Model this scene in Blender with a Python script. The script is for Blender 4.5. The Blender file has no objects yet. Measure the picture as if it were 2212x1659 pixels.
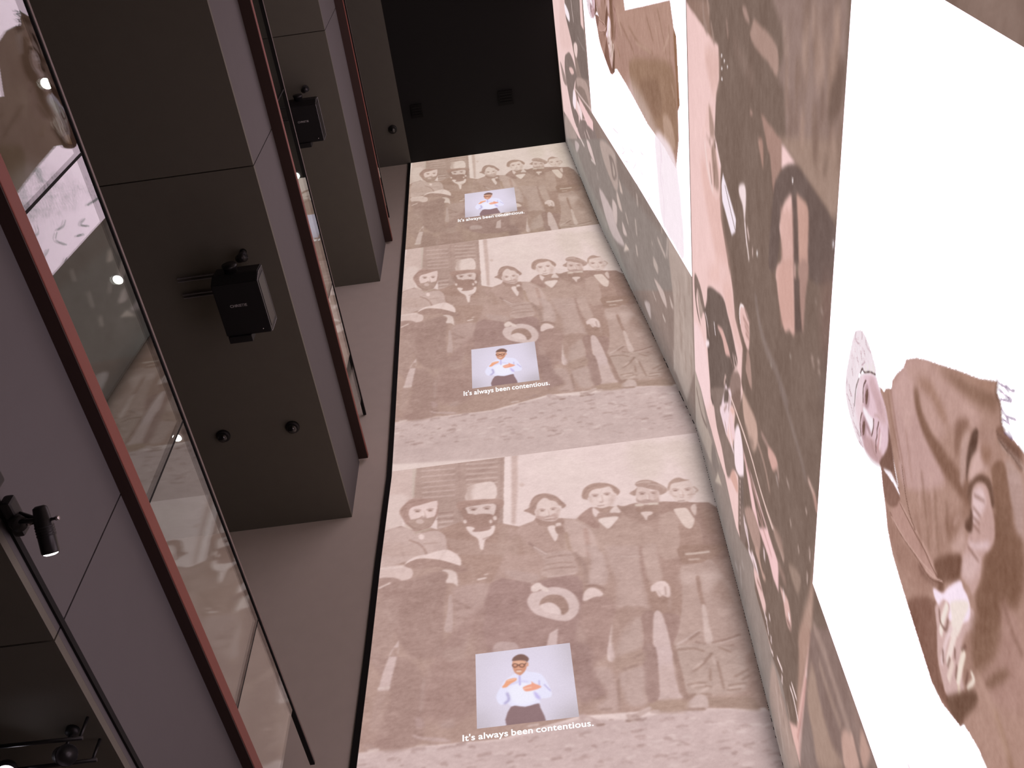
import bpy, bmesh, math
import numpy as np
from mathutils import Matrix, Vector

# ------------------------------------------------------------------ scene set-up
SC = bpy.context.scene
COL = SC.collection
S = 0.65                       # metres per wall unit
EYE = Vector((0.0, 0.0, 1.6))  # eye height of the photographer


def W(x, y, z):
    """wall units (origin at eye height) -> metres"""
    return Vector((x * S, y * S, z * S + EYE.z))


# camera: looking steeply up into the atrium, rolled a few degrees
cam_d = bpy.data.cameras.new('camera')
cam = bpy.data.objects.new('camera', cam_d)
COL.objects.link(cam)
cam_d.sensor_width = 36.0
cam_d.lens = 36.0 * 2094.6 / 2212.0
cam_d.clip_start = 0.05
cam_d.clip_end = 200.0
cam.matrix_world = Matrix.Translation(EYE) @ Matrix((
    (0.99144545, 0.12776157, 0.02670026),
    (0.12152830, -0.82898949, -0.54590045),
    (-0.04761086, 0.54447536, -0.83742450))).to_4x4()
SC.camera = cam

# world: an enclosed dark hall
world = bpy.data.worlds.new('hall_air')
SC.world = world
world.use_nodes = True
bg = world.node_tree.nodes['Background']
bg.inputs[0].default_value = (0.02, 0.018, 0.018, 1)
bg.inputs[1].default_value = 0.05

SC.view_settings.view_transform = 'Standard'
SC.view_settings.look = 'None'
SC.view_settings.exposure = 0.0
SC.view_settings.gamma = 1.0
SC.view_settings.use_curve_mapping = False
SC.cycles.max_bounces = 8
SC.cycles.diffuse_bounces = 5
SC.cycles.glossy_bounces = 4
SC.cycles.transparent_max_bounces = 16
SC.cycles.caustics_reflective = True
SC.cycles.sample_clamp_indirect = 6.0


# ------------------------------------------------------------------ materials
def lin(c):
    c = np.asarray(c, dtype=np.float64)
    return np.where(c <= 0.04045, c / 12.92, ((c + 0.055) / 1.055) ** 2.4)


def hexc(h):
    return np.array([int(h[i:i + 2], 16) / 255.0 for i in (0, 2, 4)])


MATS = {}


def paint(name, rgb, rough=0.6, metal=0.0, spec=0.4, noise=0.06, scale=6.0, bump=0.0):
    """painted / metal surface: principled with fine procedural mottling"""
    m = bpy.data.materials.new(name)
    m.use_nodes = True
    nt = m.node_tree
    b = nt.nodes['Principled BSDF']
    b.inputs['Roughness'].default_value = rough
    b.inputs['Metallic'].default_value = metal
    b.inputs['Specular IOR Level'].default_value = spec
    tc = nt.nodes.new('ShaderNodeTexCoord')
    nz = nt.nodes.new('ShaderNodeTexNoise')
    nz.inputs['Scale'].default_value = scale
    nz.inputs['Detail'].default_value = 5.0
    nt.links.new(tc.outputs['Object'], nz.inputs['Vector'])
    mx = nt.nodes.new('ShaderNodeMix')
    mx.data_type = 'RGBA'
    mx.inputs[6].default_value = tuple(max(0, v * (1 - noise)) for v in rgb) + (1,)
    mx.inputs[7].default_value = tuple(min(1, v * (1 + noise)) for v in rgb) + (1,)
    nt.links.new(nz.outputs['Fac'], mx.inputs[0])
    nt.links.new(mx.outputs[2], b.inputs['Base Color'])
    if bump:
        n2 = nt.nodes.new('ShaderNodeTexNoise')
        n2.inputs['Scale'].default_value = 90.0
        nt.links.new(tc.outputs['Object'], n2.inputs['Vector'])
        bp = nt.nodes.new('ShaderNodeBump')
        bp.inputs['Strength'].default_value = bump
        bp.inputs['Distance'].default_value = 0.002
        nt.links.new(n2.outputs['Fac'], bp.inputs['Height'])
        nt.links.new(bp.outputs['Normal'], b.inputs['Normal'])
    MATS[name] = m
    return m


def glow(name, rgb, strength):
    m = bpy.data.materials.new(name)
    m.use_nodes = True
    nt = m.node_tree
    nt.nodes.remove(nt.nodes['Principled BSDF'])
    e = nt.nodes.new('ShaderNodeEmission')
    e.inputs[0].default_value = tuple(rgb) + (1,)
    e.inputs[1].default_value = strength
    nt.links.new(e.outputs[0], nt.nodes['Material Output'].inputs[0])
    MATS[name] = m
    return m


def picture_material():
    """light of a projected picture: colour carried per vertex + fine grain"""
    m = bpy.data.materials.new('projected_light')
    m.use_nodes = True
    nt = m.node_tree
    nt.nodes.remove(nt.nodes['Principled BSDF'])
    at = nt.nodes.new('ShaderNodeAttribute')
    at.attribute_name = 'picture'
    tc = nt.nodes.new('ShaderNodeTexCoord')
    nz = nt.nodes.new('ShaderNodeTexNoise')
    nz.inputs['Scale'].default_value = 60.0
    nz.inputs['Detail'].default_value = 3.0
    nt.links.new(tc.outputs['Object'], nz.inputs['Vector'])
    mr = nt.nodes.new('ShaderNodeMapRange')
    mr.inputs[1].default_value = 0.3
    mr.inputs[2].default_value = 0.7
    mr.inputs[3].default_value = 0.975
    mr.inputs[4].default_value = 1.025
    nt.links.new(nz.outputs['Fac'], mr.inputs[0])
    e = nt.nodes.new('ShaderNodeEmission')
    nt.links.new(at.outputs['Color'], e.inputs[0])
    nt.links.new(mr.outputs[0], e.inputs[1])
    nt.links.new(e.outputs[0], nt.nodes['Material Output'].inputs[0])
    m.cycles.emission_sampling = 'NONE'
    return m


def glass_material():
    m = bpy.data.materials.new('balustrade_glass')
    m.use_nodes = True
    nt = m.node_tree
    nt.nodes.remove(nt.nodes['Principled BSDF'])
    # Schlick reflectance, the same from either side of the pane
    ge = nt.nodes.new('ShaderNodeNewGeometry')
    dt = nt.nodes.new('ShaderNodeVectorMath')
    dt.operation = 'DOT_PRODUCT'
    nt.links.new(ge.outputs['Incoming'], dt.inputs[0])
    nt.links.new(ge.outputs['Normal'], dt.inputs[1])

    def mth(op, x, y=None):
        n = nt.nodes.new('ShaderNodeMath')
        n.operation = op
        for i, v in enumerate((x, y)):
            if v is None:
                continue
            if isinstance(v, (int, float)):
                n.inputs[i].default_value = v
            else:
                nt.links.new(v, n.inputs[i])
        return n.outputs[0]
    c = mth('ABSOLUTE', dt.outputs['Value'])
    p5 = mth('POWER', mth('SUBTRACT', 1.0, c), 5.0)
    refl = mth('ADD', mth('MULTIPLY', p5, 0.93), 0.07)
    tr = nt.nodes.new('ShaderNodeBsdfTransparent')
    tr.inputs[0].default_value = (0.93, 0.96, 0.945, 1)
    gl = nt.nodes.new('ShaderNodeBsdfGlossy')
    gl.inputs['Roughness'].default_value = 0.004
    gl.inputs[0].default_value = (1, 1, 1, 1)
    mx = nt.nodes.new('ShaderNodeMixShader')
    nt.links.new(refl, mx.inputs[0])
    nt.links.new(tr.outputs[0], mx.inputs[1])
    nt.links.new(gl.outputs[0], mx.inputs[2])
    nt.links.new(mx.outputs[0], nt.nodes['Material Output'].inputs[0])
    return m


paint('fascia_paint', (0.108, 0.103, 0.106), 0.75, noise=0.05, bump=0.15)
paint('soffit_paint', (0.135, 0.130, 0.104), 0.7, noise=0.06, bump=0.15)
paint('end_wall_paint', (0.68, 0.63, 0.55), 0.8, noise=0.05, bump=0.15)
paint('ceiling_black', (0.0050, 0.0050, 0.0054), 0.85)
paint('ceiling_grey', (0.115, 0.11, 0.095), 0.8)
paint('vent_black', (0.0008, 0.0008, 0.0008), 0.9)
paint('oxblood_trim', (0.22, 0.062, 0.045), 0.55)
paint('bronze_rail', (0.20, 0.155, 0.145), 0.5, metal=0.2)
paint('gap_black', (0.006, 0.006, 0.006), 0.9)
paint('black_plastic', (0.010, 0.010, 0.011), 0.5)
paint('black_metal', (0.014, 0.014, 0.015), 0.35, metal=0.2)
paint('grey_edge', (0.30, 0.30, 0.31), 0.4, metal=0.5)
paint('steel', (0.62, 0.60, 0.62), 0.15, metal=1.0)
paint('white_print', (0.5, 0.5, 0.5), 0.6)
paint('dark_floor', (0.46, 0.42, 0.38), 0.5)
paint('trim_underside_shade', (0.040, 0.020, 0.016), 0.6)  # oxblood trim's shaded underside, put into a darker colour
paint('dark_wall', (0.05, 0.045, 0.045), 0.8)
paint('smoked_dome', (0.012, 0.012, 0.013), 0.08, spec=0.8)
paint('amber_diffuser', (0.75, 0.62, 0.36), 0.5)
glow('downlight_lamp', (1.0, 0.97, 0.90), 9.0)
glow('spot_lamp', (1.0, 0.98, 0.92), 8.0)
glow('lens_light', (0.95, 0.88, 1.0), 6.0)
glow('green_lamp', (0.85, 1.0, 0.88), 5.0)
PIC = picture_material()
GLASS = glass_material()


# ------------------------------------------------------------------ mesh helpers
def bm_obj(name, bm, mat, parent=None, smooth=False):
    me = bpy.data.meshes.new(name)
    bm.to_mesh(me)
    bm.free()
    me.materials.append(mat if not isinstance(mat, str) else MATS[mat])
    if smooth:
        me.polygons.foreach_set('use_smooth', [True] * len(me.polygons))
    o = bpy.data.objects.new(name, me)
    COL.objects.link(o)
    if parent is not None:
        o.parent = parent
    return o


def add_box(bm, a, b, bevel=0.0):
    """box between two points (any frame)"""
    a, b = Vector(a), Vector(b)
    lo = Vector((min(a[i], b[i]) for i in range(3)))
    hi = Vector((max(a[i], b[i]) for i in range(3)))
    v = [bm.verts.new((x, y, z)) for x in (lo.x, hi.x) for y in (lo.y, hi.y) for z in (lo.z, hi.z)]
    f = [bm.faces.new([v[i] for i in q]) for q in
         ((0, 1, 3, 2), (4, 6, 7, 5), (0, 4, 5, 1), (2, 3, 7, 6), (0, 2, 6, 4), (1, 5, 7, 3))]
    if bevel:
        es = list({e for q in f for e in q.edges})
        bmesh.ops.bevel(bm, geom=es, offset=bevel, segments=2, affect='EDGES', profile=0.6)
    return f


def add_ring(bm, prof, axis_a, axis_b, seg=20, cap0=True, cap1=True):
    """lathe: profile [(t, r)] along the line axis_a + t*(axis_b-axis_a)"""
    A, B = Vector(axis_a), Vector(axis_b)
    d = (B - A)
    n = d.normalized()
    u = n.orthogonal().normalized()
    v = n.cross(u)
    rings = []
    for t, r in prof:
        c = A + d * t
        rings.append([bm.verts.new(c + (u * math.cos(k * 2 * math.pi / seg) + v * math.sin(k * 2 * math.pi / seg)) * r)
                      for k in range(seg)])
    for p, q in zip(rings[:-1], rings[1:]):
        for k in range(seg):
            bm.faces.new((p[k], p[(k + 1) % seg], q[(k + 1) % seg], q[k]))
    if cap0:
        bm.faces.new(rings[0][::-1])
    if cap1:
        bm.faces.new(rings[-1])


def box_part(name, a, b, mat, parent=None, bevel=0.0):
    bm = bmesh.new()
    add_box(bm, a, b, bevel)
    bmesh.ops.recalc_face_normals(bm, faces=bm.faces)
    return bm_obj(name, bm, mat, parent)


def lathe_part(name, prof, a, b, mat, parent=None, seg=20, smooth=True):
    bm = bmesh.new()
    add_ring(bm, prof, a, b, seg)
    bmesh.ops.recalc_face_normals(bm, faces=bm.faces)
    return bm_obj(name, bm, mat, parent, smooth)


def tag(o, label=None, cat=None, group=None, kind=None):
    if label:
        o['label'] = label
    if cat:
        o['category'] = cat
    if group:
        o['group'] = group
    if kind:
        o['kind'] = kind
    return o


def empty(name, loc, label, cat, group=None):
    o = bpy.data.objects.new(name, None)
    o.empty_display_size = 0.1
    o.location = loc
    COL.objects.link(o)
    return tag(o, label, cat, group)


def copy_tree(o, parent=None):
    c = o.copy()
    COL.objects.link(c)
    c.parent = parent
    for ch in list(o.children):
        copy_tree(ch, c)
    return c


# ------------------------------------------------------------------ picture painter (all coordinates on the wall, in wall units)
def box_blur(a, rx, ry):
    def blur(a, r, ax):
        r = int(round(r))
        if r < 1:
            return a
        pad = [(0, 0)] * a.ndim
        pad[ax] = (r + 1, r)
        c = np.cumsum(np.pad(a, pad, mode='edge'), axis=ax)
        n = a.shape[ax]
        hi = np.take(c, range(2 * r + 1, 2 * r + 1 + n), axis=ax)
        lo = np.take(c, range(0, n), axis=ax)
        return (hi - lo) / (2 * r + 1)
    for _ in range(2):
        a = blur(a, rx, 1)
        a = blur(a, ry, 0)
    return a


class Canvas:
    def __init__(self, x0, x1, z0, z1, rx, rz, base):
        self.x0, self.z0, self.rx, self.rz = x0, z0, rx, rz
        self.w = int((x1 - x0) * rx)
        self.h = int((z1 - z0) * rz)
        self.a = np.empty((self.h, self.w, 3), dtype=np.float32)
        self.a[:] = hexc(base)
        self.clip = None

    def run(self, text):
        for line in text.strip().split('\n'):
            head, pts = line.split(';')
            k, col, al, bl, wd, sm = head.split(',')
            p = np.array([float(v) for v in pts.split()]).reshape(-1, 2) / 500.0
            self.op(k, hexc(col), float(al), float(bl), float(wd), sm == '1', p)

    def op(self, k, col, al, bl, wd, sm, p):
        if k == 'u':
            self.clip = None
            return
        if sm and len(p) > 2:
            p = self.smooth(p, k != 's')
        q = np.empty_like(p)
        q[:, 0] = (p[:, 0] - self.x0) * self.rx - 0.5
        q[:, 1] = (p[:, 1] - self.z0) * self.rz - 0.5
        bx, bz = bl * self.rx, bl * self.rz
        hw = wd * 0.5
        mx, mz = int(3 * bx + hw * self.rx + 3), int(3 * bz + hw * self.rz + 3)
        i0, i1 = max(0, int(q[:, 0].min()) - mx), min(self.w, int(q[:, 0].max()) + mx + 2)
        j0, j1 = max(0, int(q[:, 1].min()) - mz), min(self.h, int(q[:, 1].max()) + mz + 2)
        if i1 <= i0 or j1 <= j0:
            return
        X = np.arange(i0, i1, dtype=np.float32)[None, :]
        Z = np.arange(j0, j1, dtype=np.float32)[:, None]
        if k != 's':
            m = np.zeros((j1 - j0, i1 - i0), dtype=np.float32)
            for off in (-0.25, 0.25):
                par = np.zeros(m.shape, dtype=bool)
                zz = (Z + off)[:, 0]
                for (xa, za), (xb, zb) in zip(q, np.roll(q, -1, axis=0)):
                    if za == zb:
                        continue
                    rows = np.nonzero((za > zz) != (zb > zz))[0]
                    if len(rows) == 0:
                        continue
                    xi = (xb - xa) * (zz[rows] - za) / (zb - za) + xa
                    par[rows] ^= X < xi[:, None]
                m += par * 0.5
        else:
            d = np.full((j1 - j0, i1 - i0), 1e9, dtype=np.float32)
            X = X / self.rx
            Z = Z / self.rz
            qq = q / np.array([self.rx, self.rz])
            for (xa, za), (xb, zb) in zip(qq[:-1], qq[1:]):
                dx, dz = xb - xa, zb - za
                t = np.clip(((X - xa) * dx + (Z - za) * dz) / max(dx * dx + dz * dz, 1e-9), 0, 1)
                d = np.minimum(d, np.hypot(X - xa - t * dx, Z - za - t * dz))
            m = np.clip((hw - d) * 0.5 * (self.rx + self.rz) + 0.5, 0, 1).astype(np.float32)
        m = box_blur(m, bx * 0.75, bz * 0.75) * al
        if k == 'c':
            self.clip = np.zeros((self.h, self.w), dtype=np.float32)
            self.clip[j0:j1, i0:i1] = m
        elif self.clip is not None:
            m = m * self.clip[j0:j1, i0:i1]
        sub = self.a[j0:j1, i0:i1]
        sub += (col.astype(np.float32) - sub) * m[..., None]

    @staticmethod
    def smooth(p, closed):
        n = len(p)
        out = []
        rng = range(n) if closed else range(n - 1)
        for i in rng:
            if closed:
                a, b, c, d = p[i - 1], p[i], p[(i + 1) % n], p[(i + 2) % n]
            else:
                a, b, c, d = p[max(i - 1, 0)], p[i], p[i + 1], p[min(i + 2, n - 1)]
            for t in (0.0, 0.34, 0.67):
                out.append(0.5 * ((2 * b) + (c - a) * t + (2 * a - 5 * b + 4 * c - d) * t * t + (3 * b - a - 3 * c + d) * t ** 3))
        if not closed:
            out.append(p[-1])
        return np.array(out)

    def grain(self, amp, seed):
        r = np.random.RandomState(seed)
        for bx, bz, k in ((0, 0, 0.6), (2, 1, 0.9), (8, 5, 0.8), (30, 20, 0.8)):
            n = box_blur(r.normal(size=self.a.shape[:2]).astype(np.float32), bx, bz)
            self.a += (n * (amp * k / n.std()))[..., None] * (1.25 - self.a[..., 1:2])
        np.clip(self.a, 0, 1, out=self.a)

    def contrast(self, gain, pivot):
        """deepen the printed tones, leaving near-white alone"""
        w = np.clip((0.88 - self.a[..., 1:2]) / 0.10, 0, 1)
        self.a += w * ((self.a - pivot) * (gain - 1.0))
        np.clip(self.a, 0, 1, out=self.a)

    def sample(self, x, z):
        fx = np.clip((x - self.x0) * self.rx - 0.5, 0, self.w - 1.001)
        fz = np.clip((z - self.z0) * self.rz - 0.5, 0, self.h - 1.001)
        i, j = fx.astype(int), fz.astype(int)
        u, v = (fx - i)[..., None], (fz - j)[..., None]
        a = self.a
        return (a[j, i] * (1 - u) + a[j, i + 1] * u) * (1 - v) + (a[j + 1, i] * (1 - u) + a[j + 1, i + 1] * u) * v


def boost(rgb, k):
    """sRGB picture value -> light; near-white areas are brighter than the camera could record"""
    l = lin(np.clip(rgb, 0, 1))
    m = np.clip((rgb.min(axis=-1) - 0.952) / 0.025, 0, 1)
    return l * (1 + (m * m * (3 - 2 * m))[..., None] * (np.asarray(k) if np.ndim(k) else np.full(3, k)))


def grid_mesh(name, pos, col, mat=None):
    """rectilinear sheet from an (h,w,3) array of metres and linear colours"""
    h, w = pos.shape[:2]
    me = bpy.data.meshes.new(name)
    me.vertices.add(h * w)
    me.vertices.foreach_set('co', pos.reshape(-1).astype(np.float32))
    idx = np.arange(h * w, dtype=np.int32).reshape(h, w)
    f = np.stack([idx[:-1, :-1], idx[:-1, 1:], idx[1:, 1:], idx[1:, :-1]], axis=-1).reshape(-1)
    n = (h - 1) * (w - 1)
    me.loops.add(4 * n)
    me.loops.foreach_set('vertex_index', f)
    me.polygons.add(n)
    me.polygons.foreach_set('loop_start', np.arange(0, 4 * n, 4, dtype=np.int32))
    me.update(calc_edges=True)
    at = me.color_attributes.new('picture', 'FLOAT_COLOR', 'POINT')
    rgba = np.ones((h * w, 4), dtype=np.float32)
    rgba[:, :3] = col.reshape(-1, 3)
    at.data.foreach_set('color', rgba.reshape(-1))
    me.materials.append(mat or PIC)
    return me


def axis(*segs):
    """non-uniform sample positions: (start, end, per unit)..."""
    out = []
    for a, b, n in segs:
        k = max(2, int(abs(b - a) * n) + 1)
        out.append(np.linspace(a, b, k)[(1 if out else 0):])
    return np.concatenate(out)


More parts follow.
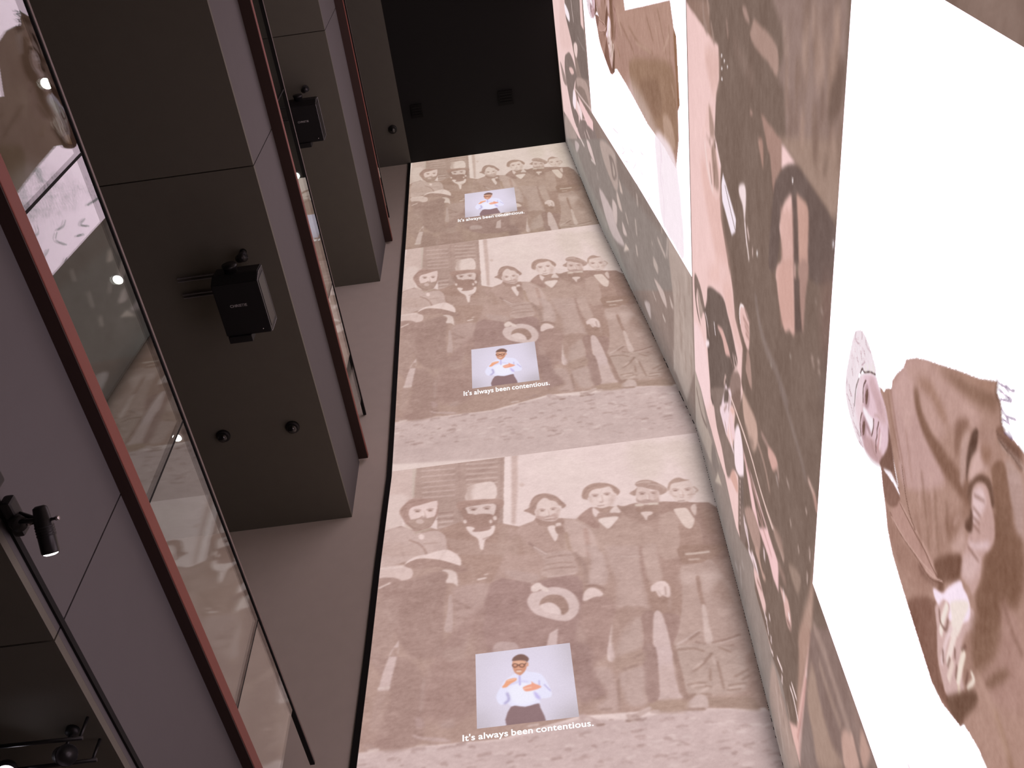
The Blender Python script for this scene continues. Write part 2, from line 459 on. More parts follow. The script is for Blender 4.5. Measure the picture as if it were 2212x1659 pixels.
# ------------------------------------------------------------------ traced picture content
# each line: kind, colour, opacity, softness, stroke width, smooth; wall coordinates in 1/500 wall units
MEN = """
p,d2b7b0,1,0.016,0,0;-1345 6605 -1124 6593 -1136 6160 -1183 6093 -1234 6020 -1205 5852 -1350 5777 -1404 5787
p,dfc7c1,0.8,0.048,0,1;-1350 6210 -1176 6193 -1205 6080 -1234 6020 -1204 5844 -1340 5791
p,b89b92,1,0.012,0,0;-1124 6591 -358 6583 -406 5696 -924 5730 -931 6086 -1136 6155
p,cbb6ab,0.7,0.016,0,0;-1153 6589 -1118 6590 -1120 6165 -1142 6169
s,caaea7,0.9,0.008,0.0336,1;-1069 6502 -937 6491 -792 6482
s,caaea7,0.9,0.008,0.0336,1;-1065 6424 -936 6414 -792 6405
s,caaea7,0.9,0.008,0.0336,1;-1060 6347 -935 6338 -791 6329
s,caaea7,0.9,0.008,0.0336,1;-1056 6280 -934 6272 -791 6263
s,caaea7,0.9,0.008,0.0336,1;-1052 6214 -933 6207 -791 6198
s,caaea7,0.9,0.008,0.0336,1;-1047 6145 -931 6138 -791 6129
s,cbb0a8,0.9,0.008,0.0352,1;-686 6518 -566 6507 -429 6497
s,ac8d85,0.7,0.008,0.02,1;-686 6485 -567 6474 -430 6466
s,cbb0a8,0.9,0.008,0.0352,1;-686 6452 -567 6441 -432 6431
s,ac8d85,0.7,0.008,0.02,1;-687 6420 -568 6408 -433 6401
s,cbb0a8,0.9,0.008,0.0352,1;-687 6382 -569 6371 -434 6361
s,ac8d85,0.7,0.008,0.02,1;-687 6350 -569 6339 -435 6331
s,cbb0a8,0.9,0.008,0.0352,1;-688 6311 -570 6300 -436 6291
s,ac8d85,0.7,0.008,0.02,1;-688 6279 -571 6268 -437 6261
s,cbb0a8,0.9,0.008,0.0352,1;-688 6245 -572 6234 -439 6225
s,ac8d85,0.7,0.008,0.02,1;-689 6214 -572 6203 -440 6196
s,ac8d85,0.35,0.016,0.032,1;-749 6563 -743 5766
s,a98a82,0.4,0.016,0.024,1;-387 6553 -430 5724
s,cbb0a9,1,0.008,0.036,1;-911 5889 -809 5886
s,cbb0a9,1,0.008,0.036,1;-910 5817 -809 5814
s,cbb0a9,1,0.008,0.036,1;-909 5762 -809 5759
s,a88981,0.8,0.008,0.032,1;-928 5929 -799 5921
s,a88981,0.8,0.008,0.032,1;-927 5856 -798 5848
p,ecd5d1,1,0.008,0,0;-357 6585 -307 6584 -342 5680 -406 5696
p,cbaea6,0.85,0.024,0,0;-300 6584 -249 6581 -270 6136 -312 5686 -343 5692
p,cdb1a9,0.7,0.024,0,1;-214 6150 -217 6140 -223 6132 -232 6129 -242 6131 -250 6137 -256 6147 -257 6159 -255 6170 -248 6177 -239 6181 -229 6179 -221 6172 -215 6162
p,d8c3b8,0.55,0.112,0,1;964 6458 1276 6392 1203 5635 1107 5669 1093 5985
p,e9d3cd,0.4,0.112,0,1;-103 6403 237 6424 370 6129 86 6015
p,dbc6bb,0.5,0.112,0,1;691 6516 964 6458 866 6030 678 6068
p,b6978d,1,0.008,0,0;-1376 5774 -1330 5797 -1215 5834 -1127 5775 -1031 5749 -978 5771 -914 5735 -793 5776 -724 5802 -451 5735 -291 5655 -296 5648 -178 5692 -138 5740 46 5690 157 5653 273 5765 295 5769 501 5746 532 5740 543 5738 619 5755 810 5742 934 5711 1033 5684 1074 5684 1194 5617 1242 5581 1302 5153 1206 3455 1111 3760 635 3821 468 3835 -11 3859 -506 3761 -1019 3775 -1377 3782 -1469 3694 -1524 4250 -1455 5755
p,cfb5b2,1,0.024,0,0;-1392 3774 -1196 3778 -973 3773 -506 3752 -13 3837 274 3791 470 3800 467 3833 770 3800 1105 3736 1365 3624 1155 2946 -1534 3279
p,b09085,1,0.012,0,0;-909 5731 -793 5776 -713 5800 -462 5722 -282 5650 -264 5334 -817 5433 -844 5555 -865 5634 -313 5444 -345 5096 -541 5089 -736 5102 -761 5223 -681 5244 -738 5338 -786 5455 -833 5537
p,b99b91,0.7,0.048,0,1;-427 5661 -294 5606 -308 5342 -464 5370
p,cbafa8,1,0.016,0,1;-1350 5777 -1203 5820 -1126 5767 -1051 5722 -998 5728 -924 5722 -860 5649 -838 5480 -767 5424 -1386 5534 -1001 5464 -1143 5424 -1344 5387 -1377 5487
p,c3a69e,0.8,0.048,0,1;-1341 5645 -1131 5622 -1033 5471 -1360 5529
s,b3948b,1,0.012,0.04,1;-1138 5653 -1068 5603 -1025 5543 -1005 5480
s,b79990,0.8,0.016,0.024,1;-1026 5595 -922 5584
p,b39289,1,0.008,0,1;-1237 6012 -1194 6095 -1131 6154 -997 6120 -928 6086 -916 6042 -922 5920 -948 5844 -989 5765 -1083 5751 -1160 5816 -1202 5908
p,e5cac5,1,0.008,0,1;-1145 6036 -1072 6059 -947 6089 -927 6060 -934 5963 -949 5900 -991 5868 -1035 5900 -1056 5880 -1086 5830 -1119 5852 -1158 5956
p,b99b91,1,0.016,0,1;-1147 5889 -1089 5898 -1041 5914 -1008 5887 -949 5892 -968 5808 -1031 5769 -1095 5765 -1151 5842
p,d3b7b0,1,0.016,0,1;-1033 5852 -1036 5840 -1045 5832 -1058 5829 -1072 5831 -1085 5839 -1094 5851 -1098 5864 -1095 5876 -1087 5885 -1074 5888 -1059 5885 -1046 5877 -1037 5865
p,c0a29a,1,0.016,0,1;-1015 5901 -1017 5893 -1023 5887 -1032 5885 -1042 5887 -1051 5893 -1058 5900 -1060 5909 -1058 5917 -1052 5923 -1043 5925 -1033 5923 -1024 5918 -1017 5910
s,d3bab0,1,0.008,0.032,1;-1183 5840 -1132 5780
s,c0a69a,1,0.016,0.048,1;-1093 5730 -988 5757
p,ead0cb,1,0.008,0,1;-1025 5671 -1026 5658 -1032 5648 -1041 5644 -1051 5646 -1060 5653 -1066 5665 -1069 5679 -1067 5692 -1061 5702 -1053 5706 -1043 5704 -1034 5697 -1027 5685
p,ab8c84,1,0.032,0,1;-1355 5173 -1246 5264 -1109 5227 -886 5272 -840 5140 -862 4919 -864 4694 -884 4461 -1176 4506 -1170 4657 -1227 4513 -1371 4536 -1214 4227 -1247 4007 -1264 3797 -1018 3784 -978 3969 -988 4311 -1145 4581
p,b3958d,0.8,0.064,0,1;-1343 5064 -1191 4973 -1195 4691 -1241 4516 -1366 4535
p,d9beb8,1,0.0096,0,1;-1360 5386 -1171 5386 -1103 5317 -1110 5241 -1184 5226 -1246 5264 -1352 5276
s,e2c9c3,1,0.016,0.032,1;-1344 5376 -1181 5369
p,b1928a,1,0.012,0,1;-1352 5272 -1246 5263 -1184 5225 -1268 5213 -1360 5174
s,dcc3bd,1,0.008,0.028,1;-1345 5175 -1268 5213
p,e8cfca,1,0.008,0,1;-996 5470 -940 5490 -843 5495 -771 5430 -738 5360 -748 5301 -811 5344 -913 5398 -1041 5435 -1112 5418 -1164 5388 -1133 5436 -1062 5468
p,ae8e85,1,0.008,0,1;-1164 5384 -1112 5417 -1041 5427 -913 5396 -811 5342 -746 5300 -686 5248 -736 5232 -836 5291 -937 5320 -1063 5327 -1140 5355
p,e0c8c2,1,0.008,0,1;-883 5279 -841 5280 -783 5247 -768 5196 -763 5096 -795 5132 -852 5149 -835 5201 -841 5250
p,d0b5b1,1,0.012,0,0;-1171 4654 -1174 4505 -1229 4514 -1200 4590 -1165 4585 -1201 4343 -1217 4228 -1289 4236 -1262 4395 -1223 4556
s,dac2bc,1,0.0096,0.04,1;-1284 4255 -1220 4255
p,b89a93,0.6,0.04,0,1;-1280 4226 -1222 4217 -1247 4084 -1260 3928 -1324 3937 -1311 4127
p,c4a8a2,1,0.016,0,1;-829 5004 -799 4989 -798 4689 -817 4668 -859 4691 -837 4851
p,bea099,1,0.04,0,1;-795 5078 -639 5099 -541 5076 -505 4860 -667 4760 -693 4582 -748 4440 -875 4459 -789 4657 -795 4972
s,a98a82,0.7,0.02,0.04,1;-790 4959 -680 4869
s,a98a82,0.7,0.02,0.04,1;-785 4880 -671 4868
s,a98a82,0.7,0.02,0.04,1;-785 4804 -691 4764
s,a98a82,0.7,0.02,0.04,1;-789 4657 -711 4627
s,a98a82,0.7,0.02,0.04,1;-775 4548 -711 4585
p,ad8d86,0.8,0.064,0,1;-667 4823 -397 4906 -417 4480 -626 4455 -748 4440 -692 4642 -650 4504 -658 3978 -978 3969 -965 4368
s,e4ccc6,1,0.008,0.032,1;-613 5139 -559 5144
s,dcc2bb,1,0.008,0.024,1;-563 5178 -543 5182
p,e3cbc5,1,0.016,0,1;-690 6040 -683 6165 -672 6215 -588 6242 -461 6227 -461 6019
p,c3a79e,0.8,0.04,0,1;-690 6040 -688 6218 -622 6222 -656 6143 -646 6040
p,b49389,1,0.008,0,1;-777 6007 -712 6044 -468 6022 -391 5982 -410 5896 -446 5870 -470 5956 -658 5967 -712 5937 -745 5927
p,ab8b81,1,0.016,0,1;-739 5926 -658 5967 -443 5951 -451 5728 -557 5685 -687 5740 -718 5841
p,dfc6c0,1,0.0096,0,1;-685 5960 -475 5965 -464 5873 -501 5816 -660 5862 -691 5925
p,dfc5bf,1,0.012,0,1;-555 5883 -558 5870 -564 5860 -574 5856 -585 5858 -594 5866 -601 5878 -603 5892 -600 5904 -593 5914 -584 5918 -573 5916 -563 5908 -557 5896
p,ae8d83,1,0.016,0,1;-713 5856 -659 5874 -617 5854 -579 5859 -484 5829 -485 5734 -557 5684 -661 5708 -703 5775
p,e2c9c3,1,0.008,0,1;-453 5783 -455 5772 -460 5764 -466 5760 -473 5762 -479 5768 -483 5778 -485 5789 -483 5800 -478 5808 -472 5812 -465 5811 -458 5805 -454 5795
p,e2c9c3,1,0.008,0,1;-692 5787 -693 5777 -697 5770 -703 5767 -709 5768 -714 5773 -718 5782 -719 5792 -718 5801 -714 5809 -708 5812 -702 5811 -697 5805 -693 5797
p,e2c9c3,1,0.008,0,1;-490 5751 -492 5742 -495 5735 -500 5732 -506 5733 -511 5738 -514 5746 -515 5755 -514 5764 -510 5771 -505 5774 -499 5773 -494 5768 -491 5760
p,e7cfca,1,0.008,0,1;-698 5727 -635 5707 -625 5667 -558 5662 -475 5705 -489 5611 -550 5554 -568 5453 -593 5461 -607 5572 -662 5635
p,b08f86,1,0.008,0,1;-646 5678 -588 5699 -504 5691 -526 5656 -631 5656
s,c4a79f,1,0.008,0.032,1;-565 5564 -523 5576
p,bb9c93,1,0.024,0,0;-296 5648 -178 5692 -142 5693 -64 5488 68 5275 -377 5354 -362 5665 -77 5187 -180 5115 -377 5101 -525 5059
p,c9aca4,1,0.032,0,1;64 5663 196 5630 268 5502 311 5232 68 5275 61 5465
s,b59689,1,0.024,0.064,1;65 5509 69 5390 82 5273
s,b28f85,0.7,0.024,0.072,1;215 5527 214 5250
s,a98a82,1,0.016,0.048,1;-219 5457 -164 5381 -98 5319
p,c2a59d,1,0.024,0,1;-190 5407 -115 5328 79 5322 105 5190 109 5086 -48 5065 -161 5112 -118 5229
s,ad8e85,0.8,0.0128,0.032,1;-100 5272 -19 5283 74 5273
s,ad8e85,0.8,0.0128,0.032,1;-110 5203 -16 5208 81 5194
s,ad8e85,0.8,0.0128,0.032,1;-139 5149 -30 5158 96 5143
s,cfb4ad,1,0.0112,0.032,1;-105 5079 1 5071 85 5083
s,d0b5ae,1,0.016,0.032,1;-185 5406 -101 5315
p,c6aaa3,1,0.032,0,1;83 5358 187 5354 216 5171 164 4969 237 4937 300 4946 327 5116 286 5336
s,a98b82,0.8,0.024,0.072,1;110 5281 164 5145 161 4983
p,bfa29b,1,0.032,0,1;-407 5203 -180 5115 -161 5078 -215 5033 -292 5047 -376 5115
p,ac8c86,1,0.024,0,1;-524 5086 -244 5038 -238 4984 -161 5051 106 5052 124 4819 99 4636 37 4319 -544 4408
p,b19189,1,0.032,0,1;118 4808 269 4821 340 4720 332 4598 210 4292 37 4319
p,bd9f97,0.6,0.048,0,1;55 4613 95 4517 94 4310 42 4318
s,a98980,1,0.0096,0.036,1;151 4941 218 4938 274 4894
p,e5cbc6,1,0.008,0,1;117 4813 134 4882 172 4918 215 4914 260 4861 253 4830 195 4827 140 4803
p,d9bfbb,1,0.008,0,1;-272 4853 -241 4932 -183 4948 -94 4973 -1 4944 63 4874 87 4775 63 4691 8 4644 -52 4647 -141 4686 -230 4748
p,ae8e84,1,0.008,0,1;-190 4814 -164 4874 -100 4901 -26 4877 9 4806 10 4737 -27 4698 -50 4716 -55 4767 -107 4826 -163 4822
p,e2c9c5,1,0.008,0,1;-184 4803 -154 4822 -107 4824 -55 4767 -51 4702 -114 4729 -168 4763
p,e8d0ca,1,0.008,0,1;-239 4984 -216 5020 -177 5034 -150 4996 -119 4970 -116 4931 -154 4949 -172 4965 -192 4950 -226 4948
p,d3b8b5,1,0.008,0,0;-138 4548 -79 4581 -97 4441 -106 4397 -176 4408
p,c0a4a0,1,0.016,0,1;-499 4522 -378 4503 -365 4437 -520 4438
p,ddc4bf,1,0.008,0,1;292 4572 295 4508 296 4403 267 4260 218 4268 251 4433
p,d3b8b4,1,0.0096,0,1;230 4367 289 4358 265 4258 240 4261
p,b5958b,1,0.008,0,1;-241 5831 -194 5862 -173 5940 -131 5998 -55 6010 27 5959 73 5876 98 5831 61 5802 39 5842 -143 5828 -148 5754 -198 5799
p,e3cac4,1,0.008,0,1;-139 5844 -121 5906 -81 5951 -49 5949 -29 5921 17 5895 39 5842 44 5777 21 5702 -8 5665 -80 5678 -141 5740
p,c5a69e,1,0.016,0,1;-143 5757 -76 5732 -34 5736 -17 5753 15 5751 21 5706 -2 5675 -100 5693 -147 5726
s,e3cac3,1,0.008,0.024,1;-78 5708 -12 5713
p,ae8e84,1,0.008,0,1;-155 5731 -100 5686 -8 5665 51 5690 57 5618 -1 5632 -65 5613 -135 5645
p,e6cec9,1,0.008,0,1;-65 5609 -13 5615 -7 5553 4 5502 -23 5440 -44 5492 -59 5547
p,e0c7c1,1,0.008,0,1;-1 5636 36 5637 34 5591 2 5593
p,ad8d83,1,0.008,0,1;-10 5592 43 5601 53 5519 1 5518
p,bd9f95,1,0.024,0,1;157 5653 273 5761 293 5667 391 5502 515 5625 582 5558 743 5415 699 5163 320 5231 272 5487 212 5589
p,b29188,1,0.016,0,1;174 5666 273 5765 299 5764 293 5667 326 5552 291 5521 224 5602
p,c1a49c,1,0.04,0,0;415 5313 589 5281 555 4942 554 4654 329 4685 332 4660 375 4973 338 5128 334 5327
s,ad8d84,1,0.024,0.048,1;592 5266 576 5073 577 4846
s,cbb0a8,1,0.016,0.024,1;438 5191 572 5171
p,c4a79e,1,0.024,0,1;611 5263 724 5257 701 4950 613 4892 595 5070
p,b09086,1,0.032,0,1;724 5257 876 5230 834 4960 788 4772 706 4936
p,ae8e83,1,0.024,0,1;575 4952 604 4842 671 4741 706 4936 788 4772 769 4558 635 4592 567 4621
p,b29389,1,0.024,0,1;328 4682 577 4629 512 4246 273 4282
p,bfa39b,1,0.048,0,1;437 4581 490 4585 480 4426 458 4343 337 4272 273 4282 345 4477
p,a98981,1,0.016,0,1;497 4614 583 4624 536 4388 529 4243 457 4254 485 4454
p,a98981,1,0.016,0,1;630 4592 747 4561 715 4418 666 4322 656 4223 626 4228 638 4384
p,d3b8b4,1,0.008,0,1;584 4619 632 4599 641 4378 630 4227 528 4243 536 4394
p,e2c8c3,1,0.008,0,1;602 4861 652 4899 699 4899 727 4847 720 4758 698 4739 666 4767 641 4755 627 4812 599 4813
s,b99c94,1,0.008,0.0192,1;698 4842 689 4763
s,c4a8a0,1,0.008,0.016,1;645 4809 657 4768
p,b7978c,1,0.008,0,1;228 5900 251 5999 306 6048 372 6058 450 6036 508 5982 534 5919 503 5871 481 5904 283 5893 274 5866
p,e4cbc5,1,0.008,0,1;284 5918 319 5977 401 5987 461 5992 483 5920 495 5885 468 5808 429 5752 365 5746 307 5783 286 5852
p,b7978c,1,0.012,0,1;313 5766 370 5743 430 5759 450 5732 395 5691 345 5708
p,e5ccc7,1,0.008,0,1;298 5764 336 5721 343 5673 307 5655 293 5698
p,e2cac4,1,0.008,0,1;422 5697 482 5759 504 5674 449 5667
p,b5958b,1,0.008,0,1;320 5644 338 5697 386 5665 450 5678 501 5651 474 5623 398 5637
p,e8d1cb,1,0.008,0,1;324 5620 403 5636 480 5624 440 5562 391 5508 359 5537
p,b09187,1,0.0096,0,1;486 5761 537 5731 619 5755 810 5742 815 5623 783 5559 667 5535 594 5594 555 5606 514 5680
p,b5968c,1,0.008,0,1;662 5981 703 6020 777 6015 839 5967 897 5889 888 5841 828 5816 822 5871 690 5938
s,cfb4ab,1,0.0096,0.028,1;679 5991 721 5999 783 5987
s,c7aba2,1,0.0096,0.024,1;769 5964 849 5932 883 5888
p,b5968c,1,0.008,0,1;601 5881 655 5920 682 5940 651 5850 628 5851
p,dbc0b9,1,0.008,0,1;679 5940 731 5930 776 5880 826 5862 806 5735 759 5716 678 5732 642 5767 650 5855
p,bd9f97,1,0.012,0,1;650 5822 665 5779 719 5788 777 5765 816 5790 806 5735 731 5738 651 5757
s,d9c3b8,1,0.012,0.056,1;636 5732 677 5724
s,d9c3b8,1,0.012,0.056,1;739 5724 790 5718
p,ae8e83,1,0.008,0,1;626 5698 675 5712 798 5701 801 5624 724 5631 625 5657
p,e0c7c0,1,0.008,0,1;652 5638 685 5646 740 5635 736 5606 701 5590 683 5545 667 5596
p,bfa197,1,0.024,0,1;806 5632 905 5582 910 5421 873 5132 708 5162
p,ac8c82,1,0.012,0,1;823 5724 934 5711 1034 5691 1073 5676 1221 5600 1199 5074 1042 5102 1064 5393 1041 5472 906 5613 800 5594
p,b39388,1,0.016,0,1;912 5459 989 5392 1031 5474 1055 5395 1046 5214 1060 5099 873 5132 894 5314
p,a98a7e,0.6,0.048,0,1;1100 5608 1183 5568 1162 5338 1095 5350
p,e2c9c0,1,0.008,0,1;909 5636 997 5635 1025 5544 1035 5481 991 5395 947 5433 916 5561
p,d9beb6,1,0.008,0,1;1040 5643 1080 5660 1071 5582 1048 5531 1034 5589
p,ae8e84,1,0.008,0,1;829 5731 914 5714 1027 5705 1034 5624 997 5635 911 5640 844 5668
p,dfc6bf,1,0.008,0,1;918 5902 934 5932 1005 5943 1092 5951 1101 5865 1092 5785 1057 5727 1010 5700 945 5712 919 5794
p,b7988d,1,0.008,0,1;898 5864 925 5942 965 5985 1016 5998 1058 5966 1093 5952 1005 5941 944 5930 916 5860
s,b99a91,1,0.0064,0.024,1;986 5788 1013 5778
s,c6a9a0,1,0.012,0.024,1;929 5792 951 5772
s,c3a69d,1,0.012,0.024,1;1046 5778 1098 5776
s,c0a398,1,0.012,0.028,1;1106 5864 1128 5819 1108 5798
p,aa8a7e,1,0.012,0,1;879 5229 1197 5172 1144 5111 1064 5056 978 5033 864 5042 850 5094
p,bda097,1,0.016,0,1;827 4948 856 5024 990 5026 1063 5052 1117 4872 1160 4697 1148 4466 1154 4279 1072 4159 652 4224 730 4474 806 4769
p,ccb0a8,1,0.04,0,1;836 4960 935 4943 907 4829 823 4856
p,c9ada5,1,0.04,0,1;965 4951 1102 4887 1043 4793 954 4744
p,a98a7f,0.6,0.064,0,1;1003 4736 1105 4860 1136 4676 1148 4466 1112 4593
s,ab8b80,1,0.016,0.056,1;937 4896 922 4749 922 4637
p,d3b9b2,1,0.0096,0,1;911 4632 932 4610 920 4444 917 4317 886 4288 864 4325 882 4450
s,d3bab0,1,0.012,0.044,1;904 5136 984 5131 1064 5132
s,d0b6ac,1,0.0096,0.0272,1;914 5077 981 5071
s,cdb3ac,1,0.0128,0.032,1;688 4324 772 4368 847 4414
s,cdb3ac,1,0.0128,0.032,1;669 4293 757 4297 836 4256
s,cdb3ac,1,0.0128,0.032,1;907 4284 999 4304 1083 4325
s,a4857b,0.85,0.0144,0.036,1;768 4352 845 4403
s,a4857b,0.85,0.0144,0.036,1;687 4274 775 4277 845 4238
s,a4857b,0.85,0.0144,0.036,1;911 4301 1002 4315 1095 4340
s,a4857b,0.85,0.0144,0.036,1;922 4254 1032 4259
s,a4857b,0.85,0.0144,0.036,1;806 4323 858 4298
p,bfa49b,1,0.032,0,1;667 4299 1053 4239 1050 3949 967 3884 770 3902 677 3927 657 4008
s,a5877c,0.8,0.0128,0.0336,1;743 4097 806 4134 884 4214
s,a5877c,0.8,0.0128,0.0336,1;690 3992 742 4001 794 3993
s,a5877c,0.8,0.0128,0.0336,1;727 3972 780 3970 824 3962
s,a5877c,0.8,0.0128,0.0336,1;938 3949 993 3955 1041 3951
s,a5877c,0.8,0.0128,0.0336,1;921 3919 997 3918
s,a5877c,0.8,0.0128,0.0336,1;848 4093 832 4010
s,a5877c,0.8,0.0128,0.0336,1;905 4143 902 4028 899 3938
s,a5877c,0.8,0.0128,0.0336,1;989 4015 1051 4045 1082 4058
s,a5877c,0.8,0.0128,0.0336,1;677 4279 779 4272 838 4242
s,a5877c,0.8,0.0128,0.0336,1;944 4256 1004 4210
s,a5877c,0.8,0.0128,0.0336,1;671 3900 733 3919 810 3902
s,a5877c,0.8,0.0128,0.0336,1;1028 3986 1084 4012
s,d2b8b0,0.7,0.016,0.036,1;745 4109 811 4157
s,d2b8b0,0.7,0.016,0.036,1;705 3978 782 3978
s,d2b8b0,0.7,0.016,0.036,1;938 3933 1024 3937
s,d2b8b0,0.7,0.016,0.036,1;733 3919 803 3953
s,d2b8b0,0.7,0.016,0.036,1;886 4181 889 4133
p,ab8e82,1,0.024,0,1;783 3879 918 3864 1046 3846 1073 3746 900 3792 783 3817
p,cdb3ad,1,0.0096,0,1;631 3831 675 3873 732 3911 781 3890 776 3815 745 3808
s,a98b81,1,0.0096,0.04,1;624 3818 684 3808 749 3802
p,a98a80,1,0.016,0,1;639 4303 671 4298 668 3950 675 3894 636 3878 624 3957 639 4154
p,d3b8b5,1,0.012,0,1;540 4319 636 4304 625 4156 620 3957 633 3900 484 3906 523 4073 526 4201
p,c6aaa3,0.6,0.04,0,1;533 4158 628 4144 620 3957 623 3907 491 3921
p,b39588,1,0.032,0,1;461 3904 648 3887 632 3804 473 3816 412 3851
p,a98a83,1,0.012,0,1;459 4331 542 4318 515 4057 498 3931 429 3897 421 4043
p,c2a69f,1,0.032,0,1;281 4150 435 4185 417 3987 410 3889 307 3893 279 4008
p,b29489,1,0.032,0,1;260 4271 455 4308 438 4202 282 4161
p,c0a39c,1,0.032,0,1;99 4189 222 4200 247 4040 234 3866 97 3902 187 3999
p,a98a84,1,0.048,0,1;-1 4403 122 4384 122 4145 183 4010 92 3968 -7 3983
s,a4867d,0.7,0.016,0.04,1;312 4174 399 4196
s,a4867d,0.7,0.016,0.04,1;92 3968 165 3974
s,a4867d,0.7,0.016,0.04,1;136 3885 189 3883
s,a4867d,0.7,0.016,0.04,1;264 4095 246 3902
s,a4867d,0.7,0.016,0.04,1;390 4257 441 4279
p,c6aaa6,1,0.012,0,1;-10 3869 34 3860 116 3798 96 3782 -1 3825
p,c9aea8,1,0.012,0,1;276 3833 324 3827 419 3867 429 3842 336 3790 287 3787
s,a88a82,1,0.012,0.032,1;273 3783 316 3777 353 3785
s,c6aba5,1,0.012,0.04,1;435 3826 470 3827
s,a88a82,1,0.012,0.032,1;91 3778 131 3777
s,b89b94,0.8,0.02,0.048,1;-983 4287 -994 4195 -999 4043
p,b5978f,1,0.032,0,1;-871 4507 -748 4520 -719 4416 -797 4403 -855 4443
p,c3a6a1,1,0.012,0,1;-1048 3869 -984 3842 -862 3820 -803 3783 -884 3792 -1019 3836
p,b89a95,1,0.024,0,1;-1034 3999 -992 3971 -977 3920 -1022 3916
p,b69992,1,0.032,0,1;-886 3913 -795 3954 -795 3884
p,a08079,0.35,0.08,0,1;-1438 3980 -1107 3786 -1286 3780 -1402 3827
s,a5867c,0.122556,0.0176,0.0205,1;-954 5629 -938 5566 -931 5506
s,a5867c,0.291431,0.0176,0.0296,1;-180 4124 -166 4058 -164 3995
s,a5867c,0.271796,0.0176,0.0131,1;-973 4658 -982 4641 -984 4623
s,a5867c,0.239909,0.0176,0.0256,1;741 4798 716 4762 702 4724
s,cdb1a9,0.230477,0.0176,0.0231,1;-1275 4929 -1253 4880 -1242 4832
s,cdb1a9,0.192923,0.0176,0.011,1;879 3913 861 3882 850 3851
s,cdb1a9,0.278524,0.0176,0.0299,1;-1250 5174 -1255 5151 -1256 5127
s,a5867c,0.132578,0.0176,0.026,1;40 4520 20 4483 10 4445
s,cdb1a9,0.200066,0.0176,0.0305,1;-1340 4523 -1328 4486 -1322 4450
s,cdb1a9,0.311489,0.0176,0.024,1;-483 4343 -473 4279 -471 4218
s,cdb1a9,0.212308,0.0176,0.0178,1;-541 4443 -559 4371 -567 4298
s,cdb1a9,0.203733,0.0176,0.0262,1;-1265 5686 -1264 5601 -1262 5517
s,cdb1a9,0.249611,0.0176,0.0292,1;-422 5276 -395 5191 -387 5110
s,a5867c,0.233658,0.0176,0.0167,1;463 5082 438 5010 422 4938
s,cdb1a9,0.207644,0.0176,0.0164,1;288 4537 271 4502 261 4467
s,cdb1a9,0.245045,0.0176,0.0314,1;-1192 5194 -1195 5169 -1196 5144
s,cdb1a9,0.203101,0.0176,0.03,1;-703 4581 -681 4520 -672 4462
s,a5867c,0.249744,0.0176,0.0207,1;-657 4770 -637 4687 -630 4607
s,cdb1a9,0.231304,0.0176,0.0124,1;-240 4657 -203 4569 -192 4488
s,a5867c,0.311993,0.0176,0.019,1;-469 4205 -452 4169 -446 4135
s,cdb1a9,0.221095,0.0176,0.0213,1;77 4098 56 4055 45 4012
s,cdb1a9,0.129174,0.0176,0.0176,1;-1075 5432 -1023 5329 -1002 5234
s,a5867c,0.131017,0.0176,0.0254,1;4 4361 -32 4311 -50 4259
s,cdb1a9,0.21084,0.0176,0.0268,1;647 3944 626 3919 614 3893
s,cdb1a9,0.256312,0.0176,0.0166,1;-199 4160 -222 4128 -233 4094
s,cdb1a9,0.310435,0.0176,0.0114,1;1062 4720 1036 4690 1022 4658
s,a5867c,0.178208,0.0176,0.0311,1;340 4085 307 4028 289 3969
s,a5867c,0.295851,0.0176,0.0264,1;718 5073 718 5032 714 4991
s,a5867c,0.257587,0.0176,0.0225,1;-559 5090 -561 5069 -563 5049
s,cdb1a9,0.190394,0.0176,0.0289,1;58 4534 79 4475 84 4420
s,cdb1a9,0.228877,0.0176,0.0298,1;-1059 5300 -1081 5223 -1088 5146
s,a5867c,0.216472,0.0176,0.0148,1;-1031 4679 -1008 4634 -999 4591
s,a5867c,0.203062,0.0176,0.0109,1;-79 5185 -73 5137 -74 5089
s,cdb1a9,0.308142,0.0176,0.0294,1;-314 4819 -320 4801 -323 4783
s,cdb1a9,0.208151,0.0176,0.0228,1;568 4694 536 4618 516 4542
s,a5867c,0.184961,0.0176,0.0175,1;-751 5072 -767 5009 -774 4946
s,cdb1a9,0.218913,0.0176,0.027,1;713 4510 715 4492 713 4475
s,a5867c,0.143042,0.0176,0.0289,1;-602 4319 -610 4294 -614 4269
s,cdb1a9,0.223429,0.0176,0.0221,1;-520 4729 -552 4671 -566 4611
s,a5867c,0.253407,0.0176,0.0143,1;-396 5037 -352 4946 -338 4862
s,a5867c,0.232497,0.0176,0.018,1;495 4173 477 4143 467 4111
s,cdb1a9,0.139273,0.0176,0.0124,1;976 5255 975 5228 972 5202
s,cdb1a9,0.227283,0.0176,0.0123,1;-1333 4691 -1342 4657 -1344 4623
s,a5867c,0.26031,0.0176,0.0186,1;-1213 5594 -1185 5513 -1171 5436
s,a5867c,0.273577,0.0176,0.00967,1;-1237 5238 -1187 5142 -1164 5053
s,cdb1a9,0.123143,0.0176,0.0231,1;-249 4366 -257 4311 -262 4258
s,cdb1a9,0.178268,0.0176,0.0279,1;-225 4206 -218 4144 -217 4084
s,a5867c,0.207795,0.0176,0.0157,1;-383 4566 -402 4500 -411 4432
s,cdb1a9,0.227149,0.0176,0.019,1;-1149 4691 -1160 4617 -1162 4542
s,a5867c,0.16447,0.0176,0.0258,1;1021 4238 1024 4191 1019 4146
s,a5867c,0.142348,0.0176,0.0305,1;-1208 4742 -1207 4690 -1206 4638
s,cdb1a9,0.311047,0.0176,0.0253,1;1124 4773 1134 4734 1133 4697
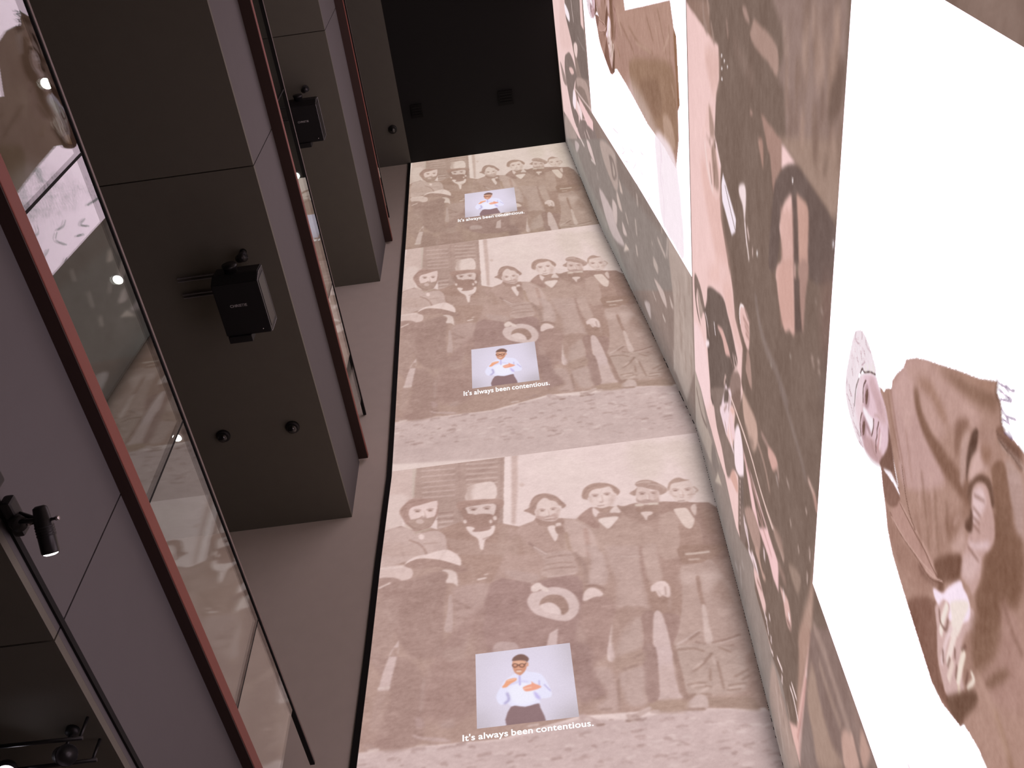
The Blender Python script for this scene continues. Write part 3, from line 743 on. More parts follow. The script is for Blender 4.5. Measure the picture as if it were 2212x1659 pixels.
s,cdb1a9,0.278398,0.0176,0.012,1;-941 4347 -954 4296 -958 4244
s,a5867c,0.179512,0.0176,0.0148,1;337 5245 324 5211 317 5176
s,a5867c,0.151537,0.0176,0.0224,1;85 5224 73 5148 64 5074
s,a5867c,0.315039,0.0176,0.0253,1;999 5114 1017 5050 1016 4990
s,cdb1a9,0.259515,0.0176,0.0292,1;1185 4719 1200 4655 1198 4595
s,a5867c,0.151947,0.0176,0.0164,1;-1341 5148 -1338 5063 -1333 4979
s,cdb1a9,0.284704,0.0176,0.0117,1;349 4788 297 4717 270 4644
s,cdb1a9,0.162963,0.0176,0.024,1;-232 4393 -254 4352 -264 4310
s,cdb1a9,0.158513,0.0176,0.012,1;195 5102 195 5053 192 5005
s,cdb1a9,0.157545,0.0176,0.0179,1;-210 4702 -208 4626 -211 4553
s,cdb1a9,0.261153,0.0176,0.0149,1;-665 5567 -658 5514 -655 5464
s,a5867c,0.120952,0.0176,0.0216,1;494 4345 489 4271 480 4198
s,a5867c,0.224557,0.0176,0.024,1;-1407 4930 -1424 4888 -1428 4845
s,cdb1a9,0.258346,0.0176,0.019,1;-387 4377 -379 4357 -376 4337
s,cdb1a9,0.175873,0.0176,0.0295,1;949 4323 950 4265 943 4209
s,a5867c,0.157871,0.0176,0.0306,1;-1389 5265 -1400 5220 -1402 5174
s,cdb1a9,0.292368,0.0176,0.0268,1;-428 4300 -433 4278 -436 4255
s,a5867c,0.282367,0.0176,0.0194,1;-739 4194 -759 4156 -766 4118
s,a5867c,0.250807,0.0176,0.0109,1;-1263 5342 -1228 5255 -1211 5172
s,cdb1a9,0.146357,0.0176,0.0121,1;761 5266 727 5211 708 5154
s,a5867c,0.168057,0.0176,0.0278,1;-54 4099 -64 4084 -69 4069
s,a5867c,0.219917,0.0176,0.0202,1;-693 4910 -714 4835 -723 4760
s,a5867c,0.204992,0.0176,0.0291,1;-268 4312 -269 4285 -271 4258
s,a5867c,0.273038,0.0176,0.0239,1;1085 4290 1093 4260 1092 4232
s,a5867c,0.192113,0.0176,0.0157,1;-1168 5382 -1174 5330 -1175 5277
s,a5867c,0.29713,0.0176,0.0154,1;1112 4569 1088 4525 1071 4481
s,cdb1a9,0.132346,0.0176,0.0141,1;967 5030 961 4982 953 4936
s,cdb1a9,0.279861,0.0176,0.0187,1;745 5135 751 5085 748 5036
s,a5867c,0.274399,0.0176,0.0318,1;1133 4535 1117 4462 1101 4391
s,cdb1a9,0.240218,0.0176,0.0172,1;-1056 4802 -1054 4759 -1053 4716
s,a5867c,0.240599,0.0176,0.0158,1;-784 4904 -761 4820 -752 4740
s,a5867c,0.293077,0.0176,0.0276,1;-214 4073 -199 4039 -195 4007
s,a5867c,0.217326,0.0176,0.0268,1;-916 4924 -922 4858 -924 4791
s,cdb1a9,0.123278,0.0176,0.0131,1;-940 5570 -954 5509 -958 5447
s,cdb1a9,0.136868,0.0176,0.0306,1;944 4656 934 4582 921 4510
s,cdb1a9,0.278357,0.0176,0.0317,1;-670 5296 -650 5200 -643 5107
s,cdb1a9,0.163345,0.0176,0.0202,1;722 3992 731 3941 730 3893
s,cdb1a9,0.184346,0.0176,0.0101,1;413 5319 401 5276 393 5234
s,cdb1a9,0.22048,0.0176,0.0191,1;-608 4557 -611 4485 -613 4414
s,a5867c,0.20097,0.0176,0.0217,1;-553 5254 -545 5165 -543 5079
s,a5867c,0.160722,0.0176,0.019,1;-1305 4619 -1290 4544 -1281 4471
s,cdb1a9,0.141572,0.0176,0.0304,1;-972 5167 -936 5075 -921 4989
s,a5867c,0.293756,0.0176,0.0223,1;-840 5566 -837 5544 -836 5523
s,cdb1a9,0.126684,0.0176,0.0174,1;-650 5192 -695 5119 -713 5042
s,a5867c,0.161994,0.0176,0.0234,1;-846 5501 -889 5420 -905 5336
s,a5867c,0.133606,0.0176,0.0125,1;-542 4379 -531 4335 -527 4293
s,cdb1a9,0.218819,0.0176,0.025,1;858 5128 843 5105 835 5081
s,a5867c,0.318658,0.0176,0.0171,1;207 4661 207 4594 203 4529
s,cdb1a9,0.308274,0.0176,0.0132,1;-250 4481 -246 4453 -245 4426
s,cdb1a9,0.130867,0.0176,0.0222,1;-362 4982 -333 4910 -324 4842
s,a5867c,0.257641,0.0176,0.024,1;-151 4543 -182 4478 -197 4410
s,cdb1a9,0.228212,0.0176,0.0233,1;-1264 4371 -1253 4346 -1247 4323
s,a5867c,0.319025,0.0176,0.0176,1;-484 4937 -472 4851 -469 4769
s,cdb1a9,0.302587,0.0176,0.025,1;866 3991 839 3927 820 3864
s,cdb1a9,0.196928,0.0176,0.0113,1;424 4171 421 4109 413 4048
s,a5867c,0.154211,0.0176,0.0112,1;777 5190 775 5146 770 5102
s,cdb1a9,0.296988,0.0176,0.0162,1;312 4572 331 4513 334 4458
s,cdb1a9,0.203059,0.0176,0.0306,1;-59 4498 -64 4476 -67 4454
s,a5867c,0.176381,0.0176,0.0229,1;-763 4188 -737 4140 -727 4095
s,a5867c,0.295145,0.0176,0.0253,1;-1416 4939 -1413 4855 -1408 4771
s,a5867c,0.127313,0.0176,0.0265,1;616 4965 627 4888 624 4814
s,cdb1a9,0.264456,0.0176,0.028,1;-872 5003 -852 4915 -843 4831
s,cdb1a9,0.125807,0.0176,0.0197,1;-1222 4343 -1241 4284 -1246 4224
s,cdb1a9,0.209687,0.0176,0.0214,1;700 4806 712 4742 710 4681
s,cdb1a9,0.278718,0.0176,0.0133,1;-1447 5553 -1469 5477 -1474 5400
s,a5867c,0.220538,0.0176,0.0312,1;-854 4448 -839 4402 -834 4358
s,a5867c,0.31274,0.0176,0.0131,1;-336 4872 -330 4832 -329 4793
s,a5867c,0.18687,0.0176,0.0177,1;-854 4395 -851 4374 -850 4353
s,cdb1a9,0.235373,0.0176,0.0273,1;280 5431 287 5387 286 5345
s,a5867c,0.311043,0.0176,0.0126,1;556 4695 564 4655 563 4616
s,cdb1a9,0.240698,0.0176,0.0307,1;-1062 4485 -1048 4454 -1041 4424
s,cdb1a9,0.304087,0.0176,0.0241,1;760 4573 737 4501 720 4429
s,cdb1a9,0.122,0.0176,0.019,1;-1322 5114 -1340 5032 -1343 4950
s,a5867c,0.14395,0.0176,0.0131,1;-1313 4920 -1289 4872 -1278 4826
s,cdb1a9,0.268628,0.0176,0.0235,1;-365 4098 -366 4032 -368 3968
s,a5867c,0.220771,0.0176,0.0215,1;-1235 4286 -1233 4218 -1230 4152
s,cdb1a9,0.207352,0.0176,0.0161,1;-560 5375 -528 5292 -517 5214
s,cdb1a9,0.210238,0.0176,0.0261,1;-907 4238 -912 4209 -914 4180
s,a5867c,0.193886,0.0176,0.0157,1;-1057 5000 -1074 4926 -1079 4852
s,a5867c,0.188781,0.0176,0.0149,1;-526 4809 -500 4730 -492 4655
s,a5867c,0.237608,0.0176,0.0317,1;311 4315 282 4258 265 4201
s,a5867c,0.29185,0.0176,0.0195,1;633 5035 608 4974 592 4913
s,cdb1a9,0.203569,0.0176,0.0148,1;-476 4433 -473 4397 -473 4362
s,a5867c,0.293079,0.0176,0.0128,1;987 4093 980 4027 968 3964
s,cdb1a9,0.197685,0.0176,0.0244,1;-1088 4270 -1044 4193 -1025 4121
s,a5867c,0.147767,0.0176,0.0247,1;712 4461 682 4417 664 4371
s,cdb1a9,0.169595,0.0176,0.0318,1;425 4716 423 4690 420 4665
s,a5867c,0.234447,0.0176,0.0116,1;-380 4776 -398 4728 -407 4679
s,a5867c,0.317252,0.0176,0.0171,1;1268 5052 1253 4981 1237 4912
s,a5867c,0.297246,0.0176,0.0103,1;-1125 4744 -1093 4686 -1080 4631
s,a5867c,0.146945,0.0176,0.0249,1;-551 4916 -560 4891 -564 4866
s,cdb1a9,0.275726,0.0176,0.0285,1;-912 4988 -937 4945 -946 4900
s,cdb1a9,0.275599,0.0176,0.0294,1;433 4772 449 4706 449 4643
s,cdb1a9,0.203815,0.0176,0.0117,1;400 4076 378 4018 364 3961
s,a5867c,0.238853,0.0176,0.0177,1;310 5071 290 5012 278 4953
s,cdb1a9,0.123966,0.0176,0.0122,1;-186 4802 -180 4730 -180 4660
s,cdb1a9,0.287336,0.0176,0.0195,1;-405 5353 -380 5278 -372 5206
s,a5867c,0.313364,0.0176,0.0302,1;439 4589 409 4537 392 4483
s,cdb1a9,0.167532,0.0176,0.0274,1;-88 4592 -126 4529 -145 4465
s,a5867c,0.242827,0.0176,0.0259,1;20 4269 5 4199 -6 4129
s,a5867c,0.140684,0.0176,0.0106,1;-106 4870 -98 4849 -96 4829
s,a5867c,0.181277,0.0176,0.024,1;210 5389 222 5306 222 5226
s,cdb1a9,0.241484,0.0176,0.0115,1;-652 4304 -655 4285 -656 4265
s,a5867c,0.303833,0.0176,0.0256,1;-730 5230 -719 5183 -715 5138
s,a5867c,0.180598,0.0176,0.0173,1;921 4490 919 4457 914 4425
s,cdb1a9,0.291796,0.0176,0.0215,1;1011 4442 991 4403 978 4364
s,a5867c,0.217496,0.0176,0.0164,1;-156 4079 -155 4062 -156 4045
s,a5867c,0.137748,0.0176,0.0112,1;1171 4647 1155 4568 1137 4492
s,a5867c,0.164991,0.0176,0.0142,1;924 5098 910 5059 900 5020
s,cdb1a9,0.168428,0.0176,0.0141,1;-255 5300 -261 5234 -266 5169
s,a5867c,0.195812,0.0176,0.0179,1;-200 4873 -220 4836 -229 4797
s,a5867c,0.166018,0.0176,0.011,1;764 5260 775 5223 776 5188
s,a5867c,0.231845,0.0176,0.028,1;-1186 4230 -1198 4199 -1202 4167
s,cdb1a9,0.17013,0.0176,0.0212,1;935 4700 926 4655 917 4611
s,a5867c,0.12427,0.0176,0.0317,1;-15 4095 -23 4049 -30 4004
s,cdb1a9,0.189944,0.0176,0.029,1;-1426 5180 -1435 5094 -1434 5009
s,cdb1a9,0.244997,0.0176,0.0232,1;74 4862 83 4782 82 4704
s,a5867c,0.29129,0.0176,0.0272,1;341 4135 323 4105 313 4075
s,cdb1a9,0.251943,0.0176,0.0214,1;-344 4671 -325 4597 -320 4528
s,a5867c,0.287592,0.0176,0.0293,1;-1066 4828 -1066 4809 -1066 4791
s,a5867c,0.274037,0.0176,0.0255,1;74 4106 77 4083 77 4061
s,a5867c,0.225968,0.0176,0.0258,1;853 3962 867 3915 866 3870
s,cdb1a9,0.24859,0.0176,0.0133,1;910 5065 924 4987 921 4913
s,a5867c,0.124861,0.0176,0.0238,1;815 5050 779 4965 755 4879
s,a5867c,0.206989,0.0176,0.0101,1;167 4768 138 4690 121 4611
s,a5867c,0.149564,0.0176,0.0151,1;312 5138 318 5092 317 5047
s,a5867c,0.293734,0.0176,0.0256,1;-1347 4520 -1356 4477 -1357 4432
s,a5867c,0.239707,0.0176,0.0188,1;-541 4884 -566 4803 -576 4721
s,a5867c,0.27038,0.0176,0.0297,1;-422 4177 -442 4119 -451 4061
s,cdb1a9,0.244293,0.0176,0.0219,1;-476 4534 -482 4507 -485 4480
s,cdb1a9,0.307659,0.0176,0.0146,1;35 4796 41 4744 40 4695
s,cdb1a9,0.284764,0.0176,0.0168,1;-591 4759 -571 4718 -563 4680
s,cdb1a9,0.148606,0.0176,0.0143,1;125 4604 116 4559 110 4515
s,a5867c,0.253399,0.0176,0.0188,1;341 4892 325 4860 316 4828
s,a5867c,0.126236,0.0176,0.0186,1;739 4838 728 4818 722 4797
s,cdb1a9,0.143966,0.0176,0.0162,1;514 4512 536 4441 538 4375
s,a5867c,0.168979,0.0176,0.0227,1;-455 4265 -448 4196 -446 4129
s,cdb1a9,0.282681,0.0176,0.0184,1;-1153 5659 -1141 5633 -1136 5609
s,cdb1a9,0.130149,0.0176,0.0312,1;166 5223 153 5152 143 5082
s,cdb1a9,0.130107,0.0176,0.0166,1;1095 4989 1084 4965 1076 4940
s,cdb1a9,0.287729,0.0176,0.0169,1;491 4432 500 4367 498 4304
s,cdb1a9,0.134171,0.0176,0.0183,1;-225 4745 -217 4724 -215 4704
s,a5867c,0.130017,0.0176,0.0163,1;-736 5032 -713 4963 -705 4898
s,a5867c,0.145286,0.0176,0.0146,1;901 4968 903 4890 894 4815
s,a5867c,0.242564,0.0176,0.0272,1;-878 4445 -862 4366 -856 4290
s,a5867c,0.294043,0.0176,0.0115,1;724 4531 689 4473 669 4414
s,a5867c,0.136483,0.0176,0.011,1;-26 5271 -35 5183 -43 5097
s,cdb1a9,0.270606,0.0176,0.0177,1;69 4873 86 4793 88 4717
s,a5867c,0.16261,0.0176,0.0219,1;690 4609 702 4545 699 4485
s,cdb1a9,0.299932,0.0176,0.0238,1;-225 5070 -217 5041 -215 5012
s,cdb1a9,0.312581,0.0176,0.0311,1;703 4708 698 4672 692 4637
s,cdb1a9,0.14641,0.0176,0.0133,1;-344 4646 -347 4622 -349 4598
s,a5867c,0.303954,0.0176,0.0131,1;-510 5269 -526 5239 -533 5208
s,cdb1a9,0.130794,0.0176,0.0156,1;-1424 5697 -1403 5651 -1393 5606
s,a5867c,0.281821,0.0176,0.0137,1;566 4950 544 4869 527 4788
s,a5867c,0.227789,0.0176,0.0101,1;844 4110 824 4054 808 3997
s,cdb1a9,0.13032,0.0176,0.0112,1;745 5070 732 5024 723 4978
s,cdb1a9,0.157268,0.0176,0.0295,1;-950 4790 -923 4739 -911 4691
s,cdb1a9,0.173866,0.0176,0.0224,1;-1331 4416 -1351 4376 -1357 4334
s,a5867c,0.200919,0.0176,0.0298,1;772 4124 750 4085 736 4046
s,cdb1a9,0.171211,0.0176,0.0184,1;176 5188 203 5119 209 5054
s,cdb1a9,0.154554,0.0176,0.0317,1;91 4585 51 4525 31 4463
s,a5867c,0.295439,0.0176,0.0171,1;-313 4760 -350 4689 -367 4616
s,cdb1a9,0.207391,0.0176,0.0201,1;-776 5347 -815 5278 -831 5206
s,cdb1a9,0.271637,0.0176,0.0276,1;727 4742 704 4694 690 4646
s,cdb1a9,0.246852,0.0176,0.0133,1;-1300 4990 -1296 4936 -1292 4883
s,cdb1a9,0.206026,0.0176,0.017,1;571 4755 547 4723 534 4690
s,cdb1a9,0.279282,0.0176,0.0194,1;-610 5040 -596 4950 -591 4863
s,cdb1a9,0.263443,0.0176,0.0184,1;888 5055 833 4974 801 4891
s,cdb1a9,0.192983,0.0176,0.0215,1;-610 4594 -644 4537 -658 4478
s,cdb1a9,0.281542,0.0176,0.016,1;-1043 5481 -1044 5402 -1043 5324
s,cdb1a9,0.188429,0.0176,0.0194,1;-996 5199 -986 5173 -981 5147
s,cdb1a9,0.268431,0.0176,0.0265,1;740 4640 737 4611 732 4583
s,cdb1a9,0.215112,0.0176,0.0207,1;1234 4894 1195 4814 1168 4733
s,a5867c,0.224628,0.0176,0.0167,1;-1332 5239 -1354 5180 -1360 5119
s,cdb1a9,0.269273,0.0176,0.0267,1;-883 4546 -904 4510 -912 4473
s,a5867c,0.149115,0.0176,0.0262,1;840 5092 819 5066 808 5038
s,cdb1a9,0.252389,0.0176,0.0183,1;1040 4556 1030 4485 1017 4416
s,cdb1a9,0.156623,0.0176,0.0133,1;-347 4302 -365 4273 -374 4242
s,cdb1a9,0.178705,0.0176,0.0159,1;1054 4159 1042 4126 1032 4093
s,cdb1a9,0.244897,0.0176,0.0316,1;-812 5264 -798 5229 -792 5195
s,cdb1a9,0.148276,0.0176,0.0151,1;-954 4849 -941 4767 -935 4687
s,a5867c,0.213053,0.0176,0.0254,1;1064 4528 1053 4455 1038 4384
s,cdb1a9,0.279422,0.0176,0.0271,1;-1004 4458 -967 4374 -951 4295
s,cdb1a9,0.271808,0.0176,0.0127,1;-1373 4345 -1381 4329 -1384 4312
s,cdb1a9,0.217821,0.0176,0.0232,1;1039 4214 1027 4193 1019 4170
s,a5867c,0.159679,0.0176,0.0272,1;-680 5327 -687 5283 -690 5238
s,a5867c,0.281745,0.0176,0.02,1;-712 4786 -715 4738 -717 4691
s,a5867c,0.310256,0.0176,0.02,1;830 4170 829 4134 824 4099
s,cdb1a9,0.16856,0.0176,0.0103,1;-92 4467 -89 4421 -90 4376
s,a5867c,0.238945,0.0176,0.0246,1;431 4592 394 4528 373 4464
s,cdb1a9,0.276028,0.0176,0.0298,1;151 4262 163 4230 166 4200
s,cdb1a9,0.164002,0.0176,0.0269,1;-716 4315 -674 4236 -659 4163
s,cdb1a9,0.144351,0.0176,0.0254,1;-996 4790 -992 4711 -989 4634
s,cdb1a9,0.272222,0.0176,0.0313,1;-214 4967 -228 4932 -235 4896
s,a5867c,0.235644,0.0176,0.0115,1;1019 4497 1031 4456 1031 4417
s,a5867c,0.185102,0.0176,0.0227,1;910 4589 907 4546 901 4505
s,cdb1a9,0.260851,0.0176,0.0114,1;-1050 4730 -1029 4660 -1019 4594
s,a5867c,0.260847,0.0176,0.0188,1;-794 5573 -776 5512 -768 5453
s,cdb1a9,0.274672,0.0176,0.013,1;-61 4665 -82 4589 -95 4513
s,a5867c,0.308562,0.0176,0.0116,1;-463 4456 -437 4399 -429 4344
s,cdb1a9,0.217153,0.0176,0.0175,1;-116 4304 -144 4264 -158 4222
s,a5867c,0.143611,0.0176,0.0261,1;199 4464 199 4399 194 4335
s,a5867c,0.124114,0.0176,0.0295,1;701 3947 685 3890 671 3834
s,a5867c,0.319256,0.0176,0.0258,1;964 4866 945 4825 932 4783
s,cdb1a9,0.239464,0.0176,0.0249,1;-320 5162 -318 5121 -318 5081
s,cdb1a9,0.271405,0.0176,0.024,1;388 4422 390 4351 385 4282
s,a5867c,0.177441,0.0176,0.0124,1;-1241 4470 -1242 4406 -1241 4343
s,e0c9c5,0.689324,0.0128,0.0383,1;1104 3396 1139 3401 1170 3390
s,e0c9c5,0.5188,0.0128,0.0475,1;-269 3453 -256 3454 -245 3446
s,e0c9c5,0.603838,0.0128,0.03,1;-1428 3833 -1420 3834 -1412 3842
s,ae918c,0.4338,0.0128,0.0214,1;903 3636 912 3637 922 3640
s,ae918c,0.485982,0.0128,0.0211,1;-37 3337 -16 3340 5 3337
s,ae918c,0.330538,0.0128,0.036,1;283 3590 310 3593 335 3594
s,ae918c,0.652976,0.0128,0.0338,1;-416 3627 -388 3631 -362 3628
s,ae918c,0.44432,0.0128,0.0218,1;-453 3556 -441 3557 -428 3563
s,ae918c,0.63045,0.0128,0.0266,1;778 3513 812 3518 843 3513
s,ae918c,0.652593,0.0128,0.0239,1;834 3406 843 3408 853 3410
s,ae918c,0.413643,0.0128,0.0201,1;-52 3521 -43 3522 -34 3523
s,e0c9c5,0.629668,0.0128,0.0325,1;661 3744 672 3746 682 3745
s,e0c9c5,0.414049,0.0128,0.0373,1;-133 3418 -112 3421 -92 3411
s,ae918c,0.446545,0.0128,0.0286,1;878 3537 890 3539 902 3539
s,e0c9c5,0.287433,0.0128,0.0473,1;-725 3721 -705 3724 -686 3723
s,ae918c,0.305807,0.0128,0.0179,1;502 3405 533 3409 562 3406
s,e0c9c5,0.45947,0.0128,0.0216,1;557 3336 576 3338 594 3343
s,e0c9c5,0.494481,0.0128,0.0173,1;570 3356 605 3361 636 3347
s,e0c9c5,0.677351,0.0128,0.0301,1;-1345 3663 -1322 3666 -1298 3658
s,e0c9c5,0.601689,0.0128,0.0252,1;562 3784 572 3785 581 3782
s,ae918c,0.593297,0.0128,0.0218,1;-483 3402 -456 3405 -429 3399
s,e0c9c5,0.623238,0.0128,0.0427,1;1238 3647 1249 3649 1257 3639
s,ae918c,0.397745,0.0128,0.0277,1;637 3382 653 3384 670 3388
s,e0c9c5,0.29091,0.0128,0.0418,1;-565 3407 -533 3412 -500 3399
s,e0c9c5,0.349711,0.0128,0.0466,1;42 3370 74 3375 104 3363
s,e0c9c5,0.580534,0.0128,0.0356,1;-13 3330 7 3332 26 3337
s,ae918c,0.400055,0.0128,0.0291,1;775 3560 809 3564 841 3563
s,ae918c,0.402651,0.0128,0.0177,1;862 3261 873 3262 886 3266
s,ae918c,0.341244,0.0128,0.0235,1;-360 3755 -350 3756 -339 3756
s,e0c9c5,0.519909,0.0128,0.0178,1;-80 3337 -63 3340 -46 3337
s,e0c9c5,0.67928,0.0128,0.0472,1;1037 3204 1058 3207 1078 3208
s,ae918c,0.509754,0.0128,0.03,1;1044 3441 1070 3444 1096 3446
s,e0c9c5,0.53626,0.0128,0.0289,1;-799 3749 -791 3750 -783 3749
s,ae918c,0.25789,0.0128,0.044,1;-1002 3436 -992 3438 -982 3437
s,ae918c,0.539489,0.0128,0.035,1;931 3511 943 3512 952 3502
s,ae918c,0.450411,0.0128,0.0167,1;226 3698 245 3701 265 3699
s,e0c9c5,0.558716,0.0128,0.0182,1;837 3630 857 3633 875 3627
s,ae918c,0.62529,0.0128,0.0441,1;-768 3756 -744 3759 -720 3762
s,ae918c,0.672974,0.0128,0.0322,1;-267 3790 -241 3794 -215 3792
s,e0c9c5,0.463734,0.0128,0.0262,1;759 3686 793 3690 826 3689
s,ae918c,0.57568,0.0128,0.0299,1;71 3522 82 3524 92 3514
s,e0c9c5,0.507055,0.0128,0.0247,1;-546 3660 -511 3664 -477 3656
s,ae918c,0.262195,0.0128,0.0386,1;-1105 3554 -1089 3556 -1073 3553
s,e0c9c5,0.282475,0.0128,0.024,1;62 3417 70 3418 77 3416
s,ae918c,0.470982,0.0128,0.0431,1;-26 3335 -11 3337 5 3343
s,e0c9c5,0.437039,0.0128,0.0212,1;910 3229 938 3233 965 3234
s,ae918c,0.37839,0.0128,0.0185,1;-656 3626 -624 3630 -592 3620
s,ae918c,0.277733,0.0128,0.0385,1;386 3273 408 3276 428 3267
s,ae918c,0.69213,0.0128,0.0314,1;316 3600 336 3603 356 3601
s,e0c9c5,0.507662,0.0128,0.0433,1;-1386 3750 -1365 3753 -1343 3749
s,ae918c,0.41798,0.0128,0.0392,1;-94 3420 -62 3425 -29 3422
s,ae918c,0.535701,0.0128,0.0464,1;678 3373 699 3376 719 3375
s,ae918c,0.379985,0.0128,0.0264,1;-410 3470 -378 3474 -347 3472
s,e0c9c5,0.614799,0.0128,0.0331,1;428 3513 452 3516 476 3520
s,e0c9c5,0.39599,0.0128,0.0461,1;1074 3321 1103 3325 1130 3318
s,ae918c,0.625353,0.0128,0.0326,1;1102 3437 1112 3438 1122 3439
s,ae918c,0.55631,0.0128,0.0266,1;115 3652 143 3656 168 3643
s,e0c9c5,0.372307,0.0128,0.0287,1;24 3603 37 3605 52 3611
s,ae918c,0.465258,0.0128,0.0405,1;254 3406 266 3408 276 3399
s,ae918c,0.298801,0.0128,0.043,1;-1199 3474 -1168 3478 -1137 3477
s,ae918c,0.593796,0.0128,0.0201,1;-710 3587 -682 3591 -655 3586
s,e0c9c5,0.329206,0.0128,0.0307,1;-10 3751 6 3754 23 3756
s,ae918c,0.382375,0.0128,0.0452,1;370 3358 402 3362 432 3358
s,ae918c,0.470802,0.0128,0.0256,1;-1352 3660 -1318 3665 -1282 3656
s,ae918c,0.614537,0.0128,0.0231,1;1164 3453 1182 3455 1198 3448
s,e0c9c5,0.681153,0.0128,0.0388,1;944 3517 965 3520 984 3515
s,e0c9c5,0.612425,0.0128,0.0447,1;912 3469 925 3471 937 3472
s,ae918c,0.602053,0.0128,0.021,1;-1388 3690 -1357 3695 -1326 3696
s,ae918c,0.645828,0.0128,0.038,1;-464 3591 -450 3593 -437 3595
s,e0c9c5,0.602929,0.0128,0.0474,1;304 3366 316 3368 329 3373
s,e0c9c5,0.371458,0.0128,0.0347,1;932 3471 949 3473 961 3462
s,ae918c,0.553696,0.0128,0.0199,1;170 3804 179 3805 188 3802
s,ae918c,0.632772,0.0128,0.0162,1;-133 3876 -97 3881 -63 3873
s,e0c9c5,0.605717,0.0128,0.043,1;1082 3634 1091 3636 1102 3642
s,ae918c,0.689469,0.0128,0.0174,1;745 3299 753 3300 758 3290
s,ae918c,0.513143,0.0128,0.0452,1;1183 3381 1194 3383 1206 3388
s,e0c9c5,0.285059,0.0128,0.0299,1;483 3451 511 3455 535 3443
s,e0c9c5,0.349418,0.0128,0.046,1;358 3781 369 3783 377 3773
s,ae918c,0.689051,0.0128,0.0413,1;1107 3198 1132 3201 1154 3197
s,e0c9c5,0.638112,0.0128,0.0198,1;596 3416 606 3417 614 3409
s,e0c9c5,0.268089,0.0128,0.0463,1;103 3523 131 3526 156 3514
s,ae918c,0.424955,0.0128,0.0355,1;-1212 3468 -1190 3471 -1168 3460
s,e0c9c5,0.324367,0.0128,0.0173,1;-632 3558 -620 3560 -609 3551
s,e0c9c5,0.585389,0.0128,0.0281,1;1205 3544 1233 3548 1257 3540
s,ae918c,0.564835,0.0128,0.032,1;-329 3719 -319 3721 -310 3728
s,ae918c,0.461926,0.0128,0.0223,1;-949 3784 -921 3788 -893 3774
s,ae918c,0.38692,0.0128,0.0249,1;11 3371 19 3372 26 3369
s,e0c9c5,0.633802,0.0128,0.0253,1;1192 3492 1226 3496 1254 3484
s,ae918c,0.492559,0.0128,0.0375,1;312 3813 328 3816 341 3805
s,ae918c,0.284765,0.0128,0.0183,1;507 3768 528 3771 549 3768
s,ae918c,0.464969,0.0128,0.0433,1;396 3517 429 3521 458 3513
s,ae918c,0.645461,0.0128,0.0384,1;168 3443 184 3445 200 3447
s,ae918c,0.397196,0.0128,0.0288,1;174 3384 186 3386 197 3381
s,e0c9c5,0.519839,0.0128,0.0349,1;261 3353 283 3356 304 3356
s,ae918c,0.667823,0.0128,0.0331,1;-1054 3511 -1042 3513 -1031 3514
s,ae918c,0.308137,0.0128,0.0411,1;206 3503 234 3507 259 3494
s,ae918c,0.359979,0.0128,0.0209,1;-1319 3665 -1284 3670 -1247 3660
s,e0c9c5,0.428237,0.0128,0.0248,1;464 3442 488 3445 512 3443
s,ae918c,0.592402,0.0128,0.0382,1;546 3577 578 3581 606 3570
s,ae918c,0.491792,0.0128,0.0388,1;-20 3727 10 3732 39 3731
s,ae918c,0.471974,0.0128,0.0184,1;-13 3430 10 3433 33 3437
s,e0c9c5,0.39878,0.0128,0.0259,1;356 3601 374 3603 389 3593
s,e0c9c5,0.652431,0.0128,0.0183,1;-1103 3455 -1072 3459 -1041 3453
s,ae918c,0.550137,0.0128,0.0161,1;227 3602 246 3605 263 3602
s,ae918c,0.52128,0.0128,0.033,1;-872 3641 -853 3643 -834 3646
s,ae918c,0.290912,0.0128,0.0225,1;-739 3612 -712 3616 -685 3616
s,ae918c,0.480225,0.0128,0.0227,1;-311 3549 -290 3552 -269 3542
s,ae918c,0.390314,0.0128,0.0442,1;-874 3549 -865 3550 -855 3557
s,ae918c,0.435596,0.0128,0.0468,1;477 3756 514 3761 550 3759
s,ae918c,0.267369,0.0128,0.0366,1;-564 3552 -530 3556 -496 3549
s,e0c9c5,0.532371,0.0128,0.0444,1;635 3247 654 3249 670 3242
s,ae918c,0.601291,0.0128,0.029,1;1067 3386 1095 3389 1119 3382
s,e0c9c5,0.491494,0.0128,0.0458,1;-1058 3564 -1035 3567 -1012 3568
s,ae918c,0.687255,0.0128,0.0368,1;-691 3730 -677 3732 -663 3727
s,e0c9c5,0.649959,0.0128,0.0324,1;-822 3565 -807 3567 -792 3571
s,ae918c,0.675268,0.0128,0.044,1;1138 3275 1163 3278 1185 3274
s,ae918c,0.55046,0.0128,0.021,1;553 3462 567 3464 582 3466
s,ae918c,0.268754,0.0128,0.0261,1;551 3516 586 3520 618 3514
s,e0c9c5,0.485124,0.0128,0.0433,1;511 3627 525 3629 537 3618
s,ae918c,0.467432,0.0128,0.0472,1;-256 3341 -239 3344 -223 3340
s,e0c9c5,0.43958,0.0128,0.0354,1;2 3715 28 3718 54 3715
s,ae918c,0.669329,0.0128,0.0344,1;350 3775 369 3777 387 3783
s,ae918c,0.451732,0.0128,0.0253,1;468 3491 497 3495 525 3487
s,ae918c,0.558578,0.0128,0.0217,1;863 3294 884 3297 903 3291
s,e0c9c5,0.557089,0.0128,0.0373,1;886 3393 913 3396 940 3398
s,e0c9c5,0.292571,0.0128,0.0163,1;822 3258 854 3262 885 3258
s,ae918c,0.666407,0.0128,0.042,1;848 3476 856 3477 864 3481
s,ae918c,0.453341,0.0128,0.0195,1;226 3420 236 3422 246 3422
s,ae918c,0.618137,0.0128,0.0435,1;-905 3580 -874 3584 -843 3574
s,e0c9c5,0.683633,0.0128,0.0349,1;241 3530 261 3533 281 3535
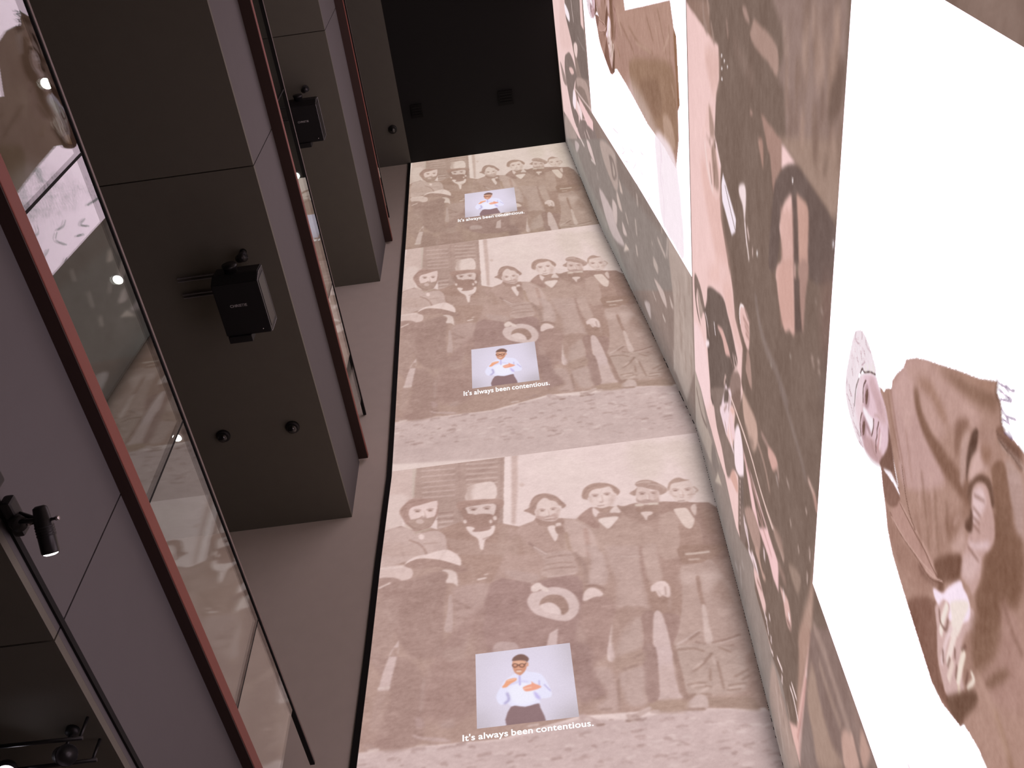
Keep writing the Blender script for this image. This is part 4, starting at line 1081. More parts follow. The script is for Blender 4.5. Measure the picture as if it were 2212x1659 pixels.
s,e0c9c5,0.364585,0.0128,0.0445,1;302 3715 314 3717 326 3722
s,ae918c,0.326995,0.0128,0.021,1;-17 3581 -9 3583 -2 3579
s,ae918c,0.687436,0.0128,0.0355,1;-1325 3797 -1295 3802 -1264 3793
s,e0c9c5,0.276937,0.0128,0.018,1;499 3295 528 3298 555 3292
s,ae918c,0.377718,0.0128,0.027,1;1037 3372 1049 3374 1060 3374
s,ae918c,0.387861,0.0128,0.0198,1;1086 3549 1119 3554 1148 3545
s,ae918c,0.484,0.0128,0.043,1;1184 3457 1210 3460 1233 3455
s,e0c9c5,0.683644,0.0128,0.0358,1;905 3611 924 3614 943 3614
s,e0c9c5,0.424337,0.0128,0.0444,1;809 3478 816 3479 822 3476
s,e0c9c5,0.555432,0.0128,0.0244,1;1132 3511 1143 3512 1151 3504
s,ae918c,0.254323,0.0128,0.0459,1;-1217 3461 -1204 3463 -1190 3463
s,ae918c,0.494117,0.0128,0.0339,1;1029 3529 1041 3530 1052 3533
s,ae918c,0.669882,0.0128,0.0191,1;-140 3449 -107 3453 -75 3441
s,e0c9c5,0.497215,0.0128,0.0412,1;1006 3310 1030 3313 1053 3313
s,e0c9c5,0.432288,0.0128,0.0335,1;512 3584 544 3589 573 3575
s,ae918c,0.498136,0.0128,0.0252,1;-147 3782 -121 3786 -98 3774
s,ae918c,0.414452,0.0128,0.0168,1;1117 3556 1140 3559 1162 3559
s,ae918c,0.676398,0.0128,0.0377,1;-134 3878 -121 3880 -109 3881
s,e0c9c5,0.563684,0.0128,0.043,1;-460 3433 -432 3437 -404 3439
s,ae918c,0.290887,0.0128,0.0419,1;78 3531 113 3535 147 3532
s,ae918c,0.546273,0.0128,0.0348,1;-459 3649 -448 3651 -437 3654
s,e0c9c5,0.377883,0.0128,0.0297,1;775 3272 784 3274 792 3274
s,ae918c,0.601416,0.0128,0.0468,1;-639 3663 -604 3668 -569 3670
s,ae918c,0.389021,0.0128,0.0182,1;-295 3677 -264 3681 -234 3682
s,e0c9c5,0.270764,0.0128,0.0323,1;333 3378 359 3381 386 3385
s,ae918c,0.676582,0.0128,0.0419,1;-200 3578 -175 3581 -151 3584
s,ae918c,0.340483,0.0128,0.0387,1;-450 3361 -432 3364 -415 3353
s,e0c9c5,0.670873,0.0128,0.0423,1;981 3649 1017 3654 1050 3647
s,e0c9c5,0.323351,0.0128,0.0474,1;158 3330 174 3333 189 3328
s,e0c9c5,0.278494,0.0128,0.0168,1;1169 3559 1200 3564 1229 3562
s,ae918c,0.592495,0.0128,0.0411,1;-43 3382 -34 3383 -25 3385
s,e0c9c5,0.354436,0.0128,0.0476,1;-29 3707 -12 3709 4 3703
s,ae918c,0.67519,0.0128,0.0429,1;-954 3517 -944 3519 -933 3512
s,e0c9c5,0.437341,0.0128,0.0283,1;-291 3585 -255 3590 -220 3581
s,ae918c,0.324375,0.0128,0.0251,1;-950 3537 -915 3541 -879 3537
s,e0c9c5,0.340228,0.0128,0.0475,1;99 3664 129 3668 156 3655
s,ae918c,0.365027,0.0128,0.0169,1;-771 3420 -743 3423 -715 3416
s,e0c9c5,0.250198,0.0128,0.0261,1;737 3232 751 3234 764 3231
s,ae918c,0.457069,0.0128,0.0435,1;325 3784 347 3787 367 3777
s,ae918c,0.644363,0.0128,0.0329,1;44 3637 55 3639 65 3629
s,ae918c,0.29459,0.0128,0.0171,1;795 3698 805 3699 816 3707
s,ae918c,0.288937,0.0128,0.0331,1;-12 3571 12 3574 35 3568
s,e0c9c5,0.31043,0.0128,0.0431,1;-1109 3482 -1090 3484 -1071 3474
s,ae918c,0.587098,0.0128,0.0268,1;328 3644 350 3647 371 3648
s,e0c9c5,0.405528,0.0128,0.0285,1;-966 3732 -933 3737 -899 3737
s,ae918c,0.442335,0.0128,0.0313,1;-1050 3579 -1029 3582 -1009 3574
s,ae918c,0.542319,0.0128,0.028,1;-535 3524 -525 3525 -515 3522
s,ae918c,0.39294,0.0128,0.0394,1;-74 3555 -46 3559 -19 3557
s,e0c9c5,0.391446,0.0128,0.0215,1;282 3558 299 3561 315 3552
s,e0c9c5,0.559926,0.0128,0.0173,1;915 3609 937 3612 957 3610
s,ae918c,0.614634,0.0128,0.0337,1;-851 3425 -838 3426 -824 3424
s,e0c9c5,0.323519,0.0128,0.0295,1;187 3559 204 3561 219 3550
s,e0c9c5,0.683508,0.0128,0.0186,1;498 3647 521 3650 542 3640
s,ae918c,0.313678,0.0128,0.0286,1;941 3210 957 3212 973 3216
s,ae918c,0.456721,0.0128,0.0286,1;-20 3712 -5 3714 9 3702
s,ae918c,0.596149,0.0128,0.0464,1;477 3628 494 3630 509 3619
s,ae918c,0.400815,0.0128,0.0232,1;365 3711 375 3712 385 3710
s,ae918c,0.607299,0.0128,0.0407,1;-985 3616 -976 3617 -968 3623
s,ae918c,0.62387,0.0128,0.0264,1;563 3698 595 3702 626 3698
s,ae918c,0.600992,0.0128,0.0332,1;826 3624 834 3625 844 3632
s,ae918c,0.346503,0.0128,0.0458,1;-340 3402 -324 3405 -309 3394
s,e0c9c5,0.311098,0.0128,0.0233,1;886 3387 905 3389 921 3385
s,e0c9c5,0.343428,0.0128,0.0356,1;-645 3440 -625 3442 -604 3443
s,e0c9c5,0.521241,0.0128,0.0184,1;1045 3628 1073 3632 1100 3629
s,e0c9c5,0.492645,0.0128,0.0173,1;798 3433 831 3437 862 3435
s,ae918c,0.641019,0.0128,0.0447,1;-86 3397 -66 3399 -48 3393
s,e0c9c5,0.380642,0.0128,0.0214,1;631 3466 652 3469 673 3465
s,e0c9c5,0.475676,0.0128,0.0193,1;832 3630 839 3631 845 3624
s,e0c9c5,0.372089,0.0128,0.0353,1;-462 3576 -433 3580 -404 3572
s,ae918c,0.51286,0.0128,0.0179,1;-201 3483 -172 3487 -144 3489
s,ae918c,0.484906,0.0128,0.0297,1;-1044 3743 -1035 3744 -1027 3738
s,ae918c,0.497397,0.0128,0.0342,1;1072 3359 1102 3363 1128 3351
s,ae918c,0.571007,0.0128,0.0236,1;279 3327 298 3329 317 3332
s,ae918c,0.444841,0.0128,0.0306,1;1017 3467 1041 3470 1064 3469
s,e0c9c5,0.572115,0.0128,0.0173,1;408 3346 437 3350 464 3340
s,e0c9c5,0.556992,0.0128,0.044,1;-1311 3786 -1285 3789 -1259 3788
s,ae918c,0.53462,0.0128,0.0332,1;943 3653 968 3656 989 3644
s,ae918c,0.468034,0.0128,0.0284,1;863 3371 891 3375 917 3370
s,e0c9c5,0.421092,0.0128,0.0255,1;55 3502 78 3505 100 3507
s,ae918c,0.250393,0.0128,0.0317,1;691 3237 707 3239 720 3230
s,ae918c,0.681556,0.0128,0.0253,1;-1158 3583 -1150 3584 -1141 3577
s,ae918c,0.504952,0.0128,0.0384,1;-114 3633 -100 3635 -88 3624
s,e0c9c5,0.335678,0.0128,0.0213,1;807 3673 833 3676 856 3668
s,ae918c,0.334915,0.0128,0.0305,1;677 3366 703 3370 728 3365
s,e0c9c5,0.397864,0.0128,0.0183,1;172 3741 197 3745 221 3739
s,ae918c,0.349372,0.0128,0.0425,1;45 3496 67 3499 89 3502
s,ae918c,0.538598,0.0128,0.0274,1;564 3507 576 3509 587 3499
s,ae918c,0.652761,0.0128,0.0358,1;-861 3630 -845 3632 -829 3624
s,ae918c,0.525995,0.0128,0.0321,1;-818 3748 -798 3751 -779 3743
s,e0c9c5,0.649287,0.0128,0.0288,1;-245 3420 -221 3423 -197 3428
s,e0c9c5,0.281468,0.0128,0.0263,1;810 3550 843 3554 873 3544
s,ae918c,0.340656,0.0128,0.0217,1;600 3400 631 3404 662 3404
s,ae918c,0.459252,0.0128,0.0473,1;-1301 3591 -1293 3592 -1284 3585
s,e0c9c5,0.567956,0.0128,0.0457,1;26 3828 41 3830 54 3818
s,ae918c,0.572672,0.0128,0.041,1;923 3520 950 3523 977 3525
s,ae918c,0.381133,0.0128,0.0448,1;-301 3742 -290 3744 -279 3749
s,ae918c,0.559335,0.0128,0.0367,1;-196 3868 -179 3871 -164 3867
s,ae918c,0.544015,0.0128,0.0345,1;-1259 3502 -1225 3506 -1190 3505
s,e0c9c5,0.320385,0.0128,0.0477,1;409 3581 424 3583 437 3573
s,ae918c,0.53178,0.0128,0.0324,1;-30 3568 -7 3571 13 3562
s,ae918c,0.625531,0.0128,0.0444,1;-1040 3757 -1006 3762 -971 3759
s,ae918c,0.346099,0.0128,0.0411,1;-605 3395 -581 3398 -556 3398
s,ae918c,0.537089,0.0128,0.0278,1;25 3792 42 3794 58 3787
s,e0c9c5,0.524218,0.0128,0.0321,1;-1400 3551 -1374 3555 -1348 3546
s,ae918c,0.650804,0.0128,0.0432,1;-881 3584 -864 3586 -847 3592
s,e0c9c5,0.270334,0.0128,0.018,1;-828 3536 -802 3540 -775 3537
s,e0c9c5,0.638501,0.0128,0.0423,1;-563 3540 -536 3544 -509 3538
s,ae918c,0.380241,0.0128,0.0217,1;468 3516 497 3520 526 3519
s,ae918c,0.25098,0.0128,0.0446,1;682 3573 690 3574 698 3576
s,e0c9c5,0.696247,0.0128,0.0207,1;853 3693 879 3696 901 3683
s,ae918c,0.331495,0.0128,0.0291,1;516 3600 550 3605 580 3592
s,e0c9c5,0.605798,0.0128,0.0313,1;-649 3478 -621 3482 -594 3485
s,ae918c,0.540292,0.0128,0.0402,1;-777 3681 -764 3683 -750 3673
s,e0c9c5,0.622719,0.0128,0.034,1;671 3343 687 3345 703 3342
s,ae918c,0.294969,0.0128,0.02,1;-1419 3559 -1390 3563 -1361 3566
s,ae918c,0.562305,0.0128,0.0219,1;735 3708 759 3712 780 3699
s,e0c9c5,0.549554,0.0128,0.028,1;674 3340 685 3342 695 3336
s,ae918c,0.30756,0.0128,0.0179,1;-750 3789 -725 3792 -701 3785
s,ae918c,0.660131,0.0128,0.0268,1;1163 3448 1191 3452 1215 3441
s,e0c9c5,0.694436,0.0128,0.0286,1;-325 3830 -296 3834 -268 3833
s,e0c9c5,0.587221,0.0128,0.0442,1;-107 3659 -87 3662 -68 3655
s,e0c9c5,0.619082,0.0128,0.0216,1;400 3615 434 3620 467 3620
s,e0c9c5,0.671648,0.0128,0.0342,1;-278 3463 -257 3466 -237 3458
s,ae918c,0.259618,0.0128,0.0249,1;-1423 3668 -1405 3671 -1387 3677
s,ae918c,0.646348,0.0128,0.0224,1;454 3242 470 3244 484 3235
s,ae918c,0.5965,0.0128,0.046,1;-1188 3707 -1154 3712 -1121 3700
s,ae918c,0.428621,0.0128,0.0284,1;-408 3517 -389 3520 -371 3510
s,ae918c,0.681559,0.0128,0.0411,1;293 3701 322 3704 350 3708
s,e0c9c5,0.293851,0.0128,0.0281,1;-190 3478 -161 3482 -133 3468
s,ae918c,0.408747,0.0128,0.0243,1;-1051 3550 -1041 3551 -1032 3544
s,e0c9c5,0.295023,0.0128,0.0317,1;-1346 3557 -1327 3560 -1307 3549
s,ae918c,0.585589,0.0128,0.0213,1;625 3748 632 3749 641 3758
s,ae918c,0.331034,0.0128,0.0316,1;-389 3421 -364 3424 -339 3412
s,e0c9c5,0.57215,0.0128,0.0217,1;44 3374 59 3376 73 3372
s,ae918c,0.536386,0.0128,0.0271,1;-853 3482 -840 3483 -827 3482
s,ae918c,0.506819,0.0128,0.0285,1;1077 3621 1109 3625 1141 3629
s,e0c9c5,0.524053,0.0128,0.0226,1;-1144 3698 -1136 3700 -1128 3707
s,e0c9c5,0.451226,0.0128,0.0213,1;43 3762 61 3764 78 3765
s,ae918c,0.491329,0.0128,0.0239,1;837 3216 846 3217 856 3221
s,e0c9c5,0.498845,0.0128,0.0348,1;-995 3599 -973 3602 -952 3607
s,ae918c,0.643078,0.0128,0.04,1;-98 3327 -75 3330 -52 3327
s,ae918c,0.651627,0.0128,0.0422,1;-1188 3463 -1155 3468 -1123 3470
s,e0c9c5,0.311616,0.0128,0.0293,1;-1003 3644 -983 3646 -963 3642
s,ae918c,0.436192,0.0128,0.0307,1;849 3327 879 3331 908 3330
s,e0c9c5,0.519604,0.0128,0.0368,1;303 3771 313 3773 323 3770
s,ae918c,0.515374,0.0128,0.0334,1;856 3360 890 3364 922 3363
s,ae918c,0.537562,0.0128,0.0368,1;-764 3756 -746 3758 -728 3762
s,e0c9c5,0.341515,0.0128,0.0249,1;-444 3527 -436 3528 -428 3536
s,e0c9c5,0.509044,0.0128,0.0174,1;-1023 3780 -988 3785 -952 3781
s,e0c9c5,0.336218,0.0128,0.0464,1;1145 3355 1157 3357 1170 3360
s,e0c9c5,0.685442,0.0128,0.0376,1;-1377 3632 -1350 3636 -1323 3633
s,e0c9c5,0.281378,0.0128,0.0252,1;620 3714 636 3717 654 3723
s,ae918c,0.414992,0.0128,0.0278,1;1125 3312 1152 3315 1178 3315
s,ae918c,0.598852,0.0128,0.0232,1;405 3513 440 3517 472 3511
s,e0c9c5,0.688944,0.0128,0.0217,1;369 3648 384 3650 398 3648
s,e0c9c5,0.369544,0.0128,0.0469,1;-823 3437 -788 3442 -753 3438
s,e0c9c5,0.27239,0.0128,0.0259,1;474 3451 492 3453 509 3454
s,ae918c,0.681475,0.0128,0.018,1;-1111 3656 -1103 3657 -1095 3661
s,e0c9c5,0.508329,0.0128,0.0378,1;586 3623 612 3627 634 3613
s,ae918c,0.637203,0.0128,0.0331,1;309 3663 335 3667 360 3663
s,ae918c,0.428851,0.0128,0.0432,1;-1342 3829 -1322 3832 -1301 3822
s,ae918c,0.588427,0.0128,0.0285,1;-882 3742 -859 3745 -835 3750
s,ac8c83,0.9,0.0064,0.023,1;-1114 6006 -1090 6008 -1064 5994
p,cfb2aa,0.55,0.0096,0,1;-1061 5982 -1063 5974 -1071 5968 -1082 5966 -1094 5969 -1106 5975 -1114 5983 -1117 5993 -1115 6001 -1107 6007 -1096 6008 -1083 6006 -1072 6000 -1064 5991
p,93736a,0.9,0.0056,0,1;-1071 5982 -1073 5979 -1078 5976 -1085 5976 -1092 5977 -1100 5980 -1105 5985 -1107 5989 -1105 5993 -1100 5995 -1093 5996 -1085 5994 -1078 5991 -1073 5987
s,ac8c83,0.9,0.0064,0.023,1;-1011 5990 -986 5997 -961 5990
p,cfb2aa,0.55,0.0096,0,1;-958 5972 -960 5963 -968 5958 -979 5956 -991 5958 -1003 5964 -1011 5973 -1014 5982 -1011 5991 -1003 5996 -992 5998 -980 5996 -969 5990 -961 5981
p,93736a,0.9,0.0056,0,1;-968 5972 -970 5968 -974 5966 -981 5966 -989 5967 -996 5970 -1001 5974 -1003 5979 -1001 5983 -997 5985 -990 5985 -982 5984 -975 5981 -970 5977
s,cbada5,0.8,0.0096,0.0222,1;-1034 5974 -1025 5926 -1022 5902
s,b0918a,0.85,0.0072,0.0177,1;-1047 5898 -1032 5889 -1018 5895
s,f0dad4,0.7,0.008,0.0192,1;-1041 5967 -1037 5908
s,ac8c83,0.9,0.0064,0.0245,1;-665 5943 -638 5944 -612 5929
p,cfb2aa,0.55,0.0096,0,1;-609 5917 -612 5908 -620 5902 -632 5900 -646 5903 -657 5909 -665 5918 -668 5928 -665 5937 -657 5943 -645 5945 -632 5942 -620 5936 -612 5927
p,93736a,0.9,0.0056,0,1;-620 5917 -622 5913 -627 5911 -635 5910 -643 5912 -650 5915 -656 5920 -657 5924 -655 5928 -650 5931 -643 5931 -634 5930 -627 5927 -622 5922
s,ac8c83,0.9,0.0064,0.0245,1;-555 5928 -528 5937 -502 5928
p,cfb2aa,0.55,0.0096,0,1;-499 5909 -502 5901 -511 5895 -523 5893 -536 5895 -548 5902 -556 5911 -558 5921 -555 5930 -547 5935 -535 5937 -522 5935 -510 5928 -502 5919
p,93736a,0.9,0.0056,0,1;-510 5910 -512 5906 -517 5903 -525 5903 -533 5904 -541 5908 -546 5912 -547 5917 -545 5921 -540 5923 -533 5924 -524 5922 -517 5919 -512 5915
s,b0918a,0.8,0.008,0.0128,1;-606 5864 -580 5851 -553 5858
s,ac8c83,0.9,0.0064,0.0206,1;-115 5823 -94 5824 -74 5813
p,cfb2aa,0.55,0.0096,0,1;-72 5803 -75 5796 -82 5791 -91 5790 -102 5792 -111 5797 -117 5804 -119 5812 -116 5819 -109 5823 -99 5825 -89 5823 -80 5818 -74 5811
p,93736a,0.9,0.0056,0,1;-81 5803 -83 5800 -87 5798 -93 5798 -99 5799 -105 5802 -109 5805 -110 5809 -108 5812 -104 5814 -98 5814 -92 5813 -86 5811 -82 5807
s,ac8c83,0.9,0.0064,0.0206,1;-28 5817 -7 5824 14 5817
p,cfb2aa,0.55,0.0096,0,1;15 5802 12 5795 5 5791 -4 5789 -15 5791 -24 5796 -30 5803 -31 5811 -28 5818 -22 5823 -12 5824 -2 5822 7 5817 13 5810
p,93736a,0.9,0.0056,0,1;6 5803 5 5800 0 5798 -6 5797 -12 5798 -18 5801 -22 5805 -23 5808 -21 5811 -17 5813 -11 5814 -4 5812 1 5810 5 5806
s,cbada5,0.8,0.0096,0.0198,1;-50 5800 -47 5760 -46 5740
s,b0918a,0.85,0.0072,0.0159,1;-68 5737 -56 5729 -44 5735
s,f0dad4,0.7,0.008,0.0172,1;-56 5795 -58 5745
s,a98a82,0.85,0.0064,0.018,1;-83 5695 -61 5694 -40 5695
s,ac8c83,0.9,0.0064,0.0221,1;312 5921 335 5922 357 5909
p,cfb2aa,0.55,0.0096,0,1;358 5898 355 5891 347 5886 336 5884 325 5886 315 5892 309 5900 308 5908 311 5916 319 5921 330 5923 341 5921 350 5915 357 5907
p,93736a,0.9,0.0056,0,1;349 5899 347 5895 342 5893 335 5893 328 5894 322 5897 318 5901 317 5905 319 5908 324 5911 330 5911 337 5910 344 5907 348 5903
s,ac8c83,0.9,0.0064,0.0221,1;407 5914 431 5921 453 5914
p,cfb2aa,0.55,0.0096,0,1;454 5898 450 5890 442 5885 432 5883 421 5885 411 5891 405 5899 403 5908 407 5915 415 5920 425 5922 437 5920 446 5914 452 5906
p,93736a,0.9,0.0056,0,1;444 5898 442 5895 437 5892 431 5892 424 5893 418 5896 414 5900 413 5904 415 5908 419 5910 426 5910 433 5909 439 5906 443 5902
s,cbada5,0.8,0.0096,0.0213,1;383 5895 384 5851 384 5829
s,b0918a,0.85,0.0072,0.017,1;360 5825 372 5816 386 5822
s,f0dad4,0.7,0.008,0.0184,1;375 5889 370 5834
s,a98a82,0.85,0.0064,0.0192,1;341 5779 365 5777 388 5778
s,ac8c83,0.9,0.0064,0.0216,1;680 5874 702 5875 723 5863
p,cfb2aa,0.55,0.0096,0,1;724 5852 720 5845 712 5840 702 5839 691 5841 682 5846 676 5854 675 5862 679 5869 687 5874 697 5876 708 5874 717 5868 723 5861
p,93736a,0.9,0.0056,0,1;715 5853 712 5849 708 5847 701 5847 695 5848 689 5851 685 5855 684 5859 686 5862 691 5864 697 5865 704 5863 710 5860 714 5857
s,ac8c83,0.9,0.0064,0.0216,1;770 5859 794 5866 815 5859
p,cfb2aa,0.55,0.0096,0,1;815 5843 811 5836 803 5831 793 5829 782 5832 773 5837 767 5844 766 5853 770 5860 778 5865 788 5867 799 5865 808 5859 813 5852
p,93736a,0.9,0.0056,0,1;805 5844 803 5840 799 5838 792 5838 785 5839 780 5842 776 5846 775 5850 777 5853 782 5855 788 5856 795 5854 801 5851 804 5848
s,cbada5,0.8,0.0096,0.0208,1;747 5845 746 5802 745 5781
s,b0918a,0.85,0.0072,0.0166,1;721 5777 733 5769 747 5775
s,f0dad4,0.7,0.008,0.018,1;739 5839 732 5787
s,ac8c83,0.9,0.0064,0.0226,1;939 5865 963 5867 984 5853
p,cfb2aa,0.55,0.0096,0,1;984 5842 980 5835 972 5829 961 5828 950 5830 940 5836 935 5844 934 5852 938 5860 946 5865 957 5867 968 5865 978 5859 984 5851
p,93736a,0.9,0.0056,0,1;975 5843 972 5839 967 5837 961 5837 954 5838 948 5841 944 5845 943 5849 945 5853 950 5855 957 5855 964 5854 970 5851 974 5847
s,ac8c83,0.9,0.0064,0.0226,1;1034 5850 1058 5857 1080 5850
p,cfb2aa,0.55,0.0096,0,1;1080 5833 1076 5825 1067 5820 1057 5818 1045 5820 1036 5826 1030 5834 1029 5843 1033 5851 1042 5856 1053 5858 1064 5855 1073 5850 1079 5842
p,93736a,0.9,0.0056,0,1;1070 5833 1068 5830 1063 5827 1056 5827 1049 5828 1043 5831 1039 5835 1038 5839 1041 5843 1046 5845 1052 5846 1060 5844 1066 5841 1069 5837
s,cbada5,0.8,0.0096,0.0218,1;1008 5835 1006 5790 1005 5767
s,b0918a,0.85,0.0072,0.0173,1;980 5763 992 5755 1006 5761
s,f0dad4,0.7,0.008,0.0188,1;1000 5829 991 5773
s,a98a82,0.85,0.0064,0.0196,1;957 5717 982 5715 1005 5717
p,cbaea6,0.7,0.024,0,1;-136 5843 -118 5808 -128 5746 -144 5741 -147 5805
p,cfb2aa,0.6,0.024,0,1;10 5815 45 5793 27 5717 5 5705
p,cfb3ab,0.7,0.024,0,1;285 5909 304 5889 299 5808 285 5844
p,cdb0a8,0.7,0.032,0,1;458 5892 493 5877 466 5793 424 5753
p,cbaea6,0.7,0.024,0,1;916 5894 929 5850 921 5778 908 5821
p,c9aca3,0.6,0.032,0,1;1086 5868 1096 5801 1056 5719 1040 5746
p,c8aaa1,0.7,0.032,0,1;796 5876 827 5853 808 5743 781 5756
s,a08076,0.6,0.0096,0.016,1;-193 5878 -143 5976 -77 5996
s,a08076,0.6,0.0096,0.016,1;-179 5835 -137 5909
s,a08076,0.6,0.0096,0.016,1;-46 5982 25 5935
s,a08076,0.6,0.0096,0.016,1;26 5943 72 5860
s,9f7f75,0.6,0.0096,0.016,1;250 5933 291 6008 369 6035
s,9f7f75,0.6,0.0096,0.016,1;384 6024 464 6016 508 5949
s,9f7f75,0.6,0.0096,0.016,1;487 5945 520 5913
s,9d7d73,0.6,0.0112,0.0192,1;-1218 6008 -1172 6099 -1063 6120
s,9d7d73,0.6,0.0112,0.0192,1;-1198 5947 -1181 6042
s,9d7d73,0.6,0.0112,0.0192,1;-1162 5860 -1117 5796 -1052 5761
"""
INSET = """
p,e6dcee,0.9,0.304,0,1;-543 4366 -116 4414 -108 4005 -202 3892 -493 3934 -572 4125
p,b5a9ae,0.7,0.176,0,1;-118 3905 11 3937 -5 3791 -167 3813
p,c2b6be,0.7,0.176,0,1;-669 3984 -557 3893 -580 3823 -671 3836
p,c5bac2,0.8,0.176,0,1;-58 4457 21 4445 13 4199 -29 4205
p,eae6fb,1,0.0064,0,1;-398 4236 -322 4261 -306 4244 -220 4212 -170 4087 -168 4030 -201 4019 -247 4020 -241 3994 -254 3983 -339 3972 -423 3990 -447 4014 -490 4009 -514 4049 -512 4096 -475 4164 -457 4194
p,f2effd,1,0.032,0,1;-434 4126 -354 4168 -271 4113 -260 4017 -338 3988 -413 4019
s,c6bce6,1,0.008,0.024,1;-360 4217 -361 4147
p,c9bdec,1,0.012,0,1;-277 4087 -245 4046 -239 4014 -267 4034
s,b8aed4,1,0.012,0.032,1;-446 4091 -437 4043 -464 4016
s,cfc6ee,0.7,0.016,0.024,1;-432 4158 -353 4173 -311 4161
s,cbc2e6,1,0.008,0.02,1;-237 4161 -237 4129
s,cbc2e6,1,0.008,0.02,1;-205 4124 -171 4072
p,94787a,1,0.0064,0,1;-427 3985 -339 3972 -254 3986 -244 3954 -218 3850 -288 3849 -461 3850
p,d3977e,1,0.0064,0,1;-392 4349 -348 4348 -313 4334 -309 4292 -320 4255 -350 4224 -363 4226 -389 4249 -402 4306
p,e7b49a,1,0.016,0,1;-388 4346 -318 4332 -324 4305 -389 4318
p,e6b196,0.7,0.016,0,1;-382 4286 -343 4280 -350 4237 -376 4247
s,b87c69,1,0.0064,0.0176,1;-379 4269 -344 4265
s,f3ddd2,1,0.0064,0.016,1;-375 4258 -349 4255
p,86675f,1,0.0064,0,1;-403 4351 -391 4377 -359 4395 -323 4390 -296 4362 -293 4339 -307 4322 -313 4334 -348 4345 -393 4346
s,6d4f48,1,0.004,0.0112,1;-368 4305 -371 4298 -377 4294 -385 4293 -394 4296 -399 4303 -401 4310 -399 4317 -392 4321 -384 4322 -376 4319 -370 4313 -368 4305
s,6d4f48,1,0.004,0.0112,1;-323 4298 -326 4291 -332 4287 -340 4286 -349 4290 -354 4296 -356 4303 -354 4310 -347 4314 -339 4315 -331 4312 -325 4306 -323 4298
s,6d4f48,1,0.004,0.0112,1;-369 4309 -355 4307
s,6d4f48,1,0.004,0.0112,1;-324 4305 -308 4316
p,dba085,1,0.0056,0,1;-296 4304 -297 4296 -299 4290 -302 4287 -305 4288 -308 4291 -309 4298 -310 4306 -309 4313 -306 4319 -303 4322 -300 4322 -297 4318 -296 4311
p,efa987,1,0.0064,0,1;-478 4143 -458 4172 -443 4197 -395 4206 -378 4197 -388 4181 -423 4162 -450 4139
p,f0a890,1,0.0064,0,1;-343 4123 -312 4137 -286 4144 -289 4166 -269 4144 -229 4117 -233 4104 -272 4092 -328 4090
s,f6c9b4,1,0.008,0.016,1;-439 4191 -391 4197
s,f7cbb8,1,0.008,0.016,1;-335 4112 -292 4116
"""
